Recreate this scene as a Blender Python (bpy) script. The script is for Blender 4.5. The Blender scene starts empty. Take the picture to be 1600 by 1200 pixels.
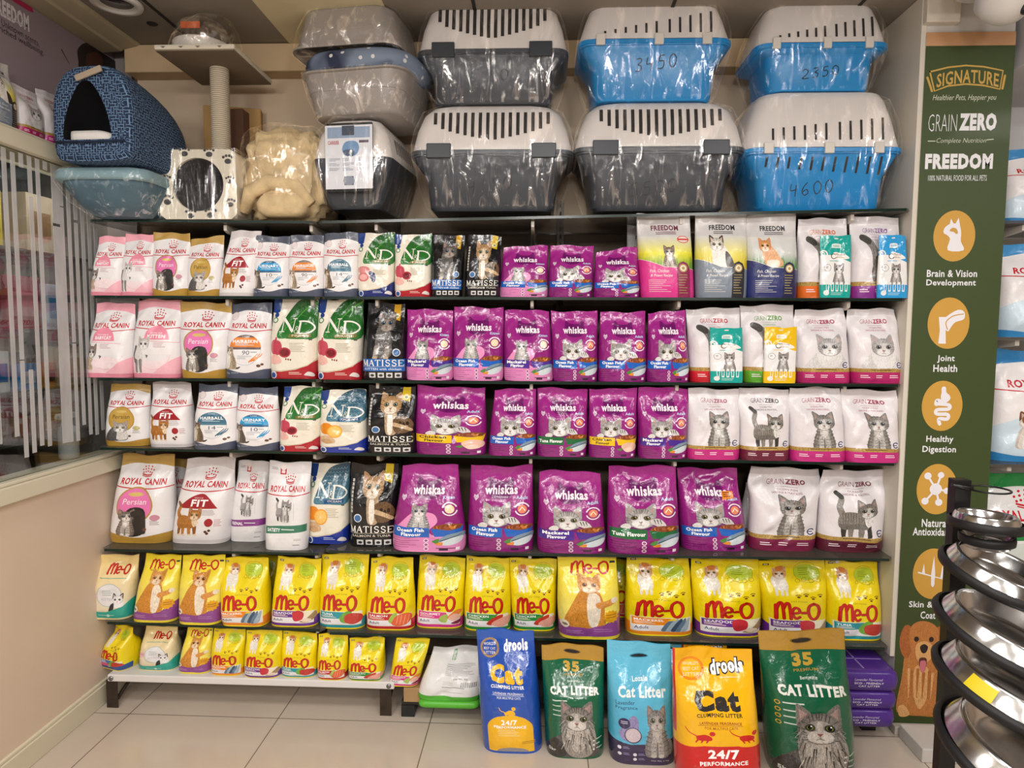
import bpy, bmesh, math, random
import numpy as np
from mathutils import Vector, Matrix
from mathutils.geometry import tessellate_polygon
SC = bpy.context.scene
COL = SC.collection

# ------------------------------------------------------------------ camera
FPX, HCAM = 1057.434, 1.45
YAW, PITCH, ROLL = math.radians(2.33722), math.radians(4.35824), math.radians(0.36191)
_cy, _sy = math.cos(YAW), math.sin(YAW)
_f = np.array([-_sy*math.cos(PITCH), _cy*math.cos(PITCH), -math.sin(PITCH)])
_r = np.array([_cy, _sy, 0.0]); _u = np.cross(_r, _f)
CR = _r*math.cos(ROLL)+_u*math.sin(ROLL); CU = -_r*math.sin(ROLL)+_u*math.cos(ROLL)
cam = bpy.data.cameras.new('camera'); cam.sensor_width = 36; cam.lens = FPX*36/1600; cam.clip_start = 0.05
camo = bpy.data.objects.new('camera', cam); COL.objects.link(camo)
camo.matrix_world = Matrix(((CR[0], CU[0], -_f[0], 0), (CR[1], CU[1], -_f[1], 0), (CR[2], CU[2], -_f[2], HCAM), (0, 0, 0, 1)))
SC.camera = camo
# ------------------------------------------------------------------ world, lights, exposure
wd = bpy.data.worlds.new('shop_air'); SC.world = wd; wd.use_nodes = True
wd.node_tree.nodes['Background'].inputs[0].default_value = (1.0, 0.97, 0.94, 1)
wd.node_tree.nodes['Background'].inputs[1].default_value = 0.30
SC.view_settings.view_transform = 'Standard'; SC.view_settings.look = 'None'
SC.view_settings.exposure = -0.98; SC.view_settings.gamma = 1; SC.view_settings.use_curve_mapping = False
def area(x, y, z, sx, sy, power, col=(1, .965, .925), rot=(0, 0, 0)):
    l = bpy.data.lights.new('ceiling_or_fill_light', 'AREA'); l.shape = 'RECTANGLE'; l.size = sx; l.size_y = sy
    l.energy = power; l.color = col
    o = bpy.data.objects.new('ceiling_or_fill_light', l); o.location = (x, y, z); o.rotation_euler = rot; COL.objects.link(o)
for lx in (-1.15, 0.05, 1.25):
    for ly, pw in ((-0.5, 34), (0.8, 24)):
        area(lx, ly, 2.585, 0.5, 0.5, pw)
    area(lx*1.1, -1.5, 2.30, 0.5, 0.35, 46, rot=(math.radians(62), 0, 0))  # added fill lamps tilted towards the shelf wall, not ceiling panels
area(2.55, 1.0, 2.585, 0.45, 0.45, 26)  # fill lamp added to brighten the far wall past the column
area(-1.80, 2.0, 2.015, 0.10, 1.6, 9.0, rot=(0, math.radians(32), 0))  # strip lamp added to brighten the stock behind the glass

# ------------------------------------------------------------------ pixel helpers (photo frame 1600 x 1200)
def ray(x, y): return CR*((x-800)/FPX)-CU*((y-600)/FPX)+_f
def ony(x, y, Y):
    d = ray(x, y); return d*(Y/d[1])+np.array([0, 0, HCAM])
def onz(x, y, Z):
    d = ray(x, y); return d*((Z-HCAM)/d[2])+np.array([0, 0, HCAM])
def onx(x, y, X):
    d = ray(x, y); return d*(X/d[0])+np.array([0, 0, HCAM])

# ------------------------------------------------------------------ colours, materials
def lin(h):
    if not isinstance(h, str): return tuple(h)
    h = h.lstrip('#')
    if len(h) == 3: h = ''.join(c*2 for c in h)
    o = []
    for k in (0, 2, 4):
        c = int(h[k:k+2], 16)/255
        o.append(c/12.92 if c <= .04045 else ((c+.055)/1.055)**2.4)
    return tuple(o)
def nt(name):
    m = bpy.data.materials.new(name); m.use_nodes = True
    t = m.node_tree; b = t.nodes['Principled BSDF']
    return m, t, b
def coords(t, scale=(1, 1, 1), kind='Object', rot=(0, 0, 0)):
    c = t.nodes.new('ShaderNodeTexCoord'); mp = t.nodes.new('ShaderNodeMapping')
    mp.inputs['Scale'].default_value = scale; mp.inputs['Rotation'].default_value = rot
    t.links.new(c.outputs[kind], mp.inputs['Vector']); return mp.outputs[0]
def noise(t, vec, scale, detail=2, dist=0, rough=.5):
    n = t.nodes.new('ShaderNodeTexNoise'); n.inputs['Scale'].default_value = scale; n.inputs['Detail'].default_value = detail
    n.inputs['Distortion'].default_value = dist; n.inputs['Roughness'].default_value = rough
    t.links.new(vec, n.inputs['Vector']); return n.outputs['Fac']
def ramp(t, fac, stops, interp='LINEAR'):
    r = t.nodes.new('ShaderNodeValToRGB'); e = r.color_ramp.elements; r.color_ramp.interpolation = interp
    e[0].position, e[0].color = stops[0][0], (*lin(stops[0][1]), 1)
    e[1].position, e[1].color = stops[1][0], (*lin(stops[1][1]), 1)
    for p, c in stops[2:]:
        q = e.new(p); q.color = (*lin(c), 1)
    t.links.new(fac, r.inputs[0]); return r.outputs[0]
def math_(t, op, a, b):
    m = t.nodes.new('ShaderNodeMath'); m.operation = op
    for k, v in enumerate((a, b)):
        if isinstance(v, (int, float)): m.inputs[k].default_value = v
        else: t.links.new(v, m.inputs[k])
    return m.outputs[0]
def bump(t, b, h, strength, dist=.002):
    n = t.nodes.new('ShaderNodeBump'); n.inputs['Strength'].default_value = strength; n.inputs['Distance'].default_value = dist
    t.links.new(h, n.inputs['Height']); t.links.new(n.outputs[0], b.inputs['Normal'])
_mats = {}
def mat(name, c, rough=.5, metal=0, var=.06, vscale=8, bs=0, bstr=.2, spec=.5, coat=0, trans=0, ior=1.45, stretch=(1, 1, 1)):
    if name in _mats: return _mats[name]
    m, t, b = nt(name); L = lin(c)
    v = coords(t, stretch); n = noise(t, v, vscale, 3)
    lo = tuple(max(0, x*(1-var)) for x in L); hi = tuple(min(1, x*(1+var)) for x in L)
    t.links.new(ramp(t, n, [(.3, lo), (.7, hi)]), b.inputs['Base Color'])
    b.inputs['Roughness'].default_value = rough; b.inputs['Metallic'].default_value = metal
    b.inputs['Specular IOR Level'].default_value = spec; b.inputs['Coat Weight'].default_value = coat; b.inputs['Coat Roughness'].default_value = .08
    b.inputs['Transmission Weight'].default_value = trans; b.inputs['IOR'].default_value = ior
    if bs: bump(t, b, noise(t, v, bs, 3), bstr)
    _mats[name] = m; return m
def ink(name, rough, coat, bs, bstr, spec=.5):
    """printed film: colour from the printed artwork, fine hair noise where a fur picture is printed, crinkled surface"""
    m, t, b = nt(name)
    a = t.nodes.new('ShaderNodeAttribute'); a.attribute_name = 'Col'
    fz = t.nodes.new('ShaderNodeAttribute'); fz.attribute_name = 'fur'
    n = noise(t, coords(t, (1, 1, .42)), 330, 4, .6, .65)
    k = math_(t, 'MULTIPLY', math_(t, 'SUBTRACT', n, .5), fz.outputs['Fac'])
    k = math_(t, 'ADD', math_(t, 'MULTIPLY', k, 3.4), 1.0)
    mx = t.nodes.new('ShaderNodeVectorMath'); mx.operation = 'SCALE'
    t.links.new(a.outputs['Color'], mx.inputs[0]); t.links.new(k, mx.inputs['Scale'])
    t.links.new(mx.outputs[0], b.inputs['Base Color'])
    b.inputs['Roughness'].default_value = rough; b.inputs['Coat Weight'].default_value = coat
    b.inputs['Coat Roughness'].default_value = .1; b.inputs['Specular IOR Level'].default_value = spec
    bump(t, b, noise(t, coords(t), bs, 3, .5), bstr, .004)
    return m
INK_G = ink('glossy_printed_film', .19, .4, 36, .8)
INK_M = ink('matte_printed_film', .36, .2, 32, .55)
INK_P = ink('printed_paper', .5, .05, 12, .03)
def film_mat(name, lo, hi, stretch, scale):
    m = bpy.data.materials.new(name); m.use_nodes = True; t = m.node_tree; t.nodes.clear()
    o = t.nodes.new('ShaderNodeOutputMaterial'); mx = t.nodes.new('ShaderNodeAddShader')
    tr = t.nodes.new('ShaderNodeBsdfTransparent'); tr.inputs['Color'].default_value = (.96, .96, .96, 1); gl = t.nodes.new('ShaderNodeBsdfGlossy'); gl.inputs['Roughness'].default_value = .10
    gl.inputs['Color'].default_value = (.95, .95, .95, 1)
    v = coords(t, stretch); n = noise(t, v, scale, 4, 1.2, .6)
    r = ramp(t, n, [(.52, (lo,)*3), (.70, (hi,)*3)])
    fr = t.nodes.new('ShaderNodeLayerWeight'); fr.inputs['Blend'].default_value = .5
    fac = math_(t, 'ADD', r, math_(t, 'MULTIPLY', math_(t, 'POWER', fr.outputs['Facing'], 4.0), .3))
    bm_ = t.nodes.new('ShaderNodeBump'); bm_.inputs['Strength'].default_value = 1; bm_.inputs['Distance'].default_value = .012
    t.links.new(n, bm_.inputs['Height']); t.links.new(bm_.outputs[0], gl.inputs['Normal'])
    t.links.new(fac, gl.inputs['Color']); t.links.new(tr.outputs[0], mx.inputs[0]); t.links.new(gl.outputs[0], mx.inputs[1])
    t.links.new(mx.outputs[0], o.inputs[0]); return m
FILM = film_mat('clear_stretch_wrap', .02, .55, (1.9, 1.9, .30), 14)
FILM2 = film_mat('crumpled_clear_bag', .03, .6, (1.2, 1.2, .7), 18)

# ------------------------------------------------------------------ object helpers
def link(o, parent=None):
    COL.objects.link(o)
    if parent is not None: o.parent = parent
    return o
def tag(o, label=None, cat=None, group=None, kind=None):
    if label: o['label'] = label
    if cat: o['category'] = cat
    if group: o['group'] = group
    if kind: o['kind'] = kind
    return o
def thing(name, label, cat, loc=(0, 0, 0), rz=0, group=None):
    o = bpy.data.objects.new(name, None); o.empty_display_size = .05; o.location = loc; o.rotation_euler = (0, 0, rz); link(o)
    return tag(o, label, cat, group)
class MB:
    """collects vertices and faces of one mesh"""
    def __init__(s): s.v = []; s.f = []; s.m = []; s.sm = []
    def add(s, vs, fs, mi=0, smooth=True):
        b = len(s.v); s.v += [tuple(map(float, p)) for p in vs]
        for f in fs: s.f.append(tuple(b+i for i in f)); s.m.append(mi); s.sm.append(smooth)
        return s
    def box(s, x0, x1, y0, y1, z0, z1, mi=0, M=None):
        vs = [(x, y, z) for z in (z0, z1) for y in (y0, y1) for x in (x0, x1)]
        if M is not None: vs = [tuple(M @ Vector(p)) for p in vs]
        return s.add(vs, [(0, 2, 3, 1), (4, 5, 7, 6), (0, 1, 5, 4), (2, 6, 7, 3), (0, 4, 6, 2), (1, 3, 7, 5)], mi, False)
    def loft(s, rings, mi=0, cap0=True, cap1=True, smooth=True):
        n = len(rings[0]); vs = [p for r in rings for p in r]; fs = []
        for k in range(len(rings)-1):
            for i in range(n):
                j = (i+1) % n; fs.append((k*n+i, k*n+j, (k+1)*n+j, (k+1)*n+i))
        if cap0: fs.append(tuple(reversed(range(n))))
        if cap1: fs.append(tuple((len(rings)-1)*n+i for i in range(n)))
        return s.add(vs, fs, mi, smooth)
    def lathe(s, prof, n=40, c=(0, 0, 0), M=None, mi=0, cap=False):
        rings = []
        for r, z in prof:
            ring = [(c[0]+r*math.cos(2*math.pi*i/n), c[1]+r*math.sin(2*math.pi*i/n), c[2]+z) for i in range(n)]
            if M is not None: ring = [tuple(M @ Vector(p)) for p in ring]
            rings.append(ring)
        return s.loft(rings, mi, cap, cap)
    def tube(s, pts, r, n=8, mi=0):
        pts = [Vector(p) for p in pts]; rings = []
        for i, p in enumerate(pts):
            d = (pts[min(i+1, len(pts)-1)]-pts[max(i-1, 0)]).normalized()
            a = d.cross(Vector((0, 0, 1))) if abs(d.z) < .95 else d.cross(Vector((1, 0, 0)))
            a.normalize(); b = d.cross(a); rr = r[i] if isinstance(r, (list, tuple)) else r
            rings.append([tuple(p+a*rr*math.cos(2*math.pi*k/n)+b*rr*math.sin(2*math.pi*k/n)) for k in range(n)])
        return s.loft(rings, mi)
    def build(s, name, mats, parent=None, bevel=0, bseg=2, subsurf=0, solid=0, auto=None):
        me = bpy.data.meshes.new(name); me.from_pydata(s.v, [], s.f)
        for m in (mats if isinstance(mats, (list, tuple)) else [mats]): me.materials.append(m)
        me.polygons.foreach_set('material_index', s.m); me.polygons.foreach_set('use_smooth', s.sm); me.update()
        if auto is not None: me.set_sharp_from_angle(angle=math.radians(auto))
        o = bpy.data.objects.new(name, me); link(o, parent)
        if solid:
            md = o.modifiers.new('thick', 'SOLIDIFY'); md.thickness = solid; md.offset = 0
        if bevel:
            md = o.modifiers.new('edge', 'BEVEL'); md.width = bevel; md.segments = bseg; md.limit_method = 'ANGLE'; md.harden_normals = False
        if subsurf:
            md = o.modifiers.new('smooth', 'SUBSURF'); md.levels = subsurf; md.render_levels = subsurf
        return o
def rrect(hx, hy, r, n=5, cx=0, cy=0, z=0):
    out = []; r = min(r, hx, hy)
    for q, (sx, sy) in enumerate(((1, 1), (-1, 1), (-1, -1), (1, -1))):
        for k in range(n+1):
            a = math.pi/2*(q+k/n)
            out.append((cx+sx*(hx-r)+r*math.cos(a), cy+sy*(hy-r)+r*math.sin(a), z))
    return out
def struct(name, mb, mats, **k):
    o = mb.build(name, mats, **k); o['kind'] = 'structure'; return o
def sstep(a, b, x):
    t = np.clip((x-a)/(b-a), 0, 1); return t*t*(3-2*t)

# ------------------------------------------------------------------ printed artwork (flat shapes in a 0..1 panel)
_fcache = {}
def glyphs(s, bold=0.0, sh=0.0, sp=None):
    key = (s, round(bold, 4), sh, sp)
    if key not in _fcache:
        cu = bpy.data.curves.new('lettering', 'FONT'); cu.body = s; cu.resolution_u = 2; cu.offset = bold; cu.shear = sh; cu.fill_mode = 'FRONT'; cu.space_character = sp or 1+max(0, bold)*2.6
        o = bpy.data.objects.new('lettering', cu); COL.objects.link(o)
        dg = bpy.context.evaluated_depsgraph_get(); me = o.evaluated_get(dg).to_mesh()
        V = np.array([v.co[:2] for v in me.vertices]).reshape(-1, 2); me.calc_loop_triangles()
        F = np.array([t.vertices[:] for t in me.loop_triangles]).reshape(-1, 3)
        o.evaluated_get(dg).to_mesh_clear(); bpy.data.objects.remove(o); bpy.data.curves.remove(cu)
        V = V-V.min(0); V = V/np.maximum(V.max(0), 1e-6); _fcache[key] = (V, F)
    return _fcache[key]
def catmull(pts, closed=True, k=5):
    P = np.array(pts, float); n = len(P); out = []
    rng = range(n) if closed else range(n-1)
    for i in rng:
        if closed: a, b, c, d = P[i-1], P[i], P[(i+1) % n], P[(i+2) % n]
        else: a, b, c, d = P[max(i-1, 0)], P[i], P[i+1], P[min(i+2, n-1)]
        for j in range(k):
            t = j/k; out.append(.5*((2*b)+(c-a)*t+(2*a-5*b+4*c-d)*t*t+(3*b-a-3*c+d)*t**3))
    if not closed: out.append(P[-1])
    return np.array(out)
class Art:
    def __init__(s, asp=.66): s.E = []; s.T = (0., 0., 1., 1.); s.asp = asp
    def sub(s, x0, y0, x1, y1):
        a = Art(s.asp); a.E = s.E; t = s.T
        a.T = (t[0]+x0*t[2], t[1]+y0*t[3], (x1-x0)*t[2], (y1-y0)*t[3]); return a
    def w(s, p):
        p = np.asarray(p, float).reshape(-1, 2); return p*np.array(s.T[2:])+np.array(s.T[:2])
    def raw(s, V, F, c, fur=0.):
        V = np.asarray(V, float); F = np.asarray(F, int).reshape(-1, 3)
        if not len(F): return s
        C = np.asarray(c, float)
        if C.ndim == 1: C = np.tile(C[:3], (len(V), 1))
        s.E.append((V, F, C, np.full(len(V), float(fur)))); return s
    def poly(s, pts, c, fur=0., c1=None):
        V = s.w(pts); tri = tessellate_polygon([[Vector((p[0], p[1], 0)) for p in V]])
        C = lin(c)
        if c1 is not None:
            y = V[:, 1]; t = (y-y.min())/max(1e-6, y.max()-y.min()); C = np.outer(1-t, lin(c))+np.outer(t, lin(c1))
        return s.raw(V, tri, C, fur)
    def blob(s, pts, c, fur=0., k=4, c1=None): return s.poly(catmull(pts, True, k), c, fur, c1)
    def rect(s, x0, y0, x1, y1, c, fur=0., c1=None): return s.poly([(x0, y0), (x1, y0), (x1, y1), (x0, y1)], c, fur, c1)
    def ell(s, cx, cy, rx, ry, c, fur=0., n=18, a0=0, a1=360):
        a = np.radians(np.linspace(a0, a1, n, endpoint=(a1-a0) < 360)); return s.poly(np.c_[cx+rx*np.cos(a), cy+ry*np.sin(a)], c, fur)
    def disc(s, cx, cy, r, c, fur=0., n=20): return s.ell(cx, cy, r, r*s.asp*s.T[2]/s.T[3], c, fur, n)
    def ring(s, cx, cy, r, wd, c, a0=0, a1=360):
        k = s.asp*s.T[2]/s.T[3]; a = np.radians(np.linspace(a0, a1, 25)); return s.stroke(np.c_[cx+r*np.cos(a), cy+r*k*np.sin(a)], wd, c)
    def stroke(s, pts, wd, c, w1=None, fur=0., smooth=False, cap=True):
        """ribbon; wd in fractions of the local box height"""
        if smooth: pts = catmull(pts, False, 5)
        P = s.w(pts)*np.array([s.asp, 1]); n = len(P); wd = wd*s.T[3]; w1 = wd if w1 is None else w1*s.T[3]
        d = np.gradient(P, axis=0); d /= np.maximum(np.linalg.norm(d, axis=1), 1e-9)[:, None]; nn = np.c_[-d[:, 1], d[:, 0]]
        ww = np.linspace(wd, w1, n)[:, None]/2
        V = [*(P+nn*ww), *(P-nn*ww)]; F = []
        for i in range(n-1): F += [(i, i+1, n+i+1), (i, n+i+1, n+i)]
        if cap:
            for e, sg in ((0, -1), (n-1, 1)):
                if ww[e, 0] < 1e-5: continue
                b = len(V); V.append(P[e]); a0 = math.atan2(nn[e, 1], nn[e, 0])
                for k in range(7):
                    a = a0-sg*math.pi*k/6; V.append(P[e]+ww[e, 0]*np.array([math.cos(a), math.sin(a)]))
                F += [(b, b+1+k, b+2+k) for k in range(6)]
        return s.raw(np.array(V)/np.array([s.asp, 1]), F, lin(c), fur)
    def text(s, st, x0, y0, x1, y1, c, bold=.03, sh=0., warp=None, sp=None):
        V, F = glyphs(st, bold, sh, sp); V = V*np.array([x1-x0, y1-y0])+np.array([x0, y0])
        if warp: V = np.array([warp(p) for p in V])
        return s.raw(s.w(V), F, lin(c))
    def bars(s, x0, y0, x1, y1, n, c, seed=0, fill=.42):
        """rows of print too small to read"""
        R = random.Random(seed); h = (y1-y0)/n
        for k in range(n):
            s.rect(x0, y1-(k+fill)*h, x0+(x1-x0)*R.uniform(.55, 1), y1-k*h, c)
        return s

# serif capitals as strokes: (points, thick)
SERIF = {
 'M': [([(.08, 0), (.12, 1)], 0), ([(.12, 1), (.5, .05)], 1), ([(.5, .05), (.86, 1)], 0), ([(.86, 1), (.9, 0)], 1), ([(-.02, 0), (.2, 0)], 0), ([(.78, 0), (1.02, 0)], 0), ([(0, 1), (.14, 1)], 0), ([(.86, 1), (1, 1)], 0)],
 'A': [([(.08, 0), (.5, 1)], 0), ([(.5, 1), (.9, 0)], 1), ([(.24, .36), (.74, .36)], 0), ([(-.02, 0), (.2, 0)], 0), ([(.76, 0), (1.02, 0)], 0)],
 'T': [([(.5, 0), (.5, 1)], 1), ([(.02, .97), (.98, .97)], 0), ([(.02, .97), (.02, .78)], 0), ([(.98, .97), (.98, .78)], 0), ([(.36, 0), (.64, 0)], 0)],
 'I': [([(.5, 0), (.5, 1)], 1), ([(.3, 0), (.7, 0)], 0), ([(.3, 1), (.7, 1)], 0)],
 'S': [([(.86, .78), (.72, .96), (.4, .98), (.18, .8), (.3, .58), (.7, .44), (.86, .24), (.66, .02), (.34, .02), (.12, .22)], .6)],
 'E': [([(.2, 0), (.2, 1)], 1), ([(.06, .98), (.9, .98)], 0), ([(.06, .02), (.95, .02)], 0), ([(.2, .5), (.7, .5)], 0), ([(.9, .98), (.9, .78)], 0), ([(.95, .02), (.95, .24)], 0)],
 'N': [([(.12, 0), (.12, 1)], 0), ([(.12, 1), (.88, 0)], 1.2), ([(.88, 0), (.88, 1)], 0), ([(-.04, 0), (.28, 0)], 0), ([(-.04, 1), (.16, 1)], 0), ([(.72, 1), (1.04, 1)], 0)],
 'D': [([(.14, 0), (.14, 1)], 1.1), ([(.02, .98), (.5, .98), (.84, .8), (.98, .5), (.84, .2), (.5, .02), (.02, .02)], .5)],
 '&': [([(.95, .1), (.35, .75), (.5, .98), (.68, .8), (.2, .35), (.35, .03), (.7, .1), (.95, .5)], .4)],
}
def serif(A, st, x0, y0, x1, y1, c, tk=.16, th=.05, gap=.16):
    n = sum(.5 if ch == 'I' else 1 for ch in st)+gap*(len(st)-1); w = (x1-x0)/n; x = x0
    for ch in st:
        cw = w*(.5 if ch == 'I' else 1); a = A.sub(x, y0, x+cw, y1)
        for pts, k in SERIF[ch]:
            if ch == 'I': pts = [(.5+(px-.5)*1.6, py) for px, py in pts]
            a.stroke(pts, th+(tk-th)*k, c, smooth=len(pts) > 3, cap=False)
        x += cw+gap*w

# ------------------------------------------------------------------ printed pictures of cats and dogs
def mixc(a, b, t):
    a, b = lin(a), lin(b); return tuple(x+(y-x)*t for x, y in zip(a, b))
HB = [(.5, .80), (.22, .74), (.04, .50), (.03, .30), (.16, .12), (.5, .01), (.84, .12), (.97, .30), (.96, .50), (.78, .74)]
def head(A, x0, y0, x1, y1, b, d, l, eye='#8f7c34', fur=.7, pink='#b08a84', stripes=True, eyes=.86, ear=None):
    a = A.sub(x0, y0, x1, y1); ear = ear or mixc(b, d, .25); fur = min(1, fur*1.15)
    for sx in (-1, 1):
        X = lambda x: .5+sx*x
        a.blob([(X(.46), .44), (X(.49), .78), (X(.46), .99), (X(.32), .93), (X(.16), .78), (X(.14), .6)], ear, fur, 3)
        a.poly([(X(.41), .60), (X(.43), .90), (X(.24), .76)], mixc(pink, b, .35), .5)
    a.blob(HB, mixc(b, d, .30), fur); a.blob([(.5+(x-.5)*.86, .42+(y-.42)*.87) for x, y in HB], mixc(b, d, .06), fur); a.blob([(.5+(x-.5)*.62, .36+(y-.40)*.62) for x, y in HB], mixc(b, l, .3), fur)
    a.ell(.5, .20, .28, .17, mixc(l, b, .2), fur*.6); a.ell(.5, .19, .20, .13, l, fur*.5); a.ell(.5, .36, .075, .24, mixc(l, b, .35), fur*.6)
    if stripes:
        sc = mixc(d, b, .30)
        for px, py, qx, qy in ((.5, .79, .5, .60), (.43, .80, .455, .62), (.57, .80, .545, .62), (.34, .77, .38, .60), (.66, .77, .62, .60), (.27, .72, .31, .58), (.73, .72, .69, .58), (.04, .44, .22, .37), (.96, .44, .78, .37), (.06, .34, .22, .30), (.94, .34, .78, .30), (.10, .24, .22, .23), (.90, .24, .78, .23), (.12, .60, .25, .53), (.88, .60, .75, .53)):
            a.stroke([(px, py), (qx, qy)], .036, sc, .008, fur*.8)
    for sx in (-1, 1):
        ex = .5+sx*.205
        a.ell(ex, .43, .135*eyes, .110*eyes, mixc(b, d, .75), fur*.5, 12); a.ell(ex, .43, .112*eyes, .090*eyes, '#17120f', 0, 12); a.ell(ex, .432, .088*eyes, .072*eyes, eye, 0, 12)
        a.ell(ex, .432, .056*eyes, .068*eyes, '#070707', 0, 10); a.ell(ex+.028, .465, .018, .018, '#ffffff', 0, 8)
    a.poly([(.43, .285), (.57, .285), (.5, .21)], mixc('#a8605c', d, .3)); a.stroke([(.5, .22), (.5, .16), (.41, .125)], .016, mixc(d, l, .2)); a.stroke([(.5, .16), (.59, .125)], .016, mixc(d, l, .2))
    for sx in (-1, 1):
        for q in (0, 1, 2): a.stroke([(.5+sx*.2, .2-.03*q), (.5+sx*.55, .28-.11*q)], .006, '#f4f4f4', .002)
def sit_front(A, x0, y0, x1, y1, b, d, l, eye='#8f9a4a', fur=.7, hs=.62, stripes=True, tail=True, **k):
    """cat sitting and facing out"""
    a = A.sub(x0, y0, x1, y1); fur = min(1, fur*1.1)
    if tail: a.stroke([(.80, .08), (.97, .10), (.99, .24), (.90, .34)], .09, b, .04, fur, True)
    BB = [(.30, .62), (.70, .62), (.84, .40), (.93, .16), (.86, .01), (.5, 0), (.14, .01), (.07, .16), (.16, .40)]
    a.blob(BB, mixc(b, d, .40), fur); a.blob([(.5+(x-.5)*.82, y) for x, y in BB], mixc(b, d, .12), fur); a.blob([(.5+(x-.5)*.55, y) for x, y in BB], mixc(b, l, .25), fur)
    if stripes:
        for s in (-1, 1):
            for q in range(5): a.stroke([(.5+s*(.32+.03*q), .50-.085*q), (.5+s*.16, .45-.085*q)], .022, mixc(d, b, .3), .006, fur*.8)
    a.blob([(.36, .60), (.64, .60), (.66, .44), (.56, .28), (.44, .28), (.34, .44)], mixc(l, b, .3), fur); a.blob([(.42, .56), (.58, .56), (.58, .44), (.5, .34), (.42, .44)], l, fur*.8)
    for s in (-1, 1):
        a.blob([(.5+s*.05, .34), (.5+s*.19, .34), (.5+s*.21, .06), (.5+s*.20, .0), (.5+s*.05, .0), (.5+s*.05, .1)], mixc(b, l, .45 if stripes else .9), fur)
        a.ell(.5+s*.13, .03, .10, .035, l, fur*.5, 12)
        if stripes:
            for q in (0, 1, 2): a.stroke([(.5+s*.06, .28-.075*q), (.5+s*.2, .27-.075*q)], .014, mixc(d, b, .4), .006, fur*.6)
    a.stroke([(.5, .30), (.5, .02)], .02, mixc(b, d, .6), .03, fur*.5)
    head(a, .5-hs/2, .50, .5+hs/2, 1.0, b, d, l, eye, fur, stripes=stripes, **k)
def sit_side(A, x0, y0, x1, y1, b, d, l, fur=.7, flip=False, eye='#b9a040'):
    """cat sitting in profile, head at top, tail along the ground"""
    a = A.sub(*((x1, y0, x0, y1) if flip else (x0, y0, x1, y1)))
    a.stroke([(.62, .06), (.85, .05), (.98, .10)], .10, d, .05, fur, True)
    a.blob([(.30, .78), (.50, .74), (.66, .50), (.78, .22), (.72, .02), (.40, .0), (.16, .01), (.16, .12), (.22, .4), (.20, .62)], b, fur)
    a.blob([(.24, .62), (.36, .56), (.36, .3), (.30, .08), (.18, .06), (.20, .3)], l, fur)
    a.blob([(.50, .70), (.64, .48), (.74, .22), (.68, .05), (.52, .05), (.5, .3)], mixc(b, d, .45), fur)
    for q in range(4): a.stroke([(.68, .46-.1*q), (.48, .44-.1*q)], .025, mixc(d, b, .25), .008, fur*.7)
    head(a, .08, .62, .56, 1.0, b, d, l, eye, fur)
def walk(A, x0, y0, x1, y1, b, d, l, fur=.7, tailup=True, eye='#b9a040'):
    """cat standing, body turned, tail up, head to one side"""
    a = A.sub(x0, y0, x1, y1)
    if tailup: a.stroke([(.22, .50), (.14, .70), (.20, .88), (.10, .985)], .12, b, .09, fur, True); a.stroke([(.2, .9), (.10, .985)], .10, d, .08, fur)
    for px, c in ((.24, d), (.40, b), (.62, b), (.80, d)): a.stroke([(px, .36), (px+.01, .16), (px+.02, .04)], .12, c, .075, fur); a.ell(px+.04, .03, .06, .03, l, fur*.5, 10)
    a.blob([(.14, .52), (.30, .60), (.60, .58), (.84, .56), (.90, .36), (.74, .24), (.50, .24), (.24, .22), (.12, .32)], b, fur)
    a.blob([(.16, .34), (.40, .34), (.70, .34), (.74, .24), (.50, .235), (.24, .215), (.13, .3)], mixc(b, d, .4), fur)
    for q in range(9): a.stroke([(.20+.06*q, .575), (.22+.06*q, .36)], .016, mixc(d, b, .3), .006, fur*.8)
    a.blob([(.72, .56), (.90, .52), (.90, .34), (.78, .28), (.70, .40)], l, fur)
    head(a, .52, .46, 1.0, .86, b, d, l, eye, fur)
def paws(A, pts, c):
    for x, y, r in pts:
        k = A.asp*A.T[2]/A.T[3]; A.ell(x, y-r*k*.2, r*.95, r*k*.7, c, 0, 12)
        for q in (-1, -.36, .36, 1): A.disc(x+q*r*1.2, y+r*k*(1.45-.55*abs(q)), r*.40, c, 0, 8)
# ------------------------------------------------------------------ the printed designs of the bags
RED = '#c4202f'; WHITE = '#ece9ea'; DK = '#2c2a30'
def crown(A, cx, cy, w, c=RED):
    h = w*.62*A.asp
    for k in range(5):
        t = (k-2)/2; x = cx+t*w*.5
        for r in range(3 if k in (1, 2, 3) else 2):
            A.disc(x-t*w*.08*(2-r), cy+h*(.30+.30*r)-abs(t)*h*.16+h*.05, w*.058, c, 0, 8)
    A.stroke([(cx-w*.36, cy+h*.02), (cx, cy-h*.08), (cx+w*.36, cy+h*.02)], h*.13, c, smooth=True)
    A.stroke([(cx-w*.33, cy-h*.14), (cx, cy-h*.24), (cx+w*.33, cy-h*.14)], h*.09, c, smooth=True)
def rc_base(seal, band, bandh=.12, top=.90):
    A = Art(.66)
    if band: A.poly([(0, 0), (1, 0), *[(1-t, bandh*(.78+.22*math.cos(2*math.pi*t))) for t in np.linspace(0, 1, 13)]], band)
    if seal: A.poly([(0, 1), (0, top-.045), *[(t, top-.045+.05*math.sin(math.pi*t)) for t in np.linspace(0, 1, 13)], (1, 1)], seal)
    crown(A, .55, .775, .26)
    A.text('ROYAL CANIN', .12, .665, .92, .735, RED, .035)
    A.stroke([(.0, .648), (.3, .632), (.55, .622), (.8, .632), (1, .648)], .011, RED, smooth=True)
    return A
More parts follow.
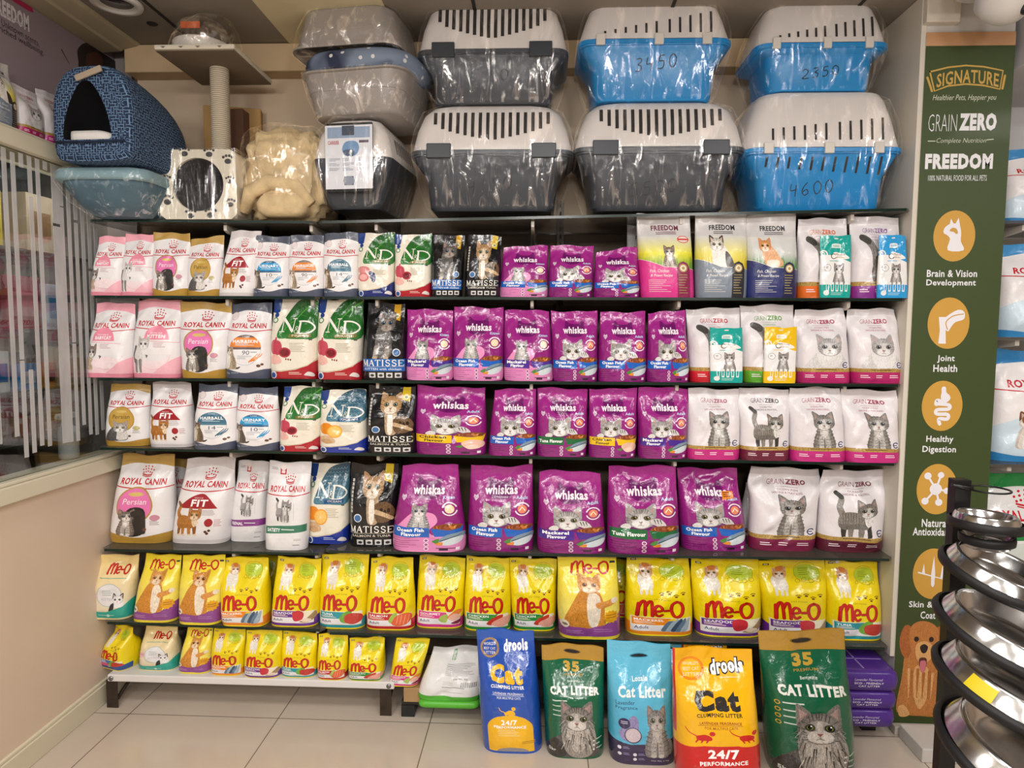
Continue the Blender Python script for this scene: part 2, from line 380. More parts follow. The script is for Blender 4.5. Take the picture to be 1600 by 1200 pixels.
def d_rc_persian(kit=True):
    A = rc_base('#b9954c', '#b58d38')
    A.disc(.46, .44, .31, '#b58d38', 0, 26); A.disc(.46, .44, .285, '#e679b4' if kit else '#c6a04a', 0, 26)
    A.ell(.47, .565, .13, .022, '#d8bb6a')
    A.text('Persian', .26, .45, .66, .515, '#fbeef4' if kit else '#5d4a1c', .0, .18)
    if kit:
        A.blob([(.34, .38), (.62, .40), (.66, .2), (.60, .1), (.36, .1)], '#2a2725', .6)
        sit_front(A, .16, .09, .52, .40, '#8d8177', '#2e2a28', '#e8e4de', '#6f7f8a', .8, .74, tail=False)
        A.stroke([(.45, .34), (.60, .35), (.64, .14)], .07, '#302c2a', .05, .6, True)
    else:
        A.blob([(.10, .10), (.20, .26), (.40, .36), (.58, .26), (.62, .12), (.40, .09)], '#575352', .8)
        A.blob([(.36, .12), (.46, .34), (.60, .24), (.60, .12)], '#d9d4d0', .6)
        head(A, .28, .22, .62, .42, '#b9b3ae', '#4b4745', '#efece8', '#c89a3a', .8)
    A.ell(.80, .30, .075, .035, '#c98b9d' if kit else '#b9b27a'); A.bars(.73, .21, .90, .265, 4, '#9a9496', 3); A.ell(.66, .17, .03, .018, '#6d4a34', 0, 10)
    return A, WHITE, '#b9954c'
def d_rc_fit():
    A = rc_base('#d3cdce', None); A.poly([(0, 0), (1, 0), (1, .05), (0, .05)], '#d6d0d0')
    A.blob([(.14, .44), (.22, .50), (.36, .57), (.52, .60), (.64, .57), (.74, .50), (.82, .44), (.80, .43), (.5, .425), (.16, .43)], '#a3202c')
    A.text('INDOOR', .40, .545, .56, .562, '#f2d8d8', .0, .1); A.text('FIT', .34, .45, .66, .535, '#fff', .03, .12)
    A.bars(.56, .34, .80, .41, 5, '#a99fa2', 5)
    walk(A, .06, .10, .56, .50, '#b87a35', '#8a5220', '#ead3b4', .7)
    A.disc(.70, .26, .075, '#a3202c', 0, 14); A.bars(.79, .21, .95, .30, 6, '#b98a92', 4)
    for x, y in ((.66, .15), (.72, .165), (.69, .13)): A.ell(x, y, .028, .016, '#5e2f22', 0, 9)
    return A, WHITE, '#cfc9c9'
def d_rc_care(nm, c, dark, num, cat):
    A = rc_base('#4d5364', '#4d5468', .13)
    A.disc(.14, .83, .085, '#e7dcdc', 0, 14); A.ring(.14, .83, .085, .006, '#c9a5a8')
    a = [(.5+.34*math.cos(t), .415+.165*math.sin(t)) for t in np.linspace(0, math.pi, 20)]
    A.poly(a, c); A.poly([(.5+.34*math.cos(t), .415+.165*math.sin(t)) for t in np.linspace(.9, math.pi-.9, 12)], dark)
    A.rect(.16, .385, .84, .416, dark); A.ring(.5, .40, .34, .006, '#b6c2cc', 180, 360)
    A.text('CARE', .42, .548, .58, .566, '#dfe6ea', .0); A.text(nm, .23, .47, .77, .515, '#ffffff', .03); A.bars(.28, .43, .72, .465, 2, '#cfe0ea', 1)
    A.text(num, .44, .315, .60, .37, '#556', .0); A.bars(.34, .25, .66, .305, 4, '#b7bcc2', 2); A.bars(.62, .335, .76, .355, 1, '#98a0aa', 2)
    for q in range(3): A.stroke([(.60+.05*q, .22+.01*q), (.72+.05*q, .29), (.78+.04*q, .33)], .018, c, .008, 0, True)
    sit_side(A, .05, .12, .40, .44, *cat, .75)
    A.ell(.80, .17, .045, .02, '#6a4433', 0, 10); A.ell(.87, .19, .03, .015, '#6a4433', 0, 10)
    A.text('2kg', .06, .055, .16, .085, '#c8ccd6', .0); A.bars(.2, .05, .45, .08, 1, '#8e95a6', 3)
    return A, WHITE, '#4a5061'
def d_rc_kit(baby):
    A = rc_base('#f2a9b8', '#e98fa4', .10)
    A.poly([(0, .06), (1, .06), (1, .30), (.6, .22), (0, .26)], '#f6d3da', 0, '#efe9ea')
    cx = .42 if baby else .58
    A.disc(cx, .50, .26, '#ee8fa6', 0, 26); A.poly([(cx-.30, .49), (cx+.36, .49), (cx+.30, .30), (cx-.30, .30)], '#f0eced')
    A.text('MOTHER &' if baby else 'SECOND AGE', cx-.14, .565, cx+.12, .585, '#fff', .0); A.text('BABYCAT' if baby else 'KITTEN', cx-.19, .51, cx+.19, .555, '#fff', .035)
    A.stroke([(cx-.26, .475), (cx+.4, .455)], .006, '#e98fa4'); A.bars(cx-.05, .38, cx+.24, .45, 3, '#cfaeb6', 7)
    A.ring(.52, .33, .34, .005, '#f3bcc8', 180, 350)
    if baby:
        A.blob([(.0, .14), (.06, .26), (.2, .30), (.24, .14), (.2, .1)], '#c9b39a', .8); head(A, .08, .26, .30, .46, '#9c8f86', '#4a423d', '#efeae6', '#557', .8)
        A.blob([(.22, .22), (.5, .28), (.8, .24), (.96, .16), (.7, .12), (.3, .14)], '#f7e3e6', .15)
    else:
        A.blob([(.12, .40), (.26, .40), (.30, .2), (.26, .08), (.16, .08)], '#dedad8', .4)
        for q in (.15, .25): A.stroke([(q, .22), (q+.02, .08)], .05, '#8d8784', .03, .5)
        A.stroke([(.14, .40), (.10, .28), (.13, .2)], .03, '#55504d', .02, .4); head(A, .20, .36, .44, .54, '#dcd7d4', '#8f8986', '#f4f2f0', '#557', .5)
    A.poly([(.5, .05), (1, .05), (1, .28), (.8, .2)], '#f2b6c3'); A.poly([(.36, .30), (.42, .29), (.39, .25)], '#6a6468')
    return A, WHITE, '#f0a3b3'
def d_rc_vet(nm, c):
    A = rc_base('#d5d2d4', None); A.poly([(.0, .86), (1, .87), (1, .985), (0, .98)], '#dcd8da')
    A.rect(.30, .86, .44, .93, '#b8303a'); A.rect(.33, .875, .41, .905, '#efd9d9'); A.disc(.37, .945, .06, '#e7d9da', 0, 12); A.bars(.08, .90, .24, .93, 2, '#8a8a90', 2)
    a = A.sub(.26, .33, .68, .60)
    walk(a, 0, 0, 1, 1, '#a9a6a6', '#2f2d2e', '#d9d6d6', .3); sit_front(A, .40, .33, .64, .585, '#a5a2a2', '#2b292a', '#dcdada', '#888', .3, .7, tail=False)
    A.stroke([(.72, .36), (.72, .55)], .004, '#b9b6b8'); A.poly([(.06, .19), (.98, .215), (.98, .30), (.06, .275)], c)
    A.text(nm, .11, .215, .42, .255, '#fff', .03); A.bars(.45, .225, .9, .25, 1, '#dfe8e4', 4); A.bars(.72, .04, .95, .07, 1, '#a9a6a8', 4); A.bars(.74, .11, .92, .135, 2, '#a9a6a8', 5)
    return A, '#e9e8e9', '#c9c6c8'
def d_nd(leaf, band, kind, label):
    A = Art(.62)
    if leaf == 'green': c0, c1, cs = '#2e7a34', '#17511f', '#4f9a3f'
    else: c0, c1, cs = '#4d7f93', '#22435a', '#7fa6b4'
    A.rect(0, .88, 1, 1, '#e4ded0')
    A.blob([(.20, .52), (.24, .66), (.34, .82), (.52, .95), (.75, 1.0), (.99, .99), (.995, .75), (.98, .52), (.7, .50), (.4, .505)], c0, .12, 4, c1)
    if leaf == 'green':
        A.stroke([(.22, .54), (.45, .70), (.72, .86), (.98, .97)], .010, cs, .02, 0, True)
        for q in range(6):
            x, y = .34+.1*q, .62+.06*q; A.stroke([(x, y), (x-.02, y+.13)], .006, cs, .002); A.stroke([(x, y), (x+.16, y-.02)], .006, cs, .002)
    else:
        for q in range(9):
            for r in range(9):
                x, y = .30+.075*q+.037*(r % 2), .55+.05*r
                if x+y*.0 > .26+.45*(y-.5) and y < .97 and x < .96: A.ring(x, y, .036, .004, cs, 180, 360)
    A.poly([(0, 1), (0, .84), (.10, .82), (.16, .84), (.20, 1)], '#1d3f86'); A.disc(.11, .80, .05, '#27418a', 0, 12); A.disc(.10, .735, .06, '#3f7a46', 0, 12); A.disc(.10, .735, .04, '#dfe8d8', 0, 12)
    serif(A, 'N', .25, .59, .56, .755, '#f4f3ea', .17, .06); serif(A, '&', .53, .57, .66, .66, '#e8e4d0', .12, .05); serif(A, 'D', .61, .565, .96, .725, '#f4f3ea', .17, .06)
    A.poly([(.44, .515), (.90, .525), (.90, .57), (.46, .56)], '#7d7436' if leaf == 'green' else '#27548a'); A.text(label, .52, .53, .86, .555, '#f0ead0', .0)
    A.poly([(0, .0), (1, 0), (1, .24), (.85, .165), (.6, .115), (.3, .09), (0, .09)], band); A.stroke([(.0, .10), (.3, .10), (.6, .125), (.85, .175), (.99, .25)], .008, '#bdb28e', .006, 0, True)
    A.bars(.47, .33, .92, .45, 6, '#b8b09c', 4); A.rect(.86, .485, .92, .505, '#555')
    if kind == 'pome':
        A.blob([(.06, .46), (.14, .49), (.28, .46), (.31, .37), (.24, .30), (.10, .31), (.04, .38)], '#c4475a', .15); A.stroke([(.17, .48), (.18, .515)], .03, '#c4475a', .02)
        A.ell(.37, .33, .13, .065, '#b53446', .2); A.ell(.37, .33, .10, .045, '#7a1c28', .35); A.blob([(.04, .26), (.14, .31), (.26, .27), (.30, .21), (.18, .18), (.06, .20)], '#edb9ae', .1)
        for q in range(6): A.disc(.40+.05*(q % 3), .245+.018*(q//3)-.004*q, .016, '#8a2a22', 0, 8)
    elif kind == 'berry':
        A.blob([(.04, .44), (.20, .47), (.36, .44), (.34, .37), (.10, .36)], '#d98c8c', .15); A.ell(.20, .30, .16, .07, '#d77f80', .2); A.ell(.20, .30, .11, .045, '#efb6b0', .15)
        for x, y in ((.40, .36), (.47, .34), (.43, .30), (.51, .29), (.48, .25)): A.disc(x, y, .05, '#39406e', .2, 12)
    else:
        A.disc(.19, .39, .15, '#e58a1e', .1, 18); A.disc(.38, .345, .165, '#f0a12c', 0, 20); A.disc(.38, .345, .14, '#f7c565', .15, 20)
        for q in range(8):
            t = q*math.pi/4; A.stroke([(.38, .345), (.38+.13*math.cos(t), .345+.08*math.sin(t))], .006, '#fbe3b4', .002)
        A.blob([(.05, .24), (.20, .28), (.38, .22), (.36, .16), (.16, .17)], '#d5b48d', .2); A.blob([(.08, .20), (.24, .23), (.34, .17), (.2, .15)], '#c39d74', .2)
    A.bars(.46, .045, .80, .085, 2, '#e8c9c0' if kind == 'pome' else '#b9c4dd', 3); A.disc(.12, .05, .08, '#dfe3ee', 0, 12); A.disc(.12, .045, .055, '#37599a', 0, 12)
    A.blob([(.78, .05), (.86, .09), (.95, .07), (.96, .03), (.85, .04)], '#e6e0da')
    return A, '#ece6d6', '#e2dccd'
def d_matisse(kit, blue):
    A = Art(.6)
    A.poly([(.70, .80), (.88, .77), (.90, 1), (.74, 1)], '#c99a1c' if kit else '#cdb01e'); A.disc(.80, .84, .06, '#e7dfb8', 0, 12); A.disc(.80, .84, .035, '#8f9a6a', 0, 10)
    if kit:
        A.blob([(.36, .70), (.62, .70), (.70, .50), (.68, .32), (.5, .28), (.34, .32), (.32, .5)], '#5d5a58', .9)
        for q in (.36, .60): A.stroke([(q, .42), (q-.02, .30)], .07, '#8d847a', .055, .7); A.ell(q-.03, .29, .06, .02, '#b9a890', .5)
        head(A, .34, .62, .78, .90, '#6d6662', '#2f2b2a', '#a79c92', '#4a7fa8', .8)
    else:
        A.blob([(.42, .66), (.62, .64), (.66, .44), (.62, .30), (.44, .29), (.40, .44)], '#b59c7c', .8); A.blob([(.56, .52), (.82, .56), (.96, .46), (.90, .34), (.62, .32)], '#6b5138', 1.0)
        for q in range(4): A.ell(.64+.07*q, .44+.02*(q % 2), .03, .03, '#2a1c12', .6, 10)
        A.stroke([(.60, .44), (.80, .40), (.92, .36)], .06, '#c8ab86', .04, .7, True); A.blob([(.46, .58), (.56, .56), (.55, .32), (.46, .31)], '#efe7dc', .5)
        head(A, .28, .58, .72, .92, '#c09a6e', '#6a4a2c', '#eadfce', '#8fb0a0', .8)
        for q in range(9): A.rect(.06, .42+.045*q, .105, .455+.045*q, '#c9c5bd')
    A.disc(.22 if not kit else .80, .36, .085, '#e6eaf0', 0, 14); A.disc(.22 if not kit else .80, .358, .068, '#3d6ea6', 0, 14)
    if blue: A.rect(.03, .115, .97, .275, '#1f66b4')
    serif(A, 'MATISSE', .06, .185, .95, .262, '#efece2', .2, .09); A.rect(.05, .172, .95, .176, '#cfc9b4')
    A.text('KITTEN with chicken' if kit else 'SALMON & TUNA', .10, .13, .90, .158, '#dfe9f2' if blue else '#cfcabd', .015)
    for q in range(4): A.rect(.20+.19*q, .03, .34+.19*q, .095, '#d9d9d9'); A.ell(.27+.19*q, .06, .045, .018, '#333', 0, 10)
    return A, '#131418', '#17181d'
def d_whiskas(fl, c, kit, tc='#ffffff', lines=2, big=False):
    A = Art(.68)
    M0, M1, MD = '#a52a8a', '#8d1f78', '#6d1763'
    A.rect(0, 0, 1, .30, M1); A.rect(0, .30, 1, 1, M1, 0, M0)
    A.blob([(.31, .68), (.29, .77), (.31, .86), (.35, .855), (.41, .82), (.59, .82), (.645, .855), (.69, .86), (.71, .77), (.69, .68), (.60, .63), (.40, .63)], MD, 0, 3)
    A.text('whiskas', .25, .675, .765, .775, '#f7eef6', .035)
    A.poly([(.08, .64), (.09, .675), (.12, .66), (.15, .675), (.16, .64), (.12, .60)], '#d9c5d8'); A.text('1+', .10, .625, .145, .648, '#8d1f78', .0)
    if kit:
        A.blob([(.02, .22), (.14, .36), (.30, .47), (.58, .46), (.64, .36), (.52, .26), (.62, .2), (.98, .21), (.98, .01), (.02, .01)], '#e895c6', 0, 4); A.rect(.02, .012, .98, .18, '#dc86bd')
        sit_front(A, .20, .26, .56, .58, '#a9a6a6', '#2b2a2c', '#e4e2e0', '#6a8a9a', .55, .66, tail=False)
    else:
        A.ell(.40, .32, .27, .04, '#6d1763')
        head(A, .23, .30, .66, .60, '#b7b4b3', '#3a383a', '#ebe9e7', '#8c8240', .45, stripes=True)
        A.blob([(.17, .325), (.24, .36), (.31, .335), (.29, .30), (.20, .30)], '#dad7d5', .35); A.blob([(.60, .42), (.71, .42), (.79, .355), (.75, .32), (.66, .34), (.58, .37)], '#d3d0cf', .4)
        for q in range(3): A.stroke([(.63+.04*q, .41), (.65+.04*q, .365)], .012, '#55524f', .006)
    A.text('Kitten' if kit else 'Adult', .74, .625, .92, .66, '#bcd3f2', .035); A.ring(.83, .515, .105, .014, '#f2e6f0', 20, 160); A.ring(.83, .515, .105, .014, '#f2e6f0', 200, 340)
    A.ell(.83, .515, .07, .05, '#e98e6a' if not kit else '#f0dfb8'); A.stroke([(.79, .50), (.83, .54), (.87, .50)], .012, '#fff3dc')
    # bowl of food
    A.poly([(.55, .285), (.985, .315), (.95, .20), (.60, .19)], c); A.blob([(.58, .29), (.64, .325), (.80, .345), (.95, .33), (.97, .30), (.80, .27)], '#8a4a26', .3)
    R = random.Random(3)
    for q in range(16): A.disc(.60+.022*q, .295+R.uniform(0, .035)*(1-abs(q-8)/9), .024, R.choice(['#c8793a', '#a3542a', '#d99a4e', '#7a3a1e']), 0, 7)
    if 'Chick' in fl: A.blob([(.66, .18), (.80, .23), (.96, .20), (.95, .12), (.76, .10)], '#ecc0ac', .1); A.blob([(.72, .13), (.84, .16), (.92, .11), (.78, .09)], '#f3d3c2', .05); A.blob([(.58, .13), (.68, .15), (.66, .11)], '#4f8a3a')
    else:
        A.blob([(.62, .12), (.76, .21), (.97, .24), (.98, .18), (.82, .10)], '#7f97a8', .25); A.blob([(.64, .11), (.80, .17), (.97, .19), (.93, .12), (.78, .085)], '#cfd9e0', .15); A.stroke([(.68, .14), (.95, .215)], .012, '#2b3d55', .006)
        A.blob([(.56, .13), (.66, .17), (.64, .11)], '#4f8a3a'); A.blob([(.60, .10), (.70, .13), (.70, .09)], '#e08a2a')
    A.poly([(.03, .19), (.53, .18), (.53, .295), (.03, .305)], c)
    if lines == 2: A.text(fl, .08, .248, .46, .29, tc, .04); A.text('Flavour', .15, .198, .42, .238, tc, .04)
    else: A.text(fl+' Flavour', .06, .215, .51, .262, tc, .04)
    A.bars(.04, .03, .40, .175, 5, '#5c1052' if not kit else '#a8508e', 8, .22); A.bars(.62, .03, .9, .055, 1, '#5c1052', 2)
    for q in range(3): A.disc(.485, .04+.05*q, .034, '#eadbe8', 0, 12); A.disc(.485, .04+.05*q, .022, '#a0508e', 0, 10)
    A.rect(.88, .025, .93, .06, '#f0e8ef'); A.rect(.66, .02, .78, .05, '#3a0d35')
    if big: A.poly([(.66, .64), (.86, .65), (.86, .735), (.68, .73)], '#e8892a'); A.bars(.69, .66, .83, .72, 3, '#7a3a1e', 5)
    return A, '#9b2482', '#a02f88'
def d_freedom(c1, c2, low, lowdk, cat, tcol='#2e2b33', stamp=False):
    A = Art(.66)
    A.rect(0, .72, 1, 1, '#cfcccb'); A.rect(0, .52, 1, .73, c2, 0, '#d8d7d2'); A.rect(0, .34, 1, .53, c1, 0, c2)
    A.text('FREEDOM', .26, .80, .76, .865, tcol, .035); A.bars(.34, .745, .72, .785, 2, tcol, 2)
    if stamp: A.ell(.82, .69, .11, .045, '#d4423c'); A.ell(.82, .69, .095, .036, '#eadfd6'); A.rect(.72, .68, .92, .70, '#d4423c')
    for q in range(40):
        R = random.Random(q); x = R.random(); A.stroke([(x, .36), (x+R.uniform(-.02, .02), .36+R.uniform(.05, .14))], .012, c1, .003)
    cat(A)
    A.poly([(0, 0), (1, 0), (1, .33), (.8, .35), (.45, .36), (.2, .42), (0, .46)], low); A.stroke([(0, .46), (.2, .42), (.45, .36), (.8, .35), (1, .33)], .006, '#e8e2d0', .004)
    A.poly([(.66, 0), (.66, .34), (.70, .40), (.78, .425), (.86, .40), (.90, .34), (.90, 0)], lowdk); A.disc(.78, .345, .075, '#b79a5c', 0, 16); A.disc(.78, .345, .055, '#e9e3d2', 0, 14); A.disc(.78, .345, .03, '#b79a5c', 0, 10)
    A.bars(.69, .03, .87, .27, 8, '#9a8a60', 6, .3)
    A.text('Fish, Chicken', .17, .29, .52, .33, '#f4f1ea', .0, .25); A.text('& Prawn Recipe', .18, .235, .58, .275, '#f4f1ea', .0, .25); A.bars(.14, .05, .56, .205, 7, '#d8d5d0', 9, .22)
    return A, '#d4d1d0', '#c6c3c2'
def d_gz(tc, band, pic, gold='#b08f4a'):
    A = Art(.72)
    A.text('GRAIN', .24, .80, .475, .86, tc, -.004); A.text('ZERO', .49, .80, .76, .86, tc, .045)
    A.stroke([(.36, .775), (.64, .775)], .003, tc); A.text('OCEAN FISH', .38, .735, .62, .757, tc, .0); A.text('SARDINE & MACKEREL', .29, .70, .71, .722, tc, .0)
    pic(A)
    A.rect(0, .135, 1, .20, gold, .8); A.rect(0, 0, 1, .15, band)
    for q in range(3): A.bars(.12+.27*q, .06, .32+.27*q, .11, 2, '#f0dce4', q+3)
    A.bars(.30, .165, .70, .185, 1, '#4a3a2a', 2)
    A.disc(.86, .245, .075, '#e6e4ea', 0, 16); A.ring(.86, .245, .05, .014, '#3a3a60', 40, 320); A.stroke([(.82, .245), (.88, .245)], .012, '#3a3a60')
    return A, '#e3dee1', '#cfc9cc'
G0, G1, G2 = '#77726d', '#34312f', '#dcd9d6'
def p_gzkit(A): sit_front(A, .32, .17, .80, .69, '#8d8882', G1, G2, '#56606a', .85, .80, tail=False)
def p_gzcat(A): walk(A, .14, .17, .80, .74, '#837d75', G1, G2, .85, eye='#5d6a5c')
def p_gztail(A):
    A.stroke([(.42, .44), (.40, .58), (.30, .70), (.22, .735)], .12, '#85817c', .09, .9, True); A.stroke([(.30, .70), (.20, .74)], .10, '#4a4744', .08, .8)
    A.blob([(.40, .50), (.56, .52), (.72, .46), (.74, .18), (.40, .18), (.34, .32)], '#6b6660', .95)
    for q in range(5): A.stroke([(.42+.05*q, .50), (.44+.05*q, .24)], .02, G1, .008, .5)
def p_gzpers(A):
    A.blob([(.16, .20), (.24, .34), (.40, .44), (.62, .46), (.80, .40), (.86, .20)], '#d2cfcf', .4)
    A.blob([(.38, .50), (.76, .50), (.80, .34), (.70, .22), (.44, .22), (.34, .34)], '#e2e0df', .3)
    head(A, .34, .36, .80, .66, '#b4b1b1', '#6d6a6a', '#e9e7e7', '#8a8f94', .45)
def d_treat(c):
    A = Art(.48)
    A.rect(0, .78, 1, 1, c); A.poly([(0, .79), *[(t, .62+.07*math.sin(3*t+1)) for t in np.linspace(0, 1, 10)], (1, .79)], c)
    A.ring(.10, .70, .11, .022, '#f0eeea', -120, 150); A.ring(.08, .70, .05, .016, '#f0eeea')
    A.ell(.5, .955, .07, .012, '#d8dcd8'); A.rect(.36, .80, .66, .855, '#dfe7e4'); A.ell(.51, .855, .15, .02, '#dfe7e4'); A.bars(.40, .81, .62, .845, 2, c, 2)
    A.blob([(.34, .64), (.44, .73), (.62, .72), (.80, .69), (.92, .63), (.6, .615)], '#f1eeea'); A.ring(.42, .665, .08, .013, '#5a4632', 60, 330); A.text('Meow', .48, .675, .78, .715, '#8a6a44', .0, .1); A.bars(.50, .63, .80, .66, 2, '#a98a62', 3)
    A.bars(.28, .575, .78, .595, 1, c, 3); A.disc(.22, .48, .12, '#8e8e90', 0, 16); A.disc(.22, .48, .105, '#f0eff0', 0, 16); A.bars(.16, .465, .28, .50, 2, '#777', 4)
    sit_front(A, .36, .20, .80, .56, '#a19d9c', '#3a3736', '#e2dfdd', '#6d7d55', .55, .72, tail=False)
    A.rect(0, 0, 1, .21, c)
    for q in range(5): A.poly([(.18+.15*q, .10), (.26+.15*q, .10), (.27+.15*q, .25), (.17+.15*q, .25)], '#e9edeb'); A.stroke([(.22+.15*q, .2), (.22+.15*q, .13)], .03, c, .02)
    A.disc(.18, .08, .09, '#e9edeb', 0, 14); A.bars(.32, .03, .9, .08, 2, '#dfe9e6', 4, .25)
    return A, '#ebebeb', c
ME = [  # strokes of the red hand-drawn brand letters, in a 0..1 box
 ([(.03, .02), (.06, .80)], .20), ([(.06, .62), (.125, .93), (.185, .90), (.195, .05)], .17), ([(.20, .62), (.27, .93), (.33, .86), (.345, .03)], .17),
 ([(.405, .36), (.535, .42), (.53, .62), (.46, .70), (.395, .52), (.40, .22), (.47, .05), (.545, .14)], .16), ([(.60, .40), (.685, .41)], .17),
 ([(.86, .96), (.76, .80), (.735, .45), (.785, .10), (.87, .03), (.95, .22), (.975, .58), (.935, .86), (.86, .96)], .17)]
def meo_logo(A, x0, y0, x1, y1, c='#c9211b'):
    a = A.sub(x0, y0, x1, y1)
    for pts, w in ME: a.stroke([(p[0]+.008, p[1]-.015) for p in pts], w*.92, '#7d120e', smooth=len(pts) > 2)
    for pts, w in ME: a.stroke(pts, w*.78, c, smooth=len(pts) > 2)
def d_meo(nm, c, kind, low=False):
    A = Art(.62)
    Y = '#f0d810'
    A.poly([(0, .02), (1, .02), (1, .17), (.8, .13), (.5, .10), (.2, .13), (0, .19)], c)
    F = A; A = F.sub(0, 0, 1, .86)
    A.poly([(.06, .075), (.94, .075), (.94, .30), (.06, .30)], '#f1ead0'); A.poly([(.08, .085), (.92, .085), (.92, .175), (.08, .175)], '#eceaf0'); A.poly([(.08, .18), (.70, .18), (.66, .29), (.08, .29)], c)
    A.text(nm, .11, .235, .11+.062*min(len(nm), 7), .272, '#fff', .02); A.bars(.11, .19, .5, .225, 2, '#f4e6d8', 3); A.text('Adult', .11, .115, .32, .16, '#2c3658', .01)
    R = random.Random(5)
    if kind == 'fish':
        for q in range(5): A.blob([(.50+.07*q, .09), (.56+.07*q, .20), (.66+.06*q, .29), (.70+.055*q, .26), (.60+.07*q, .10)], ['#5f7890', '#9fb2c0', '#39506a'][q % 3], .3)
        A.blob([(.60, .25), (.68, .30), (.72, .27)], '#e5c832')
    elif kind == 'sea':
        A.blob([(.52, .27), (.64, .30), (.74, .26), (.72, .15), (.58, .11), (.52, .17)], '#c8323e', .15); A.blob([(.66, .10), (.80, .16), (.95, .28), (.97, .18), (.84, .09)], '#a98a62', .4); A.ell(.80, .13, .1, .035, '#e8d3bc')
    elif kind == 'tuna':
        A.blob([(.50, .20), (.60, .29), (.74, .31), (.70, .12), (.54, .12)], '#6fae3c', .4); A.blob([(.60, .22), (.72, .27), (.92, .25), (.95, .15), (.80, .09), (.62, .12)], '#c0392f', .25)
    elif kind == 'salmon':
        A.blob([(.50, .16), (.58, .28), (.68, .30), (.62, .12)], '#9fbf52', .4); A.blob([(.56, .13), (.68, .27), (.90, .30), (.96, .22), (.86, .11), (.66, .08)], '#e0633a', .1)
        for q in range(4): A.stroke([(.66+.07*q, .11), (.70+.07*q, .27)], .006, '#f3b596')
    elif kind == 'gour':
        A.blob([(.50, .16), (.60, .25), (.70, .24), (.66, .11)], '#a8bf5a', .3); A.blob([(.68, .20), (.86, .33), (.97, .30), (.84, .19)], '#e2803a', .2); A.blob([(.70, .19), (.84, .27), (.94, .20), (.82, .14)], '#e6b09c', .15); A.blob([(.76, .10), (.94, .16), (.92, .09)], '#7d2440', .2)
    else:
        A.blob([(.50, .14), (.66, .25), (.84, .29), (.78, .18), (.6, .11)], '#c63a2a', .15); A.blob([(.60, .13), (.78, .23), (.97, .25), (.97, .14), (.80, .08)], '#eaa896', .15); A.blob([(.56, .24), (.74, .31), (.66, .24)], '#4f9a34', .3)
    A = F
    A.text('CAT FOOD', .40, .488, .64, .504, '#6a5a10', .0); meo_logo(A, .13, .272, .83, .485)
    paws(A, [(.52, .555, .026), (.63, .575, .026), (.73, .54, .026), (.84, .57, .026)], '#6a4216')
    A = F.sub(.02, -.05, 1.02, .95)
    # orange and white cat standing at the top corner
    A.blob([(.18, .84), (.30, .86), (.37, .76), (.36, .68), (.20, .68), (.14, .76)], '#e9e3d8', .35)
    for q in (.19, .27, .34): A.stroke([(q, .70), (q, .62)], .03, '#e6e0d4', .025, .3)
    head(A, .17, .80, .38, .95, '#dcae7e', '#c07a3a', '#f2ede4', '#7a8a5a', .4); A.blob([(.22, .955), (.33, .955), (.32, .905), (.24, .905)], '#cf7a34', .3)
    A = F
    A.rect(.06, .935, .15, .962, '#2a3040'); A.rect(.075, .942, .135, .955, '#d8cf90')
    A.ell(.70, .83, .19, .095, '#bccf2c'); A.ring(.70, .83, .19, .004, '#8aa020'); A.bars(.58, .785, .82, .875, 4, '#7f961c', 4, .3)
    for q in range(4): A.ring(.55+.1*q, .735+.012*(q % 2), .035, .004, '#9a8a1c')
    return A, Y, '#eed40f'
def d_meo_pers():
    A = Art(.66); Y = '#f0dc40'
    A.rect(0, .25, 1, .80, '#f3e77a', 0, '#f0da30'); meo_logo(A, .20, .795, .86, .935); A.text('PERSIAN', .24, .765, .46, .782, '#6a2a10', .01)
    A.blob([(.16, .16), (.10, .26), (.22, .44), (.34, .60), (.44, .68), (.62, .66), (.72, .50), (.74, .34), (.70, .16)], '#cf8b36', .6)
    A.blob([(.50, .58), (.66, .56), (.68, .36), (.62, .18), (.50, .18), (.46, .38)], '#f0e3cf', .45); A.stroke([(.66, .44), (.80, .47), (.90, .50)], .08, '#d9954a', .07, .5, True); A.disc(.90, .50, .055, '#eee0cc', .4, 12)
    A.stroke([(.16, .20), (.30, .16), (.46, .17)], .06, '#c98432', .05, .5, True); head(A, .32, .58, .70, .80, '#d99a48', '#b06a22', '#efd9ba', '#b8742a', .55, pink='#b9783a')
    A.disc(.13, .30, .0, Y); A.poly([(0, .04), (1, .04), (1, .34), (.88, .28), (.72, .19), (.5, .15), (.2, .17), (0, .22)], '#8f4a93')
    A.poly([(.84+.13*math.cos(t)*(1 if q % 2 else .78), .30+.085*math.sin(t)*(1 if q % 2 else .78)) for q, t in enumerate(np.linspace(0, 2*math.pi, 24, endpoint=False))], '#e3a51c'); A.bars(.76, .27, .92, .33, 2, '#b0731a', 2)
    A.disc(.10, .20, .075, '#efe6d2', 0, 14); A.blob([(.06, .20), (.12, .215), (.15, .19), (.10, .18)], '#8a7a66'); A.bars(.12, .07, .5, .12, 3, '#c9a0cc', 4, .25); A.bars(.56, .09, .9, .14, 2, '#b483b8', 5, .25); A.rect(0, 0, 1, .04, '#ead73a')
    A.rect(.88, .90, .97, .925, '#2a3040')
    return A, Y, '#ecd628'
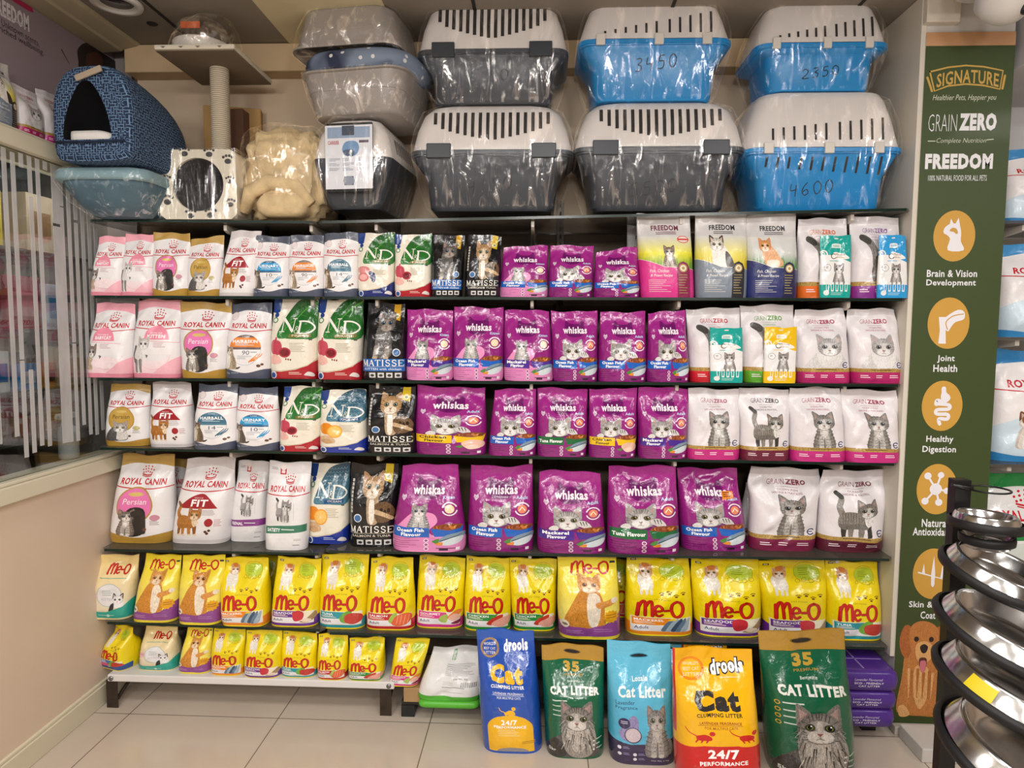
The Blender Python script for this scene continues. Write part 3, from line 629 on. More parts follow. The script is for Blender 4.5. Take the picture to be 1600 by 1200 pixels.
def d_meo_kit():
    A = Art(.62); A.rect(0, .2, 1, 1, '#e6dcc4', 0, '#f0d58a')
    meo_logo(A, .36, .72, .86, .865); A.bars(.22, .64, .86, .665, 1, '#7fae94', 2)
    A.disc(.52, .40, .30, '#b9c3bc', 0, 26); A.disc(.52, .40, .28, '#e6e6e8', 0, 26); A.text('KITTEN', .36, .315, .64, .355, '#b9a8c4', .0); A.bars(.36, .38, .66, .48, 3, '#b3bcc0', 3)
    A.disc(.14, .38, .10, '#eab9c8', 0, 16); A.bars(.08, .365, .20, .405, 2, '#c77a94', 2)
    A.blob([(.60, .22), (.64, .34), (.74, .40), (.82, .38), (.86, .22)], '#efeff0', .2); A.blob([(.56, .14), (.58, .24), (.66, .28), (.66, .16)], '#2c2c30', .4); head(A, .62, .26, .86, .44, '#e9e8e8', '#8a8888', '#f6f5f5', '#456', .3, ear='#2c2c30', stripes=False)
    A.poly([(0, 0), (1, 0), (1, .34), (.86, .22), (.5, .135), (.2, .13), (0, .18)], '#2aa392'); A.bars(.3, .06, .7, .085, 1, '#a8d8cc', 2); A.disc(.55, .075, .04, '#bfe6dc', 0, 10)
    A.rect(0, 0, 1, .03, '#e6d6a0')
    return A, '#e8dbbc', '#ead39a'
def d_meo_blue():
    A, b, s = d_meo('TUNA', '#3b6fb5', 'tuna'); A.poly([(0, .03), (1, .03), (1, .15), (.5, .085), (0, .16)], '#274f93'); A.rect(.08, .10, .5, .165, '#d8527a'); return A, b, s
def d_drools(yel):
    A = Art(.48)
    base, acc = ('#f2b70c', '#c9201e') if yel else ('#1f4fae', '#f0b81a')
    A.ring(.22, .855, .15, .012, '#e8851a' if yel else '#a98a5a'); A.ring(.22, .855, .13, .004, '#e8851a' if yel else '#a98a5a')
    for q, s in enumerate(("WORLD'S", 'BEST CAT', 'LITTER')): A.text(s, .12, .875-.035*q, .32, .897-.035*q, '#f6e9c0' if yel else '#e8e8ee', .01)
    for bold, c in (((.11, '#2c2a33'),) if yel else ())+((.045, '#ffffff'),):
        p = .02 if bold > .1 else 0; A.text('drools', .46-p, .82-p*.5, .88+p, .92+p*.5, c, bold, 0, lambda q: np.array([q[0], q[1]-.02*math.sin(6*q[0])]), 1.15)
    A.bars(.56, .80, .80, .81, 1, '#e8d9b0' if yel else '#7f9ad0', 2)
    A.text('Cat', .22, .60, .76, .735, '#2c2a2a' if yel else '#f0b81a', .06); A.text('CLUMPING LITTER', .23, .565, .77, .592, '#2c2a2a' if yel else '#fff', .03)
    A.text('LAVENDER FRAGRANCE', .26, .515, .75, .535, '#8a2a1a' if yel else '#dfe6f4', .02); A.rect(.24, .507, .76, .510, '#8a2a1a' if yel else '#dfe6f4'); A.text('FOR MULTIPLE CATS', .32, .48, .70, .50, '#a35a1a' if yel else '#dfe6f4', .015)
    if yel:
        for x, fl in ((.30, 1), (.80, -1)):
            A.blob([(x-.08, .43), (x+.02, .44), (x+.09, .425), (x+.08, .40), (x-.06, .40)], '#c9201e'); A.disc(x+.10, .45, .035, '#c9201e', 0, 10); A.stroke([(x-.08, .43), (x-.16, .45), (x-.20, .48)], .008, '#c9201e', .004, 0, True)
            for q in (-.06, 0, .06): A.stroke([(x+q, .41), (x+q-.03*fl, .385)], .012, '#c9201e', .008)
        A.poly([(0, 0), (1, 0), (1, .345), (.7, .36), (.3, .36), (0, .33)], acc); A.text('24/7', .34, .27, .70, .335, '#fff', .04); A.text('PERFORMANCE', .24, .22, .8, .25, '#fff', .03)
        A.poly([(0, .40), (0, 1), (.03, 1), (.02, .40)], '#c9201e')
    else:
        A.poly([(.13, .02), (.87, .02), *[(.5+.37*math.cos(t), .22+.125*math.sin(t)) for t in np.linspace(0, math.pi, 22)]], acc); A.text('24/7', .36, .262, .62, .305, '#fff', .03); A.text('PERFORMANCE', .24, .232, .76, .254, '#fff', .03); A.bars(.3, .155, .72, .22, 4, '#fbe9b0', 3, .25)
        A.poly([(.26, .02), (.78, .02), *[(.52+.26*math.cos(t), .02+.04*math.sin(t)) for t in np.linspace(0, math.pi, 12)]], '#8c8c8e'); A.bars(.68, .09, .9, .12, 2, '#b3821a', 2)
        A.blob([(.42, .36), (.50, .385), (.57, .38), (.60, .35), (.55, .345), (.46, .35)], acc); A.disc(.575, .40, .035, acc, 0, 10); A.stroke([(.43, .37), (.37, .385), (.34, .41)], .008, acc, .004, 0, True)
        for x in (.45, .50, .56): A.stroke([(x, .36), (x, .335)], .014, acc, .010)
    return A, base, ('#eeb00e' if yel else '#2a5ab6')
def d_35(big):
    A = Art(.52)
    A.rect(0, 0, 1, .86, '#0b5a3c', .06, '#0d6142')
    A.rect(0, .875, 1, 1, '#b48a35'); A.poly([(0, .88), (0, .86), (.5, .868), (1, .86), (1, .88)], '#b48a35')
    A.ell(.49, .935, .14, .022, '#7a5c20'); A.ell(.49, .935, .12, .016, '#0b0a08')  # handle hole painted on, the dark behind it put into the colour
    A.text('35', .34, .765, .60, .85, '#c8a23e', .05); A.text('PREMIUM', .34, .735, .64, .752, '#b08f3a', .01); A.text('Bentonite', .40, .69, .60, .71, '#d8e2dc', .01); A.text('CAT LITTER', .12, .60, .90, .665, '#f0f0ea', .05)
    for q in range(4):
        if big: A.disc(.10, .55-.045*q, .028, '#c9a63e', 0, 12); A.disc(.10, .55-.045*q, .018, '#0b5a3c', 0, 10)
        A.bars(.15, .54-.045*q, .40, .56-.045*q, 1, '#c9d6cc', q)
    b, d, l = '#837e79', '#2d2a28', '#d6d0c9'
    A.blob([(.04, .03), (.08, .16), (.20, .22), (.40, .28), (.52, .30), (.74, .28), (.84, .18), (.84, .03)], '#4e4a47', 1); A.blob([(.03, .02), (.07, .15), (.20, .20), (.34, .10), (.3, .02)], '#34312f', 1)
    A.blob([(.34, .38), (.72, .38), (.84, .22), (.76, .05), (.54, .01), (.36, .06), (.28, .22)], '#98928b', .8)
    A.blob([(.40, .36), (.68, .36), (.72, .2), (.54, .06), (.38, .2)], '#b3aca4', 1)
    R = random.Random(9)
    for q in range(46):
        x = .33+.45*R.random(); y = R.uniform(.14, .36); dx = (x-.55)*.25+R.uniform(-.02, .02); ln = R.uniform(.05, .13)
        A.stroke([(x, y), (x+dx*.6, y-ln*.5), (x+dx, y-ln)], .009, R.choice(['#c4bdb4', '#a8a199', '#5c5753', '#8a847d', '#3f3b38']), .002, .7)
    head(A, .27, .28, .79, .56, b, d, l, '#6f7a3a', 1)
    for sx in (-1, 1):
        for q in range(5): A.stroke([(.53+sx*.20, .40-.02*q), (.53+sx*(.29-.01*q), .36-.03*q)], .014, ['#6f6a65', '#96908a'][q % 2], .003, .9)
    A.text('5kg', .06, .06, .17, .10, '#dfe6e0', .03)
    for q in range(3): A.disc(.80, .20-.045*q, .018, '#e6ebe6', 0, 8); A.bars(.84, .19-.045*q, .94, .215-.045*q, 1, '#bcd0c4', q)
    return A, '#0b5a3c', '#b48a35'
def d_loz():
    A = Art(.55)
    A.rect(0, .25, 1, 1, '#4faed2', 0, '#66bfdf'); A.poly([(0, 0), (1, 0), (1, .24), (.7, .20), (.3, .19), (0, .22)], '#352a4e')
    A.ell(.49, .885, .15, .018, '#2f88aa'); A.ell(.49, .885, .13, .012, '#10222c')  # painted handle hole: its inner ellipse carries the shade as colour
    A.text('Lozalo', .36, .70, .60, .74, '#f0f6f8', .03); A.text('Cat Litter', .14, .585, .86, .675, '#f4f8f8', .03, .1); A.text('Lavender', .10, .525, .38, .56, '#2b4a78', .005); A.text('Fragrance', .10, .48, .42, .515, '#2b4a78', .005)
    A.blob([(.34, .44), (.42, .40), (.40, .24), (.22, .22), (.14, .28), (.22, .36)], '#8f86b4', .5); A.disc(.34, .27, .125, '#453a5e', 0, 20); A.disc(.34, .272, .11, '#c9bcc4', .25, 20); A.disc(.22, .37, .085, '#332a55', 0, 16); A.bars(.17, .36, .27, .39, 2, '#c8c4dc', 2)
    sit_front(A, .48, .08, .90, .535, '#8d8a88', '#4a4746', '#bdb9b5', '#7a8a6a', .7, .66)
    for x, y in ((.14, .155), (.14, .10), (.36, .10), (.36, .055)): A.disc(x, y, .028, '#e2dfec', 0, 12); A.bars(x+.05, y-.012, x+.17, y+.012, 2, '#8f88b0', 3)
    A.text('Net Wt. 5 Kg', .60, .035, .86, .05, '#d8d4e4', .0)
    return A, '#58b4d8', '#62bddd'
def d_mini(c, big):
    A = rc_base(c, c, .11); A.blob([(.0, .30), (.3, .42), (.6, .5), (1, .45), (1, .08), (0, .08)], '#cfe2ef')
    A.rect(.36, .52, .98, .60, '#2f84c8'); A.text('MINI', .5, .535, .8, .585, '#fff', .03); A.rect(.36, .465, .8, .512, '#2f8a4a'); A.text('PUPPY', .42, .475, .7, .503, '#fff', .02)
    def pup(x0, y0, x1, y1):
        sit_front(A, x0, y0, x1, y1, '#e6e2dc', '#8a5a34', '#f4f2ee', '#2a1a10', .3, .72, stripes=False, ear='#7a4a28'); a = A.sub(x0, y0, x1, y1); a.ell(.34, .78, .13, .12, '#8a5a34', .5)
    pup(.16, .12, .56, .46)
    if big: pup(.55, .14, .9, .40)
    return A, WHITE, c
def d_rcgreen():
    A = rc_base('#12803c', '#d8d8d8', .08); A.blob([(.1, .36), (.3, .5), (.6, .52), (.9, .45), (1, .3), (.6, .2), (.2, .22)], '#cfd8d4'); A.rect(.2, .54, .8, .6, '#12803c'); return A, '#e2e2e2', '#12803c'
def d_eco():
    A = Art(1.9); A.rect(0, 0, 1, 1, '#4b2a86', 0, '#56308f'); A.text('Lavender Flavoured', .30, .62, .72, .80, '#d9cdea', .0, .2); A.text('ECO - FRIENDLY', .30, .38, .74, .52, '#e6def2', .02); A.text('CAT LITTER', .36, .18, .68, .31, '#e6def2', .01, .15)
    return A, '#4b2a86', '#4b2a86'
def d_white():
    A = Art(.9); A.rect(0, .0, 1, .12, '#4fae32'); A.text('KITTEN', .42, .80, .5, .97, '#2f8a3a', .02, .3)
    A.bars(.36, .55, .92, .75, 9, '#9a9a9c', 6, .3); A.text('Net Wt. 7kg', .52, .48, .76, .515, '#444', .01)
    for q in range(22): A.rect(.66+.012*q, .34, .66+.012*q+(.004 if q % 3 else .008), .44, '#333')
    A.bars(.36, .30, .92, .33, 1, '#777', 3); A.bars(.36, .36, .58, .44, 4, '#aaa', 3, .3); A.bars(.4, .2, .88, .215, 1, '#888', 3)
    return A, '#e4e4e3', '#d9d9d8'
def f_pink(A): sit_front(A, .40, .34, .68, .62, '#8d7a66', '#4a3a2c', '#efe9e2', '#5f7a8a', .7, .72, tail=False)
def f_grey(A):
    A.blob([(.30, .64), (.46, .66), (.60, .52), (.66, .36), (.34, .36), (.28, .5)], '#eee9e2', .4); A.blob([(.54, .54), (.64, .48), (.70, .36), (.56, .36)], '#3a322c', .6); head(A, .24, .54, .52, .74, '#e3dbd0', '#5a4a3a', '#f4f1ec', '#8a9a5a', .4, ear='#3d3128')
def f_navy(A):
    A.blob([(.26, .62), (.42, .62), (.58, .50), (.66, .38), (.34, .38)], '#e0a878', .5); A.blob([(.36, .44), (.58, .44), (.56, .36), (.38, .36)], '#f1e4d4', .3); head(A, .20, .54, .44, .72, '#dd9a5e', '#b8702f', '#f3e2cc', '#7a8a4a', .4)
CATT = [('#6b625a', '#38322d', '#b9aea2'), ('#b9a88f', '#5d4a3a', '#efe7dc'), ('#7d6a55', '#3a2e24', '#d9c8b0')]
DESIGNS = dict(
 rc_pk=lambda: d_rc_persian(True), rc_pg=lambda: d_rc_persian(False), rc_fit=d_rc_fit, rc_baby=lambda: d_rc_kit(True), rc_kit=lambda: d_rc_kit(False),
 rc_uri=lambda: d_rc_care('URINARY', '#2b9bd2', '#2a5f8a', '10', CATT[0]), rc_hair=lambda: d_rc_care('HAIR&SKIN', '#e8862c', '#6a5a5a', '90', CATT[1]), rc_ball=lambda: d_rc_care('HAIRBALL', '#3f6f88', '#4f7f96', '14', CATT[2]),
 rc_ren=lambda: d_rc_vet('RENAL', '#8a3f8e'), rc_sat=lambda: d_rc_vet('SATIETY', '#3d7d62'),
 nd_pome=lambda: d_nd('green', '#b01f2e', 'pome', 'PRIME'), nd_berry=lambda: d_nd('green', '#1c2d74', 'berry', 'PRIME'), nd_ocean=lambda: d_nd('blue', '#20379a', 'orange', 'OCEAN'),
 ma_kit=lambda: d_matisse(True, True), ma_cat=lambda: d_matisse(False, False),
 wk_oc=lambda: d_whiskas('Ocean Fish', '#1a62c0', True), wk_ma=lambda: d_whiskas('Mackerel', '#4a2a92', True),
 wa_oc=lambda: d_whiskas('Ocean Fish', '#1a62c0', False), wa_ocb=lambda: d_whiskas('Ocean Fish', '#1a62c0', False, big=True), wa_ma=lambda: d_whiskas('Mackerel', '#4a2a92', False), wa_tu=lambda: d_whiskas('Tuna', '#1c6a3c', False, lines=1), wa_ch=lambda: d_whiskas('Chicken', '#efc21a', False, '#3a2a1a'),
 fr_pink=lambda: d_freedom('#5f9a2c', '#e9e23a', '#d8328c', '#8a1f4e', f_pink, '#6a2440', True), fr_grey=lambda: d_freedom('#d8c02a', '#e6dc6a', '#7d8896', '#23252e', f_grey), fr_navy=lambda: d_freedom('#3f8a34', '#cfd2cf', '#272f6b', '#1b1f48', f_navy),
 gz_or=lambda: d_gz('#d8703a', '#e06a1c', p_gztail), gz_pu=lambda: d_gz('#8a5a94', '#8a2f90', p_gztail), gz_red=lambda: d_gz('#b83a44', '#d01f2e', p_gztail), gz_gr=lambda: d_gz('#5f9a3a', '#5aa62a', p_gztail),
 gz_pers=lambda: d_gz('#a83a5a', '#b8246a', p_gzpers), gz_kit=lambda: d_gz('#9a3050', '#c4287f', p_gzkit), gz_cat=lambda: d_gz('#4a3a40', '#6a1f38', p_gzcat), gz_kitm=lambda: d_gz('#8a2a48', '#7d1f48', p_gzkit), gz_catm=lambda: d_gz('#7a3048', '#5a1a30', p_gzcat),
 tr_teal=lambda: d_treat('#12a39a'), tr_blue=lambda: d_treat('#2a9ad8'), tr_yel=lambda: d_treat('#e8bc12'),
 me_mac=lambda: d_meo('MACKEREL', '#ee8a1c', 'fish'), me_sea=lambda: d_meo('SEAFOOD', '#6a2f92', 'sea'), me_tun=lambda: d_meo('TUNA', '#2a9aa6', 'tuna'), me_sal=lambda: d_meo('SALMON', '#c0202e', 'salmon'), me_gou=lambda: d_meo('GOURMET', '#d8328c', 'gour'), me_chi=lambda: d_meo('CHICKEN', '#1f8a3c', 'chick'),
 me_per=d_meo_pers, me_kit=d_meo_kit, me_blu=d_meo_blue,
 dr_blue=lambda: d_drools(False), dr_yel=lambda: d_drools(True), l35=lambda: d_35(False), l35b=lambda: d_35(True), loz=d_loz,
 mini=lambda: d_mini('#2f86c4', False), mini2=lambda: d_mini('#3a8fcc', True), rcgreen=d_rcgreen, eco=d_eco, white=d_white)
# ------------------------------------------------------------------ bag engine: pouches whose print follows every fold
UN = np.array([-1, -.985, -.95, -.89, -.81, -.71, -.60, -.48, -.36, -.24, -.12, 0, .12, .24, .36, .48, .60, .71, .81, .89, .95, .985, 1])
VN = np.array([0, .012, .035, .07, .11, .15, .19, .23, .27, .31, .35, .39, .43, .47, .51, .55, .59, .63, .67, .71, .75, .79, .825, .86, .89, .915, .94, .965, .985, 1])
NU, NV = len(UN), len(VN); JS = int(np.argmin(abs(VN-.915)))
def soup(A):
    """triangles with attributes x y r g b fur layer id"""
    bbs = []; lay = []; T = []
    for k, (V, F, C, f) in enumerate(A.E):
        V = np.clip(V, 0, 1); lo, hi = V.min(0), V.max(0); L = 1
        if bbs:
            B = np.array(bbs); ov = (B[:, 0] < hi[0]) & (B[:, 2] > lo[0]) & (B[:, 1] < hi[1]) & (B[:, 3] > lo[1])
            if ov.any(): L = 1+max(np.array(lay)[ov])
        bbs.append((*lo, *hi)); lay.append(L)
        T.append(np.concatenate([V, C, f[:, None], np.full((len(V), 1), L), np.full((len(V), 1), k)], 1)[F])
    T = np.concatenate(T); return clean(T)
def clean(T):
    a = T[:, 1, :2]-T[:, 0, :2]; b = T[:, 2, :2]-T[:, 0, :2]; ar = a[:, 0]*b[:, 1]-a[:, 1]*b[:, 0]
    T = T.copy(); fl = ar < 0; T[fl] = T[fl][:, ::-1]; return T[abs(ar) > 1e-9]
def cut(T, a, b, c):
    d = T[:, :, 0]*a+T[:, :, 1]*b-c; d[abs(d) < 1e-6] = 0
    st = (d.min(1) < 0) & (d.max(1) > 0)
    if not st.any(): return T
    K = T[~st]; S = T[st]; D = d[st]; n = len(S); ar = np.arange(n)
    pos = (D > 0).sum(1); lone = np.where(pos == 1, np.argmax(D, 1), np.argmin(D, 1))
    # lone vertex: the one alone on its side (zeros count with the others)
    A0 = S[ar, lone]; B0 = S[ar, (lone+1) % 3]; C0 = S[ar, (lone+2) % 3]
    da = D[ar, lone]; db = D[ar, (lone+1) % 3]; dc = D[ar, (lone+2) % 3]
    tb = (da/(da-db))[:, None]; tc = (da/(da-dc))[:, None]
    Pb = A0+(B0-A0)*tb; Pc = A0+(C0-A0)*tc
    return np.concatenate([K, np.stack([A0, Pb, Pc], 1), np.stack([Pb, B0, C0], 1), np.stack([Pb, C0, Pc], 1)])
_design = {}
def design(key):
    if key not in _design:
        A, base, seal = DESIGNS[key](); T = soup(A)
        for u in (UN[1:-1]+1)/2: T = cut(T, 1, 0, u)
        for v in VN[1:-1]: T = cut(T, 0, 1, v)
        T = clean(T); T[:, :, 0] = np.interp(T[:, :, 0], (UN+1)/2, np.arange(NU)); T[:, :, 1] = np.interp(T[:, :, 1], VN, np.arange(NV))
        for k in range(-NV+2, NU-1): T = cut(T, 1, -1, k)
        a = T[:, 1, :2]-T[:, 0, :2]; b = T[:, 2, :2]-T[:, 0, :2]; T = T[abs(a[:, 0]*b[:, 1]-a[:, 1]*b[:, 0]) > 1e-6]
        cen = T[:, :, 1].mean(1) >= JS; parts = []
        for sel in (~cen, cen):
            Q = T[sel].reshape(-1, 8)
            if not len(Q): parts.append(None); continue
            key3 = np.round(np.c_[Q[:, 0], Q[:, 1], Q[:, 7]], 4); _, ix, inv = np.unique(key3, axis=0, return_index=True, return_inverse=True)
            parts.append((Q[ix], inv.reshape(-1, 3)))
        _design[key] = (parts, lin(base), lin(seal))
    return _design[key]
def trimesh(name, V, F, col, fur, nrm, m, parent):
    F = np.asarray(F); F = F[(F[:, 0] != F[:, 1]) & (F[:, 1] != F[:, 2]) & (F[:, 0] != F[:, 2])]
    me = bpy.data.meshes.new(name); nv, nf = len(V), len(F)
    me.vertices.add(nv); me.vertices.foreach_set('co', np.asarray(V, np.float32).ravel())
    me.loops.add(nf*3); me.loops.foreach_set('vertex_index', np.asarray(F, np.int32).ravel())
    me.polygons.add(nf); me.polygons.foreach_set('loop_start', np.arange(0, nf*3, 3, dtype=np.int32)); me.polygons.foreach_set('use_smooth', np.ones(nf, bool))
    me.update(calc_edges=True)
    a = me.attributes.new('Col', 'FLOAT_COLOR', 'POINT'); a.data.foreach_set('color', np.c_[col, np.ones(nv)].astype(np.float32).ravel())
    a = me.attributes.new('fur', 'FLOAT', 'POINT'); a.data.foreach_set('value', np.asarray(fur, np.float32))
    me.materials.append(m)
    if nrm is not None: me.normals_split_custom_set_from_vertices([tuple(map(float, q)) for q in nrm])
    o = bpy.data.objects.new(name, me); return link(o, parent)
def gridn(G, s=1):
    du = np.gradient(G, axis=1); dv = np.gradient(G, axis=0); n = np.cross(du, dv)*s
    return n/np.maximum(np.linalg.norm(n, axis=2), 1e-9)[..., None]
def make_bag(root, key, wb, wt, dx, H, B, seed, ink_m, n=5., m=1.9, wr=1., slump=.0, tophi=0., kind='pouch', seal_t=.92, shoulder=0., wave=1.):
    """root's children: pouch and top_seal. wb, wt widths at base and top, dx sideways shift of the top, B half depth"""
    R = np.random.RandomState(seed); U, V = np.meshgrid(UN, VN)
    a = wb/2+(wt-wb)/2*sstep(.0, 1, V)**1.1
    a = a*(1+.018*np.sin(np.pi*np.clip(V/.9, 0, 1)))*(1-.012*(1-sstep(0, .04, V)))+shoulder*np.exp(-((V-.8)/.13)**2)
    pinch = sstep(.52, seal_t, V)
    b = B*(.90+.10*sstep(0, .12, V)+.06*np.exp(-((V-.28)/.25)**2))*(1-pinch)+.0035
    prof = (1-np.abs(U)**n)**(1/m)
    X = dx*V+a*U*(1-.012*R.rand()*np.sin(9*V+R.rand()*6))
    Z = H*V
    # folds
    D = np.zeros_like(U); wm = (wb+wt)/2
    for k in range(int(9*wr)+2):
        cu, cv = R.uniform(-.85, .85), R.uniform(.08, .92); an = R.uniform(-1, 1)*1.2+(math.pi/2 if R.rand() < .4 else 0)
        ln = R.uniform(.15, .5); wd = R.uniform(.03, .075); am = R.choice([-1, 1])*R.uniform(.25, 1)*.028*wm*wr
        px, py = (U-cu)*wm/2, (V-cv)*H; ca, sa = math.cos(an), math.sin(an); al = (px*ca+py*sa)/(ln*wm); ac = (-px*sa+py*ca)/(wd*wm)
        D += am*np.exp(-ac**2)*np.exp(-al**2*1.5)
    for s in (-1, 1):    # gusset folds running from the seal to the shoulders
        px, py = (U-s*.98)*wm/2, (V-.70)*H; an = math.atan2(.22*H, -s*.30*wm); ca, sa = math.cos(an), math.sin(an)
        al = (px*ca+py*sa)/(.30*wm); ac = (-px*sa+py*ca)/(.05*wm); D += R.uniform(.2, 1.2)*.040*wm*wr*np.exp(-ac**2)*np.exp(-al**2)
    for k in range(R.randint(3, 6)):    # sharp creases running down from the sealed top and up from the base corners
        if R.rand() < .65: cu, cv, eu, ev = R.uniform(-.8, .8), R.uniform(.78, .9), R.uniform(-.8, .8), R.uniform(.35, .65)
        else: s = R.choice([-1, 1]); cu, cv, eu, ev = s*.95, R.uniform(.02, .25), s*R.uniform(-.1, .5), R.uniform(.2, .5)
        ax, az = cu*wm/2, cv*H; dx_, dz_ = eu*wm/2-ax, ev*H-az; L_ = math.hypot(dx_, dz_); px, py = U*wm/2-ax, V*H-az
        al = (px*dx_+py*dz_)/L_/L_; ac = (-px*dz_+py*dx_)/L_/(R.uniform(.05, .11)*wm)
        D += R.choice([-1, 1], p=[.7, .3])*R.uniform(.5, 1)*.042*wm*wr*np.exp(-np.abs(ac)**1.15)*np.exp(-np.abs((al-.45)/.55)**3)
    D += .008*wm*wr*np.sin(3.1*U+R.rand()*6+2*V)*np.sin(5*V+R.rand()*6)
    D *= sstep(0, .06, V)*(1-U**6)*(.35+.65*prof)
    lean = slump*V**2
    sway = (.030*wm*wave*np.sin(2.6*U+R.rand()*6)+.012*wm*wave*np.sin(6*U+R.rand()*6))*sstep(.7, 1, V)
    Z = Z+(tophi*U*.5+.016*wm*wave*np.sin(2.2*U+R.rand()*6)+.012*wm*wave*np.sin(5.2*U+R.rand()*6))*sstep(.72, 1, V)
    Gf = np.stack([X, -b*prof-D+lean+sway, Z], 2); Gb = np.stack([X, b*prof+lean+sway, Z], 2)
    Gf[:, 0, 1] = Gb[:, 0, 1]; Gf[:, -1, 1] = Gb[:, -1, 1]
    Nf, Nb = gridn(Gf), gridn(Gb, -1)
    for e in (0, -1):
        s = Nf[:, e]+Nb[:, e]; s /= np.maximum(np.linalg.norm(s, axis=1), 1e-9)[:, None]; Nf[:, e] = s; Nb[:, e] = s
    parts, cb, cs = design(key)
    for pi, (j0, j1) in enumerate(((0, JS), (JS, NV-1))):
        idx = np.arange(NU*NV).reshape(NV, NU); rows = slice(j0, j1+1); nr = j1-j0+1
        VV = [Gf[rows].reshape(-1, 3), Gb[rows].reshape(-1, 3)]; NN = [Nf[rows].reshape(-1, 3), Nb[rows].reshape(-1, 3)]
        I = np.arange(nr*NU).reshape(nr, NU); q00, q10, q01, q11 = I[:-1, :-1].ravel(), I[:-1, 1:].ravel(), I[1:, :-1].ravel(), I[1:, 1:].ravel()
        o = nr*NU; F = [np.c_[q00, q10, q11], np.c_[q00, q11, q01], np.c_[q00, q11, q10]+o, np.c_[q00, q01, q11]+o]
        cnt = 2*o
        if pi == 0:
            ring = np.concatenate([Gf[0], Gb[0][::-1]]); VV.append(np.concatenate([[ring.mean(0)], ring])); NN.append(np.tile([0, 0, -1.], (len(ring)+1, 1)))
            k = np.arange(len(ring)); F.append(np.c_[np.full(len(ring), cnt), cnt+1+(k+1) % len(ring), cnt+1+k]); cnt += len(ring)+1
        c0 = cb if pi == 0 else cs; CC = [np.tile(c0, (cnt, 1))]; FU = [np.zeros(cnt)]
        if parts[pi] is not None:
            Q, tf = parts[pi]; i0 = np.clip(np.floor(Q[:, 0]).astype(int), 0, NU-2); k0 = np.clip(np.floor(Q[:, 1]).astype(int), 0, NV-2)
            s, t = (Q[:, 0]-i0)[:, None], (Q[:, 1]-k0)[:, None]
            def itp(G):
                a00, a10, a01, a11 = G[k0, i0], G[k0, i0+1], G[k0+1, i0], G[k0+1, i0+1]
                return np.where(s >= t, a00+s*(a10-a00)+t*(a11-a10), a00+t*(a01-a00)+s*(a11-a01))
            nn = itp(Nf); nn /= np.maximum(np.linalg.norm(nn, axis=1), 1e-9)[:, None]
            VV.append(itp(Gf)+nn*(Q[:, 6:7]*.00012)); NN.append(nn); CC.append(Q[:, 2:5]); FU.append(Q[:, 5]); F.append(tf+cnt)
        trimesh('pouch' if pi == 0 else 'top_seal', np.concatenate(VV), np.concatenate(F), np.concatenate(CC), np.concatenate(FU), np.concatenate(NN), ink_m, root)
    return root
def flat_art(name, A, o, ux, uy, m, parent=None, base=None, eps=.0003):
    """print lying on a flat surface: o corner, ux and uy edge vectors"""
    o, ux, uy = (np.array(p, float) for p in (o, ux, uy)); n = np.cross(ux, uy); n /= np.linalg.norm(n)
    T = soup(A); Q = T.reshape(-1, 8); V = o+Q[:, :1]*ux+Q[:, 1:2]*uy+n*(Q[:, 6:7]+.5)*eps; F = np.arange(len(V)).reshape(-1, 3)
    col, fur = Q[:, 2:5], Q[:, 5]
    if base is not None:
        V = np.concatenate([[o, o+ux, o+ux+uy, o+uy], V]); F = np.concatenate([[[0, 1, 2], [0, 2, 3]], F+4]); col = np.concatenate([np.tile(lin(base), (4, 1)), col]); fur = np.concatenate([np.zeros(4), fur])
    return trimesh(name, V, F, col, fur, None, m, parent)

# ------------------------------------------------------------------ the room
XL, YB, ZC, YF = -1.69, 2.86, 2.60, 2.442
PLASTER = mat('cream_plaster', '#dac6b2', .6, var=.03, vscale=3, bs=60, bstr=.04)
BEIGE = mat('beige_wall_panel', '#c9b49a', .55, var=.04, vscale=3, bs=40, bstr=.03)
CREAM = mat('cream_painted_trim', '#d8d0b8', .4, var=.03, vscale=5)
BACKP = mat('brown_back_panel', '#6a5a48', .6, var=.1, vscale=4)
def tiles():
    m, t, b = nt('polished_floor_tiles')
    v = coords(t, (1, 1, 1)); br = t.nodes.new('ShaderNodeTexBrick'); br.offset = 0; br.inputs['Scale'].default_value = 1
    br.inputs['Brick Width'].default_value = .572; br.inputs['Row Height'].default_value = .60; br.inputs['Mortar Size'].default_value = .0022; br.inputs['Mortar Smooth'].default_value = .3
    mp = v.node; mp.inputs['Location'].default_value = (1.54-.572*4+.572*.0, 1.8, 0)
    t.links.new(v, br.inputs['Vector'])
    n = noise(t, v, 5, 4)
    t.links.new(ramp(t, n, [(.3, '#c4b6a7'), (.7, '#cbbeaf')]), br.inputs['Color1']); t.links.new(ramp(t, n, [(.3, '#c4b6a7'), (.7, '#c9bcad')]), br.inputs['Color2'])
    br.inputs['Mortar'].default_value = (*lin('#6e6458'), 1); t.links.new(br.outputs[0], b.inputs['Base Color'])
    b.inputs['Roughness'].default_value = .16; b.inputs['Specular IOR Level'].default_value = .45
    return m
struct('floor', MB().box(-3.2, 4.2, -3.5, 4, -.05, 0), tiles())
CEIL = mat('grey_ceiling_board', '#8d857a', .7, var=.05, vscale=3)
cb = MB().box(-3.2, 4.2, -3.5, 4, ZC, ZC+.05)
struct('ceiling', cb, CEIL)
struct('trim_1', MB().box(-1.01, -.56, -3.4, YB-.1, ZC-.006, ZC+.01), mat('pale_ceiling_strip', '#d6cba8', .6))
sl = MB()
for x in (-1.40, -.25, .45, 1.1): sl.box(x, x+.012, -3.4, YB-.1, ZC-.003, ZC+.004)
for y in (2.28, 1.1): sl.box(-1.6, -1.02, y, y+.02, ZC-.004, ZC+.004); sl.box(-.55, 3, y+.1, y+.11, ZC-.003, ZC+.004)
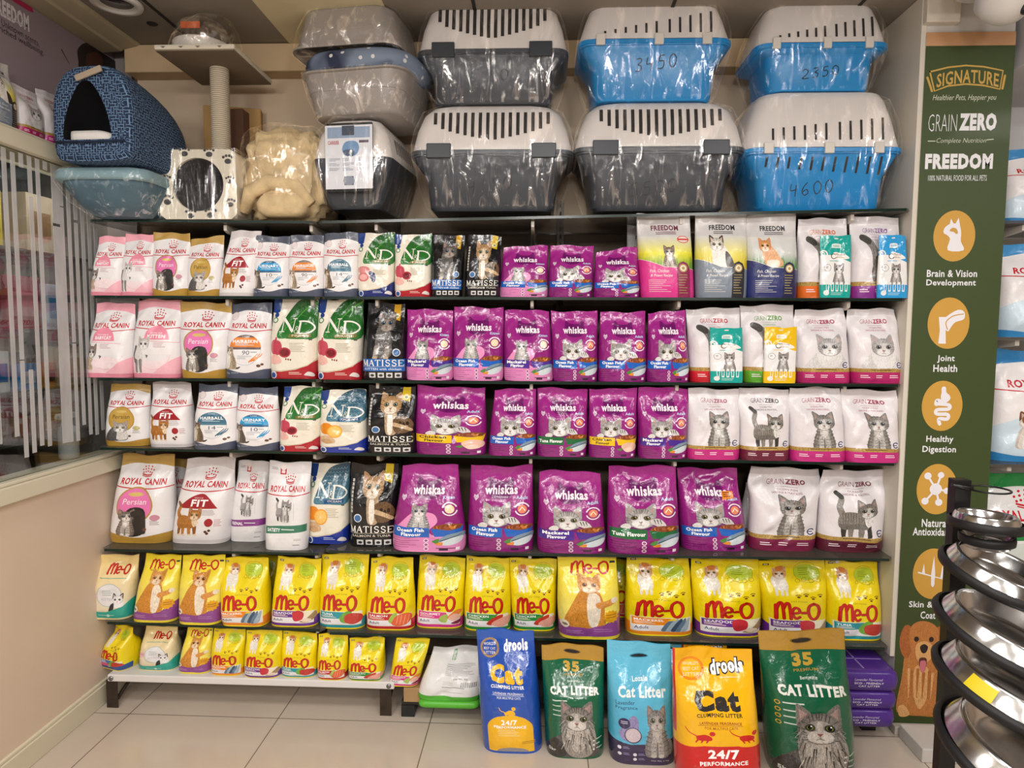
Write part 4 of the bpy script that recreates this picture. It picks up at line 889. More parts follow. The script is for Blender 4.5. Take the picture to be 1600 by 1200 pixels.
struct('trim_2', sl, mat('dark_ceiling_gap', '#2a2622', .8))
struct('wall_back', MB().box(-2.6, 1.598, YB, YB+.08, 0, ZC), BACKP)
struct('wall_upper', MB().box(XL, 1.287, YB-.012, YB-.001, 1.86, ZC), BEIGE)
struct('trim_3', MB().box(XL, 1.27, YB-.10, YB-.013, 2.49, ZC-.002), mat('beige_soffit', '#c7ad88', .55, var=.04), bevel=.004)
struct('wall_left', MB().box(XL-.1, XL, -3.5, YB, 0, .90), PLASTER)
struct('baseboard_left', MB().box(XL-.02, XL+.014, -3.5, YB, 0, .078).box(XL-.02, XL+.009, -3.5, YB, .078, .09), CREAM, bevel=.003)
struct('trim_4', MB().box(XL-.08, XL+.028, -3.5, 2.70, .90, .955).box(XL-.08, XL+.02, -3.5, 2.70, .955, .968), CREAM, bevel=.004)
struct('trim_5', MB().box(XL-.17, XL+.02, -3.5, 2.62, 2.028, 2.082).box(XL-.17, XL+.012, -3.5, 2.62, 2.082, 2.092), CREAM, bevel=.004)
struct('wall_poster', MB().box(XL-.17, XL-.09, -3.5, YB, 2.03, ZC), mat('mauve_wall', '#94868e', .55))
struct('trim_6', MB().loft([[(x, y, z) for x, z in ((XL-.09, ZC-.001), (XL-.09, 2.568), (XL-.012, 2.572), (XL-.002, 2.578), (XL+.055, 2.590), (XL+.07, ZC-.001))] for y in (-3.5, YB-.10)], smooth=False), mat('olive_cornice', '#b3a88c', .5))
struct('wall_right', MB().box(1.287, 1.305, YF, YB, .28, ZC), mat('white_side_panel', '#d2cbbd', .5, var=.03), bevel=.002)
struct('wall_column', MB().box(1.305, 1.60, YF+.004, YB, 0, ZC), mat('grey_column', '#c9c6c2', .5))
struct('trim_7', MB().box(1.289, 1.40, 2.415, YB, float(ony(1470, 34, 2.415)[2]), ZC-.001), mat('cream_soffit_box', '#d8cfc0', .5), bevel=.004)
struct('wall_rear', MB().box(-3.2, 4.2, -3.55, -3.5, 0, ZC), PLASTER)
struct('wall_side', MB().box(4.2, 4.25, -3.5, 4, 0, ZC), PLASTER)
struct('wall_far', MB().box(1.60, 3.2, YB, YB+.06, 0, ZC), mat('pale_grey_wall', '#cfd0d2', .5))
struct('trim_8', MB().box(1.62, 3.2, 2.40, YB, 2.36, ZC-.001), mat('pale_grey_soffit', '#c4c4c6', .5), bevel=.003)
# glass partition with frosted stripes, a stock shelf behind it lit by an added strip lamp
GLASS = bpy.data.materials.new('clear_glass'); GLASS.use_nodes = True; _t = GLASS.node_tree; _t.nodes.clear()
_o = _t.nodes.new('ShaderNodeOutputMaterial'); _m = _t.nodes.new('ShaderNodeMixShader'); _tr = _t.nodes.new('ShaderNodeBsdfTransparent'); _gl = _t.nodes.new('ShaderNodeBsdfGlossy'); _fr = _t.nodes.new('ShaderNodeLayerWeight')
_gl.inputs['Roughness'].default_value = .02; _tr.inputs['Color'].default_value = (.86, .88, .87, 1); _fr.inputs['Blend'].default_value = .12
_t.links.new(_fr.outputs['Facing'], _m.inputs[0]); _t.links.new(_tr.outputs[0], _m.inputs[1]); _t.links.new(_gl.outputs[0], _m.inputs[2]); _t.links.new(_m.outputs[0], _o.inputs[0])
win = struct('window_1', MB().box(XL-.016, XL-.006, .6, 2.62, .968, 2.028), GLASS)
FROST = bpy.data.materials.new('frosted_vinyl'); FROST.use_nodes = True; _t = FROST.node_tree; _b = _t.nodes['Principled BSDF']
_b.inputs['Base Color'].default_value = (.72, .72, .72, 1); _b.inputs['Roughness'].default_value = .6; _b.inputs['Alpha'].default_value = .62
_n = noise(_t, coords(_t, (6, 6, 2)), 3, 3); _t.links.new(ramp(_t, _n, [(.3, (.42,)*3), (.7, (.62,)*3)]), _b.inputs['Alpha'])
R0 = random.Random(11); fs = MB(); y = .7
while y < 2.56:
    w = .019; z = .985+R0.uniform(0, .12)
    while z < 2.0:
        z1 = min(2.022, z+R0.uniform(.25, 1.1))
        if R0.random() < .93: fs.box(XL-.0055, XL-.0045, y, y+w*(1 if R0.random() < .88 else 1.95), z, z1)
        z = z1+R0.choice([0, .004, .01])
    y += .036
fs.build('frosted_stripes', FROST, win)
struct('wall_stock_end', MB().box(-2.36, XL-.02, YB-.02, YB-.002, 0.9, ZC), mat('grey_stock_wall', '#8d8580', .6))
struct('wall_stock', MB().box(-2.42, -2.36, .2, YB, 0, ZC), mat('grey_stock_wall', '#8d8580', .6))
def glass_mat():
    m, t, b = nt('smoked_glass_shelf'); L = '#20241f'
    v = coords(t); t.links.new(ramp(t, noise(t, v, 4), [(.3, '#55524a'), (.7, '#605c52')]), b.inputs['Base Color'])
    b.inputs['Roughness'].default_value = .06; b.inputs['Specular IOR Level'].default_value = .6; b.inputs['Alpha'].default_value = .62
    return m
SMOKE = glass_mat(); EDGE = mat('green_glass_edge', '#10261f', .2)
for k, z in enumerate((1.03, 1.22, 1.45, 1.75)):
    o = MB().box(-2.35, -1.93, 1.0, 2.84, z-.01, z).build('stock_shelf', SMOKE)
    tag(o, ['lowest', 'second lowest', 'second highest', 'highest'][k]+' dark shelf behind the striped glass partition', 'shelf', 'dark shelves behind the striped glass')
# ------------------------------------------------------------------ stock behind the glass
def carton(loc, sx, sy, sz, c, label, accent, rz=0, nm='carton', cat='box'):
    t = thing(nm, label, cat, loc, rz)
    MB().box(-sx/2, sx/2, -sy/2, sy/2, 0, sz).build('body', mat('card_'+c[1:], c, .5, var=.03), t, bevel=.002)
    MB().box(sx/2, sx/2+.0008, -sy*.4, sy*.4, sz*.25, sz*.7).build('printed_panel', mat('card_'+accent[1:], accent, .45), t)
    return t
for k, (y, z, w, h, c, ac, nm) in enumerate([
    (2.36, 1.22, .10, .15, '#e8ecf2', '#2a78c0', 'white and blue box on the shelf behind the glass, nearest to a spray bottle'), (2.50, 1.22, .09, .10, '#2f86c8', '#c8d8e4', 'small blue box with pale panel behind the glass'),
    (2.62, 1.22, .05, .10, '#c98a3a', '#5a3a1e', 'slim orange box between a blue box and a cream box behind glass'), (2.74, 1.22, .13, .16, '#d6c2a4', '#b08a60', 'cream carton at the end of the shelf behind the glass'),
    (2.64, 1.03, .16, .08, '#8e5a5a', '#d8b0b0', 'flat dull red box on the lowest shelf behind the glass'),
    (1.98, 1.22, .06, .12, '#c8502a', '#e8e0d8', 'orange box with white panel low behind the striped glass'), (2.08, 1.45, .07, .11, '#b83a3a', '#f0e4dc', 'red box with white panel behind the striped glass'),
    (2.5, 1.45, .16, .20, '#a03c4c', '#c8808a', 'dark red carton behind the striped glass'), (2.30, 1.45, .14, .22, '#8a4a78', '#c8a0b8', 'mauve carton behind the striped glass'),
    (2.66, 1.45, .08, .18, '#b7c6d8', '#4a8ac0', 'pale blue carton behind the striped glass'), (2.1, 1.75, .07, .2, '#cfc0a0', '#4a5a3a', 'cream and green carton on the highest shelf behind the glass'),
    (2.35, 1.75, .12, .2, '#c8b23a', '#7a5a2a', 'mustard carton on the highest shelf behind the glass'), (2.6, 1.75, .14, .22, '#bca88e', '#8a6a4a', 'tan carton on the highest shelf behind the glass')]):
    carton((-2.0, y, z), .10, w, h, c, nm, ac)
R3 = random.Random(4)
for z_, hmax in ((1.03, .16), (1.22, .2), (1.45, .26), (1.75, .24)):
    y_ = 1.15
    while y_ < 2.8:
        w_ = R3.uniform(.09, .18); h_ = hmax*R3.uniform(.6, 1)
        o = carton((-2.18, y_+w_/2, z_), .12, w_-.008, h_, R3.choice(['#c98a96', '#d8b0b8', '#d6d0cc', '#b8b0aa', '#a8606e', '#cfc0a8', '#c4a0b0']), 'blurred pastel carton in the rear row behind the frosted stripes', R3.choice(['#e8dcd8', '#b86a7a', '#8a8a90']))
        o['group'] = 'blurred cartons behind the frosted stripes'; y_ += w_
t = thing('spray_bottle', 'white trigger spray bottle standing low behind the glass', 'bottle', (-1.76, 2.44, .969))
MB().lathe([(.0, 0), (.032, 0), (.034, .01), (.034, .10), (.028, .118), (.014, .125), (.014, .135), (0, .135)], 24).build('bottle', mat('milky_plastic', '#c4c6c8', .35), t)
MB().lathe([(0, .135), (.015, .135), (.015, .15), (0, .15)], 20).box(-.012, .012, -.05, .03, .15, .172).box(-.006, .006, -.062, -.05, .155, .167).build('spray_head', mat('white_nozzle', '#dcdcdc', .35), t, bevel=.002)
MB().tube([(0, -.028, .15), (0, -.034, .13), (0, -.026, .115)], .004).build('trigger', mat('white_nozzle', '#dcdcdc', .35), t)

# ------------------------------------------------------------------ poster on the wall above the ledge
A = Art(2.4)
A.rect(0, 0, 1, 1, '#a3949c', 0, '#8a7c84')
P0 = onx(0, 215, XL-.088); pz0, pz1, py0, py1 = 2.10, 2.566, 1.45, 2.84
def pp(x, y):
    q = onx(x, y, XL-.088); return ((q[1]-py0)/(py1-py0), (q[2]-pz0)/(pz1-pz0))
def ptext(s, a, b, h, c, bold=.03):   # text running from pixel a to pixel b on the poster plane
    (x0, y0), (x1, y1) = pp(*a), pp(*b); ym = (y0+y1)/2; A.text(s, x0, ym-h/2, x1, ym+h/2, c, bold)
A.poly([pp(17, 0), pp(30, -4), pp(50, 10), pp(52, 20), pp(44, 17)], '#a51d4d')
ptext('FREEDOM', (-12, 4), (45, 37), .12, '#d8d4d8', .05); (x0, y0), (x1, y1) = pp(-12, 12), pp(42, 42); A.rect(x0, (y0+y1)/2-.01, x1, (y0+y1)/2+.0, '#bcb4ba')
ptext('the Unknown scents,', (-14, 24), (61, 71), .055, '#2c262c', .0); ptext('enriched wellbeing.', (-14, 38), (68, 84), .055, '#2c262c', .0)
A.blob([pp(122, 95), pp(122, 75), pp(140, 64), pp(165, 66), pp(185, 85), pp(196, 112), pp(170, 130), pp(128, 126)], '#1a1113'); A.blob([pp(134, 96), pp(136, 84), pp(150, 82), pp(160, 92), pp(156, 110), pp(136, 108)], '#4a2a20', .1)
A.stroke([pp(96, 78), pp(108, 100)], .012, '#2a1c20', .004)
o = flat_art('wall_poster_print', A, (XL-.088, py0, pz0), (0, py1-py0, 0), (0, 0, pz1-pz0), INK_P, None, '#a3949c', .0004); o.name = 'wall_poster_sheet'
tag(o, 'mauve wall poster with pale capital lettering and a dark haired head', 'poster')

# ------------------------------------------------------------------ ceiling fixtures and camera
q = onz(182, 2, ZC); t = thing('recessed_spotlight', 'white ringed recessed spotlight in the grey ceiling, unlit', 'light', (q[0], q[1], ZC))
MB().lathe([(.075, 0), (.085, -.004), (.083, -.014), (.062, -.016), (.056, -.004), (.05, 0)], 32).build('ring', mat('white_metal', '#d9d6d0', .35), t)
MB().lathe([(.0, -.002), (.056, -.003), (.057, 0), (0, 0)], 28).build('lamp_glass', mat('dark_lamp_glass', '#2a2430', .1), t)
q = onz(238, 37, ZC); o = MB().lathe([(0, -.004), (.016, -.004), (.02, 0)], 16, (q[0], q[1], ZC)).build('ceiling_sprinkler_hole', mat('dark_ceiling_gap', '#2a2622', .8)); tag(o, 'small round dark fitting in the grey ceiling', 'fitting')
q = ony(1538, 12, 2.25); t = thing('security_camera', 'white dome security camera fixed above the green banner', 'camera', (float(q[0]), 2.25, ZC-.07*1.4)); t.scale = (1.4, 1.4, 1.4)
WP = mat('white_camera_plastic', '#dedad4', .35)
MB().lathe([(0, .07), (.062, .07), (.066, .05), (.062, .02), (.058, .012), (0, .012)], 32).build('base', WP, t)
Mr = Matrix.Translation((.025, -.015, -.005)) @ Matrix.Rotation(math.radians(50), 4, (-.8, -.6, 0)) 
MB().lathe([(.0, -.068), (.02, -.066), (.040, -.055), (.052, -.035), (.056, -.01), (.05, .02), (0, .03)], 28, M=Mr).build('dome', WP, t)
MB().lathe([(0, -.0745), (.016, -.074), (.018, -.060), (0, -.06)], 22, M=Mr).build('lens', mat('black_glass', '#0b0b10', .05, coat=1), t)

# ------------------------------------------------------------------ banner on the column
bl, br_, bt = 1.302, 1.598, 2.475; zb = .03
A = Art((br_-bl)/(bt-zb))
def bx(x, y):
    q = ony(x, y, YF); return ((q[0]-bl)/(br_-bl), (q[2]-zb)/(bt-zb))
A.rect(0, 0, 1, 1, '#36451d', .03, '#3a4a22'); A.rect(0, bx(1510, 72)[1], 1, 1, '#c79a72', 0, '#b98a60')
GOLD, GB, WT = '#c9a24e', '#c9993f', '#e6e6ea'
def btext(s, x0, y0, x1, y1, c, bold=.02, sh=0, warp=None):
    a, b = bx(x0, y1), bx(x1, y0); A.text(s, a[0], a[1], b[0], b[1], c, bold, sh, warp)
def arc(a, b, h): return lambda p: np.array([p[0], p[1]+h*(1-((p[0]-(a+b)/2)/((b-a)/2))**2)])
a0, a1 = bx(1462, 140), bx(1560, 112)
btext('SIGNATURE', 1462, 116, 1560, 138, GOLD, .02, 0, arc(a0[0], a1[0], .006))
pts = [bx(*p) for p in ((1452, 113), (1480, 106), (1508, 103), (1536, 105), (1566, 111), (1561, 140), (1535, 134), (1508, 132), (1480, 135), (1459, 143), (1452, 113))]
A.stroke(pts, .0022, GOLD); A.stroke([bx(1448, 122), bx(1455, 143)], .003, GOLD); A.stroke([bx(1569, 119), bx(1565, 139)], .003, GOLD)
btext('Healthier Pets, Happier you', 1456, 148, 1556, 160, '#d8dcc8', -.005, .3); btext('GRAIN', 1449, 179, 1495, 206, WT, -.02); btext('ZERO', 1497, 177, 1557, 205, WT, .06)
btext('Complete Nutrition', 1462, 216, 1540, 226, '#cfd4c0', -.01, .3); A.stroke([bx(1449, 221), bx(1460, 221)], .0012, '#cfd4c0'); A.stroke([bx(1541, 219), bx(1551, 218)], .0012, '#cfd4c0')
btext('FREEDOM', 1444, 240, 1551, 265, WT, .06); btext('100% NATURAL FOOD FOR ALL PETS', 1449, 274, 1541, 283, WT, .0)
def medal(x, y, rx=35, ry=40): 
    c = bx(x, y); e = bx(x+rx, y-ry); A.ell(c[0], c[1], e[0]-c[0], e[1]-c[1], GB, 0, 36)
    return A.sub(c[0]-(e[0]-c[0]), c[1]-(e[1]-c[1]), e[0], e[1])
a = medal(1490, 369); a.blob([(.36, .22), (.40, .44), (.32, .52), (.24, .56), (.26, .66), (.40, .74), (.60, .72), (.66, .56), (.66, .40), (.74, .22)], '#e8e6ec', 0, 3); a.poly([(.36, .68), (.40, .84), (.48, .72)], '#e8e6ec'); a.poly([(.50, .72), (.58, .86), (.64, .64)], '#e8e6ec'); a.blob([(.38, .60), (.44, .66), (.54, .64), (.58, .56), (.54, .54), (.48, .58)], GB, 0, 3)
btext('Brain & Vision', 1447, 422, 1526, 433, WT, .02); btext('Development', 1446, 437, 1524, 449, WT, .02)
a = medal(1481, 505, 35, 40); a.poly([(.26, .62), (.46, .62), (.44, .36), (.46, .10), (.28, .10), (.30, .36)], '#e8e6ec'); a.blob([(.40, .56), (.46, .64), (.70, .76), (.86, .72), (.86, .58), (.66, .52), (.56, .42), (.50, .34), (.42, .40)], '#e8e6ec', 0, 3); a.stroke([(.48, .38), (.44, .52), (.60, .64), (.84, .68)], .02, GB, smooth=True)
btext('Joint', 1463, 555, 1491, 567, WT, .02); btext('Health', 1457, 570, 1495, 581, WT, .02)
a = medal(1471, 634, 34, 39); a.stroke([(.52, .84), (.54, .74), (.64, .66), (.50, .58), (.38, .60), (.36, .54)], .09, '#e8e6ec', smooth=True); a.blob([(.48, .78), (.60, .76), (.66, .66), (.56, .58), (.46, .64)], '#e8e6ec'); a.stroke([(.38, .54), (.66, .52), (.66, .44), (.38, .42), (.38, .34), (.64, .33), (.64, .24), (.44, .24), (.46, .14)], .07, '#e8e6ec', smooth=True)
btext('Healthy', 1446, 681, 1489, 693, WT, .02); btext('Digestion', 1440, 697, 1493, 709, WT, .02)
a = medal(1463, 764, 34, 39); a.disc(.47, .50, .15, '#e8e6ec')
for x, y, r in ((.26, .76, .09), (.58, .78, .08), (.74, .47, .08), (.56, .24, .09), (.22, .26, .09)): a.disc(x, y, r, '#e8e6ec', 0, 14); a.stroke([(.47, .5), (x, y)], .04, '#e8e6ec')
btext('Natural', 1439, 811, 1480, 823, WT, .02); btext('Antioxidant', 1425, 825, 1486, 836, WT, .02)
a = medal(1457, 896, 34, 39); a.stroke([(.14, .52), (.86, .38)], .03, '#e8e6ec', .015); a.poly([(.46, .30), (.54, .30), (.55, .50), (.50, .86), (.45, .50)], '#e8e6ec'); a.poly([(.22, .50), (.30, .50), (.26, .70)], '#e8e6ec'); a.poly([(.68, .42), (.78, .42), (.72, .68)], '#e8e6ec'); a.ell(.5, .32, .045, .08, '#e8e6ec')
btext('Skin & Shiny', 1419, 940, 1492, 951, WT, .02); btext('Coat', 1437, 955, 1461, 966, WT, .02)
# golden retriever picture at the foot
x0, y0 = bx(1397, 1118); x1, y1 = bx(1482, 972); a = A.sub(x0, y0, x1, y1); b, dk, lt = '#b9763a', '#6a3a1c', '#d9a468'
a.blob([(.18, .70), (.10, .40), (.02, .08), (.20, .02), (.50, .01), (.90, .02), (1.0, .20), (.92, .50), (.80, .66), (.5, .62)], b, .5); a.blob([(.36, .52), (.62, .52), (.66, .26), (.50, .08), (.36, .24)], lt, .5)
for q in range(9): a.stroke([(.24+.06*q, .50-.02*(q % 3)), (.26+.055*q, .2)], .03, [lt, '#a9652c'][q % 2], .006, .5)
a.blob([(.06, .10), (.18, .12), (.30, .02), (.10, .0)], lt, .4)
a.blob([(.02, .80), (.10, .95), (.24, .94), (.28, .74), (.20, .62), (.08, .66)], '#a85f2c', .5); a.blob([(.76, .94), (.92, .92), (.97, .76), (.88, .62), (.76, .70)], '#a85f2c', .5)
a.blob([(.22, .92), (.36, 1.0), (.60, 1.0), (.80, .92), (.82, .76), (.72, .60), (.52, .52), (.34, .60), (.24, .74)], b, .45); a.blob([(.36, .76), (.52, .80), (.68, .76), (.70, .64), (.52, .56), (.38, .62)], lt, .35)
a.blob([(.44, .74), (.52, .77), (.60, .74), (.56, .68), (.48, .68)], '#241a18'); a.blob([(.44, .62), (.58, .62), (.57, .52), (.50, .49), (.45, .54)], '#5a2420'); a.blob([(.46, .59), (.57, .59), (.56, .50), (.50, .47), (.46, .52)], '#c9707a')
for x in (.36, .66): a.ell(x, .82, .05, .028, '#2a1a12', 0, 12)
t = thing('roll_up_banner', 'tall green banner with gold round icons and a golden retriever', 'banner', ((bl+br_)/2, YF-.004, 0))
MB().box(bl, br_, YF-.003, YF-.001, zb, bt).build('banner_sheet_back', mat('white_vinyl', '#d8d5d0', .5), t).location = (-(bl+br_)/2, -(YF-.004), 0)
o = flat_art('banner_print', A, (bl, YF-.0034, zb), (br_-bl, 0, 0), (0, 0, bt-zb), INK_P, t, None, .0002); o.location = (-(bl+br_)/2, -(YF-.004), 0)
MB().box(-.15, .15, -.03, .0, .0, .032).build('foot_rail', mat('pale_metal', '#b9b2a8', .4), t, bevel=.003)
# ------------------------------------------------------------------ shelves
WB = mat('white_bracket_steel', '#cfc9bf', .4, var=.04); DKST = mat('dark_upright_steel', '#4a443c', .4, metal=.3)
ROWS = {0: ((1.853, 1.846), (1.894, 1.889)), 1: ((1.576, 1.576), (1.576, 1.578)), 2: ((1.272, 1.274), (1.272, 1.276)), 3: ((1.012, 1.005), (1.004, .993)), 4: ((.624, .624), (.634, .645)), 5: ((.340, .330), (.320, .314))}
XS0, XS1, XS2 = -1.655, -.80, 1.284
def zrow(r, x):
    l, rr = ROWS[r]
    if x < XS1: return l[0]+(l[1]-l[0])*(x-XS0)/(XS1-XS0)
    return rr[0]+(rr[1]-rr[0])*(x-XS1)/(XS2-XS1)
WHAT = {0: 'the carriers and pet beds', 1: 'the topmost row of food bags', 2: 'the second row of food bags', 3: 'the third row of food bags', 4: 'the fourth row of food bags', 5: 'the row of yellow food bags'}
for r in ROWS:
    for side, (xa, xb) in enumerate(((XS0, XS1-.004), (XS1+.004, XS2-.002))):
        if r == 0: xa, xb = ((XS0, -.812), (-.804, XS2-.002))[side]
        za, zc = zrow(r, xa+1e-4), zrow(r, xb-1e-4); xm = (xa+xb)/2; zm = (za+zc)/2
        t = thing('glass_shelf', ('shorter' if side == 0 else 'longer')+' smoked glass pane under '+WHAT[r], 'shelf', (xm, 0, zm), 0, 'smoked glass shelf panes')
        mb = MB(); pl = [(xa+.015, YF), (xb-.015, YF), (xb, YF+.015), (xb, YB-.02), (xa, YB-.02), (xa, YF+.015)]
        zz = lambda x: za+(zc-za)*(x-xa)/(xb-xa)-zm
        mb.loft([[(x-xm, y, zz(x)-.010) for x, y in pl], [(x-xm, y, zz(x)) for x, y in pl]], smooth=False)
        mb.build('pane', SMOKE, t)
        e = MB(); e.box(xa+.015-xm, xb-.015-xm, YF-.0012, YF-.0002, zz(xa)-.010, zz(xa)); ev = e.v
        e.v = [(x, y, zz(x+xm)-.0005 if k >= 4 else zz(x+xm)-.0098) for k, (x, y, z) in enumerate(ev)]; e.build('polished_edge', EDGE, t)
        for bxp in ((-1.16, -.84) if side == 0 else (-.60, -.03, .50, 1.10)):
            if not xa < bxp < xb: continue
            z0 = zz(bxp)-.0104; w = .006
            prof = [(YF+.035, z0), (YF+.035, z0-.022), (YF+.06, z0-.03), (YB-.03, z0-.06), (YB-.03, z0)]
            m = MB(); m.loft([[(bxp-xm-w, y, z) for y, z in prof], [(bxp-xm+w, y, z) for y, z in prof]], smooth=False)
            m.build('bracket', WB, t, bevel=.002)
for k, x in enumerate((-1.16, -.83, -.60, -.03, .08, .50, 1.10)):
    mb = MB(); mb.box(x-.014, x+.014, YB-.028, YB-.013, .1, 1.99)
    o = mb.build('slotted_upright', DKST); mb2 = MB()
    for q in range(60): mb2.box(x-.003, x+.003, YB-.0288, YB-.0278, .13+.031*q, .148+.031*q)
    mb2.build('slots', mat('dark_ceiling_gap', '#2a2622', .8), o)
    tag(o, 'slotted steel upright on the wall behind the food shelves', 'upright', 'slotted wall uprights')
# low white bench on the tiles
t = thing('low_bench', 'low white bench with dark angle iron legs under the small yellow bags', 'bench', (-1.10, 2.60, 0))
BZ = .137
MB().box(-.54, .565, -.172, .22, BZ-.028, BZ).build('bench_top', mat('white_laminate', '#dcdad8', .35, var=.02), t, bevel=.004)
IRON = mat('rusty_dark_iron', '#3d332a', .5, metal=.4, var=.25, vscale=30)
for x, y in ((-.53, -.16), (.53, -.16), (-.53, .19), (.53, .19)):
    MB().loft([[(x+u, y+v, z) for u, v in ((-.022, -.003), (.022, -.003), (.022, 0), (-.018, 0), (-.018, .04), (-.022, .04))] for z in (0, BZ-.0281)], smooth=False).build('leg', IRON, t)
for x in (-.53, .53): MB().tube([(x, -.13, .02), (x, .08, BZ-.03)], .007).build('brace', IRON, t)
for x in (-.525, .545): MB().lathe([(0, -.002), (.009, -.002), (.009, .002), (0, .002)], 14, M=Matrix.Translation((x, -.1735, BZ-.014)) @ Matrix.Rotation(math.pi/2, 4, 'X')).build('bolt', mat('bolt_steel', '#8e8e8e', .3, metal=.8), t)
t = thing('low_platform', 'low dark platform behind the litter sacks on the tiles', 'platform', (.42, 2.58, 0))
MB().box(-.93, .88, -.14, .24, .045, .06).build('platform_top', mat('dark_board', '#2e2a28', .5), t)
for x in (-.905, -.3, .3, .80): MB().box(x-.025, x+.025, -.145, .22, 0, .045).build('leg', mat('black_plastic', '#141414', .3), t)
o = MB().box(-.50, -.40, 2.43, 2.70, .061, .115).build('cardboard_box', mat('brown_cardboard', '#a8875e', .7), None, bevel=.002); tag(o, 'flat brown cardboard box end beside the bench, under a pink banded yellow bag', 'box')

# ------------------------------------------------------------------ pet carriers
DIG = {'0': [[(.5, 1), (.15, .8), (.1, .4), (.4, 0), (.8, .2), (.9, .7), (.5, 1)]], '1': [[(.5, 1), (.4, 0)]], '2': [[(.1, .8), (.4, 1), (.8, .8), (.6, .4), (.05, .05), (.95, .02)]],
 '3': [[(.2, .95), (.7, 1), (.8, .75), (.4, .55), (.8, .4), (.7, .05), (.1, .05)]], '4': [[(.2, 1), (.1, .5), (.8, .55)], [(.75, .9), (.65, 0)]], '5': [[(.85, 1), (.3, .95), (.25, .6), (.7, .6), (.8, .25), (.5, 0), (.1, .05)]],
 '6': [[(.7, 1), (.3, .7), (.1, .3), (.4, 0), (.8, .2), (.6, .45), (.2, .3)]], '8': [[(.5, .5), (.2, .75), (.5, 1), (.8, .75), (.5, .5), (.1, .2), (.5, 0), (.9, .25), (.5, .5)]]}
DARK, BLUE, LID = mat('charcoal_plastic', '#3f434a', .38, var=.05, bs=90, bstr=.05), mat('bright_blue_plastic', '#1a86c8', .35, var=.04), mat('pale_grey_plastic', '#ddd7d3', .4, var=.03)
SLOT = mat('vent_shade_strip', '#2b2725', .7); MARK = mat('black_marker_ink', '#16181c', .5); CLIPD = mat('charcoal_clip', '#33373d', .35); CLIPW = mat('pale_clip', '#cfcac2', .4)  # vent slots are flat dark strips, shade of the recess put into colour
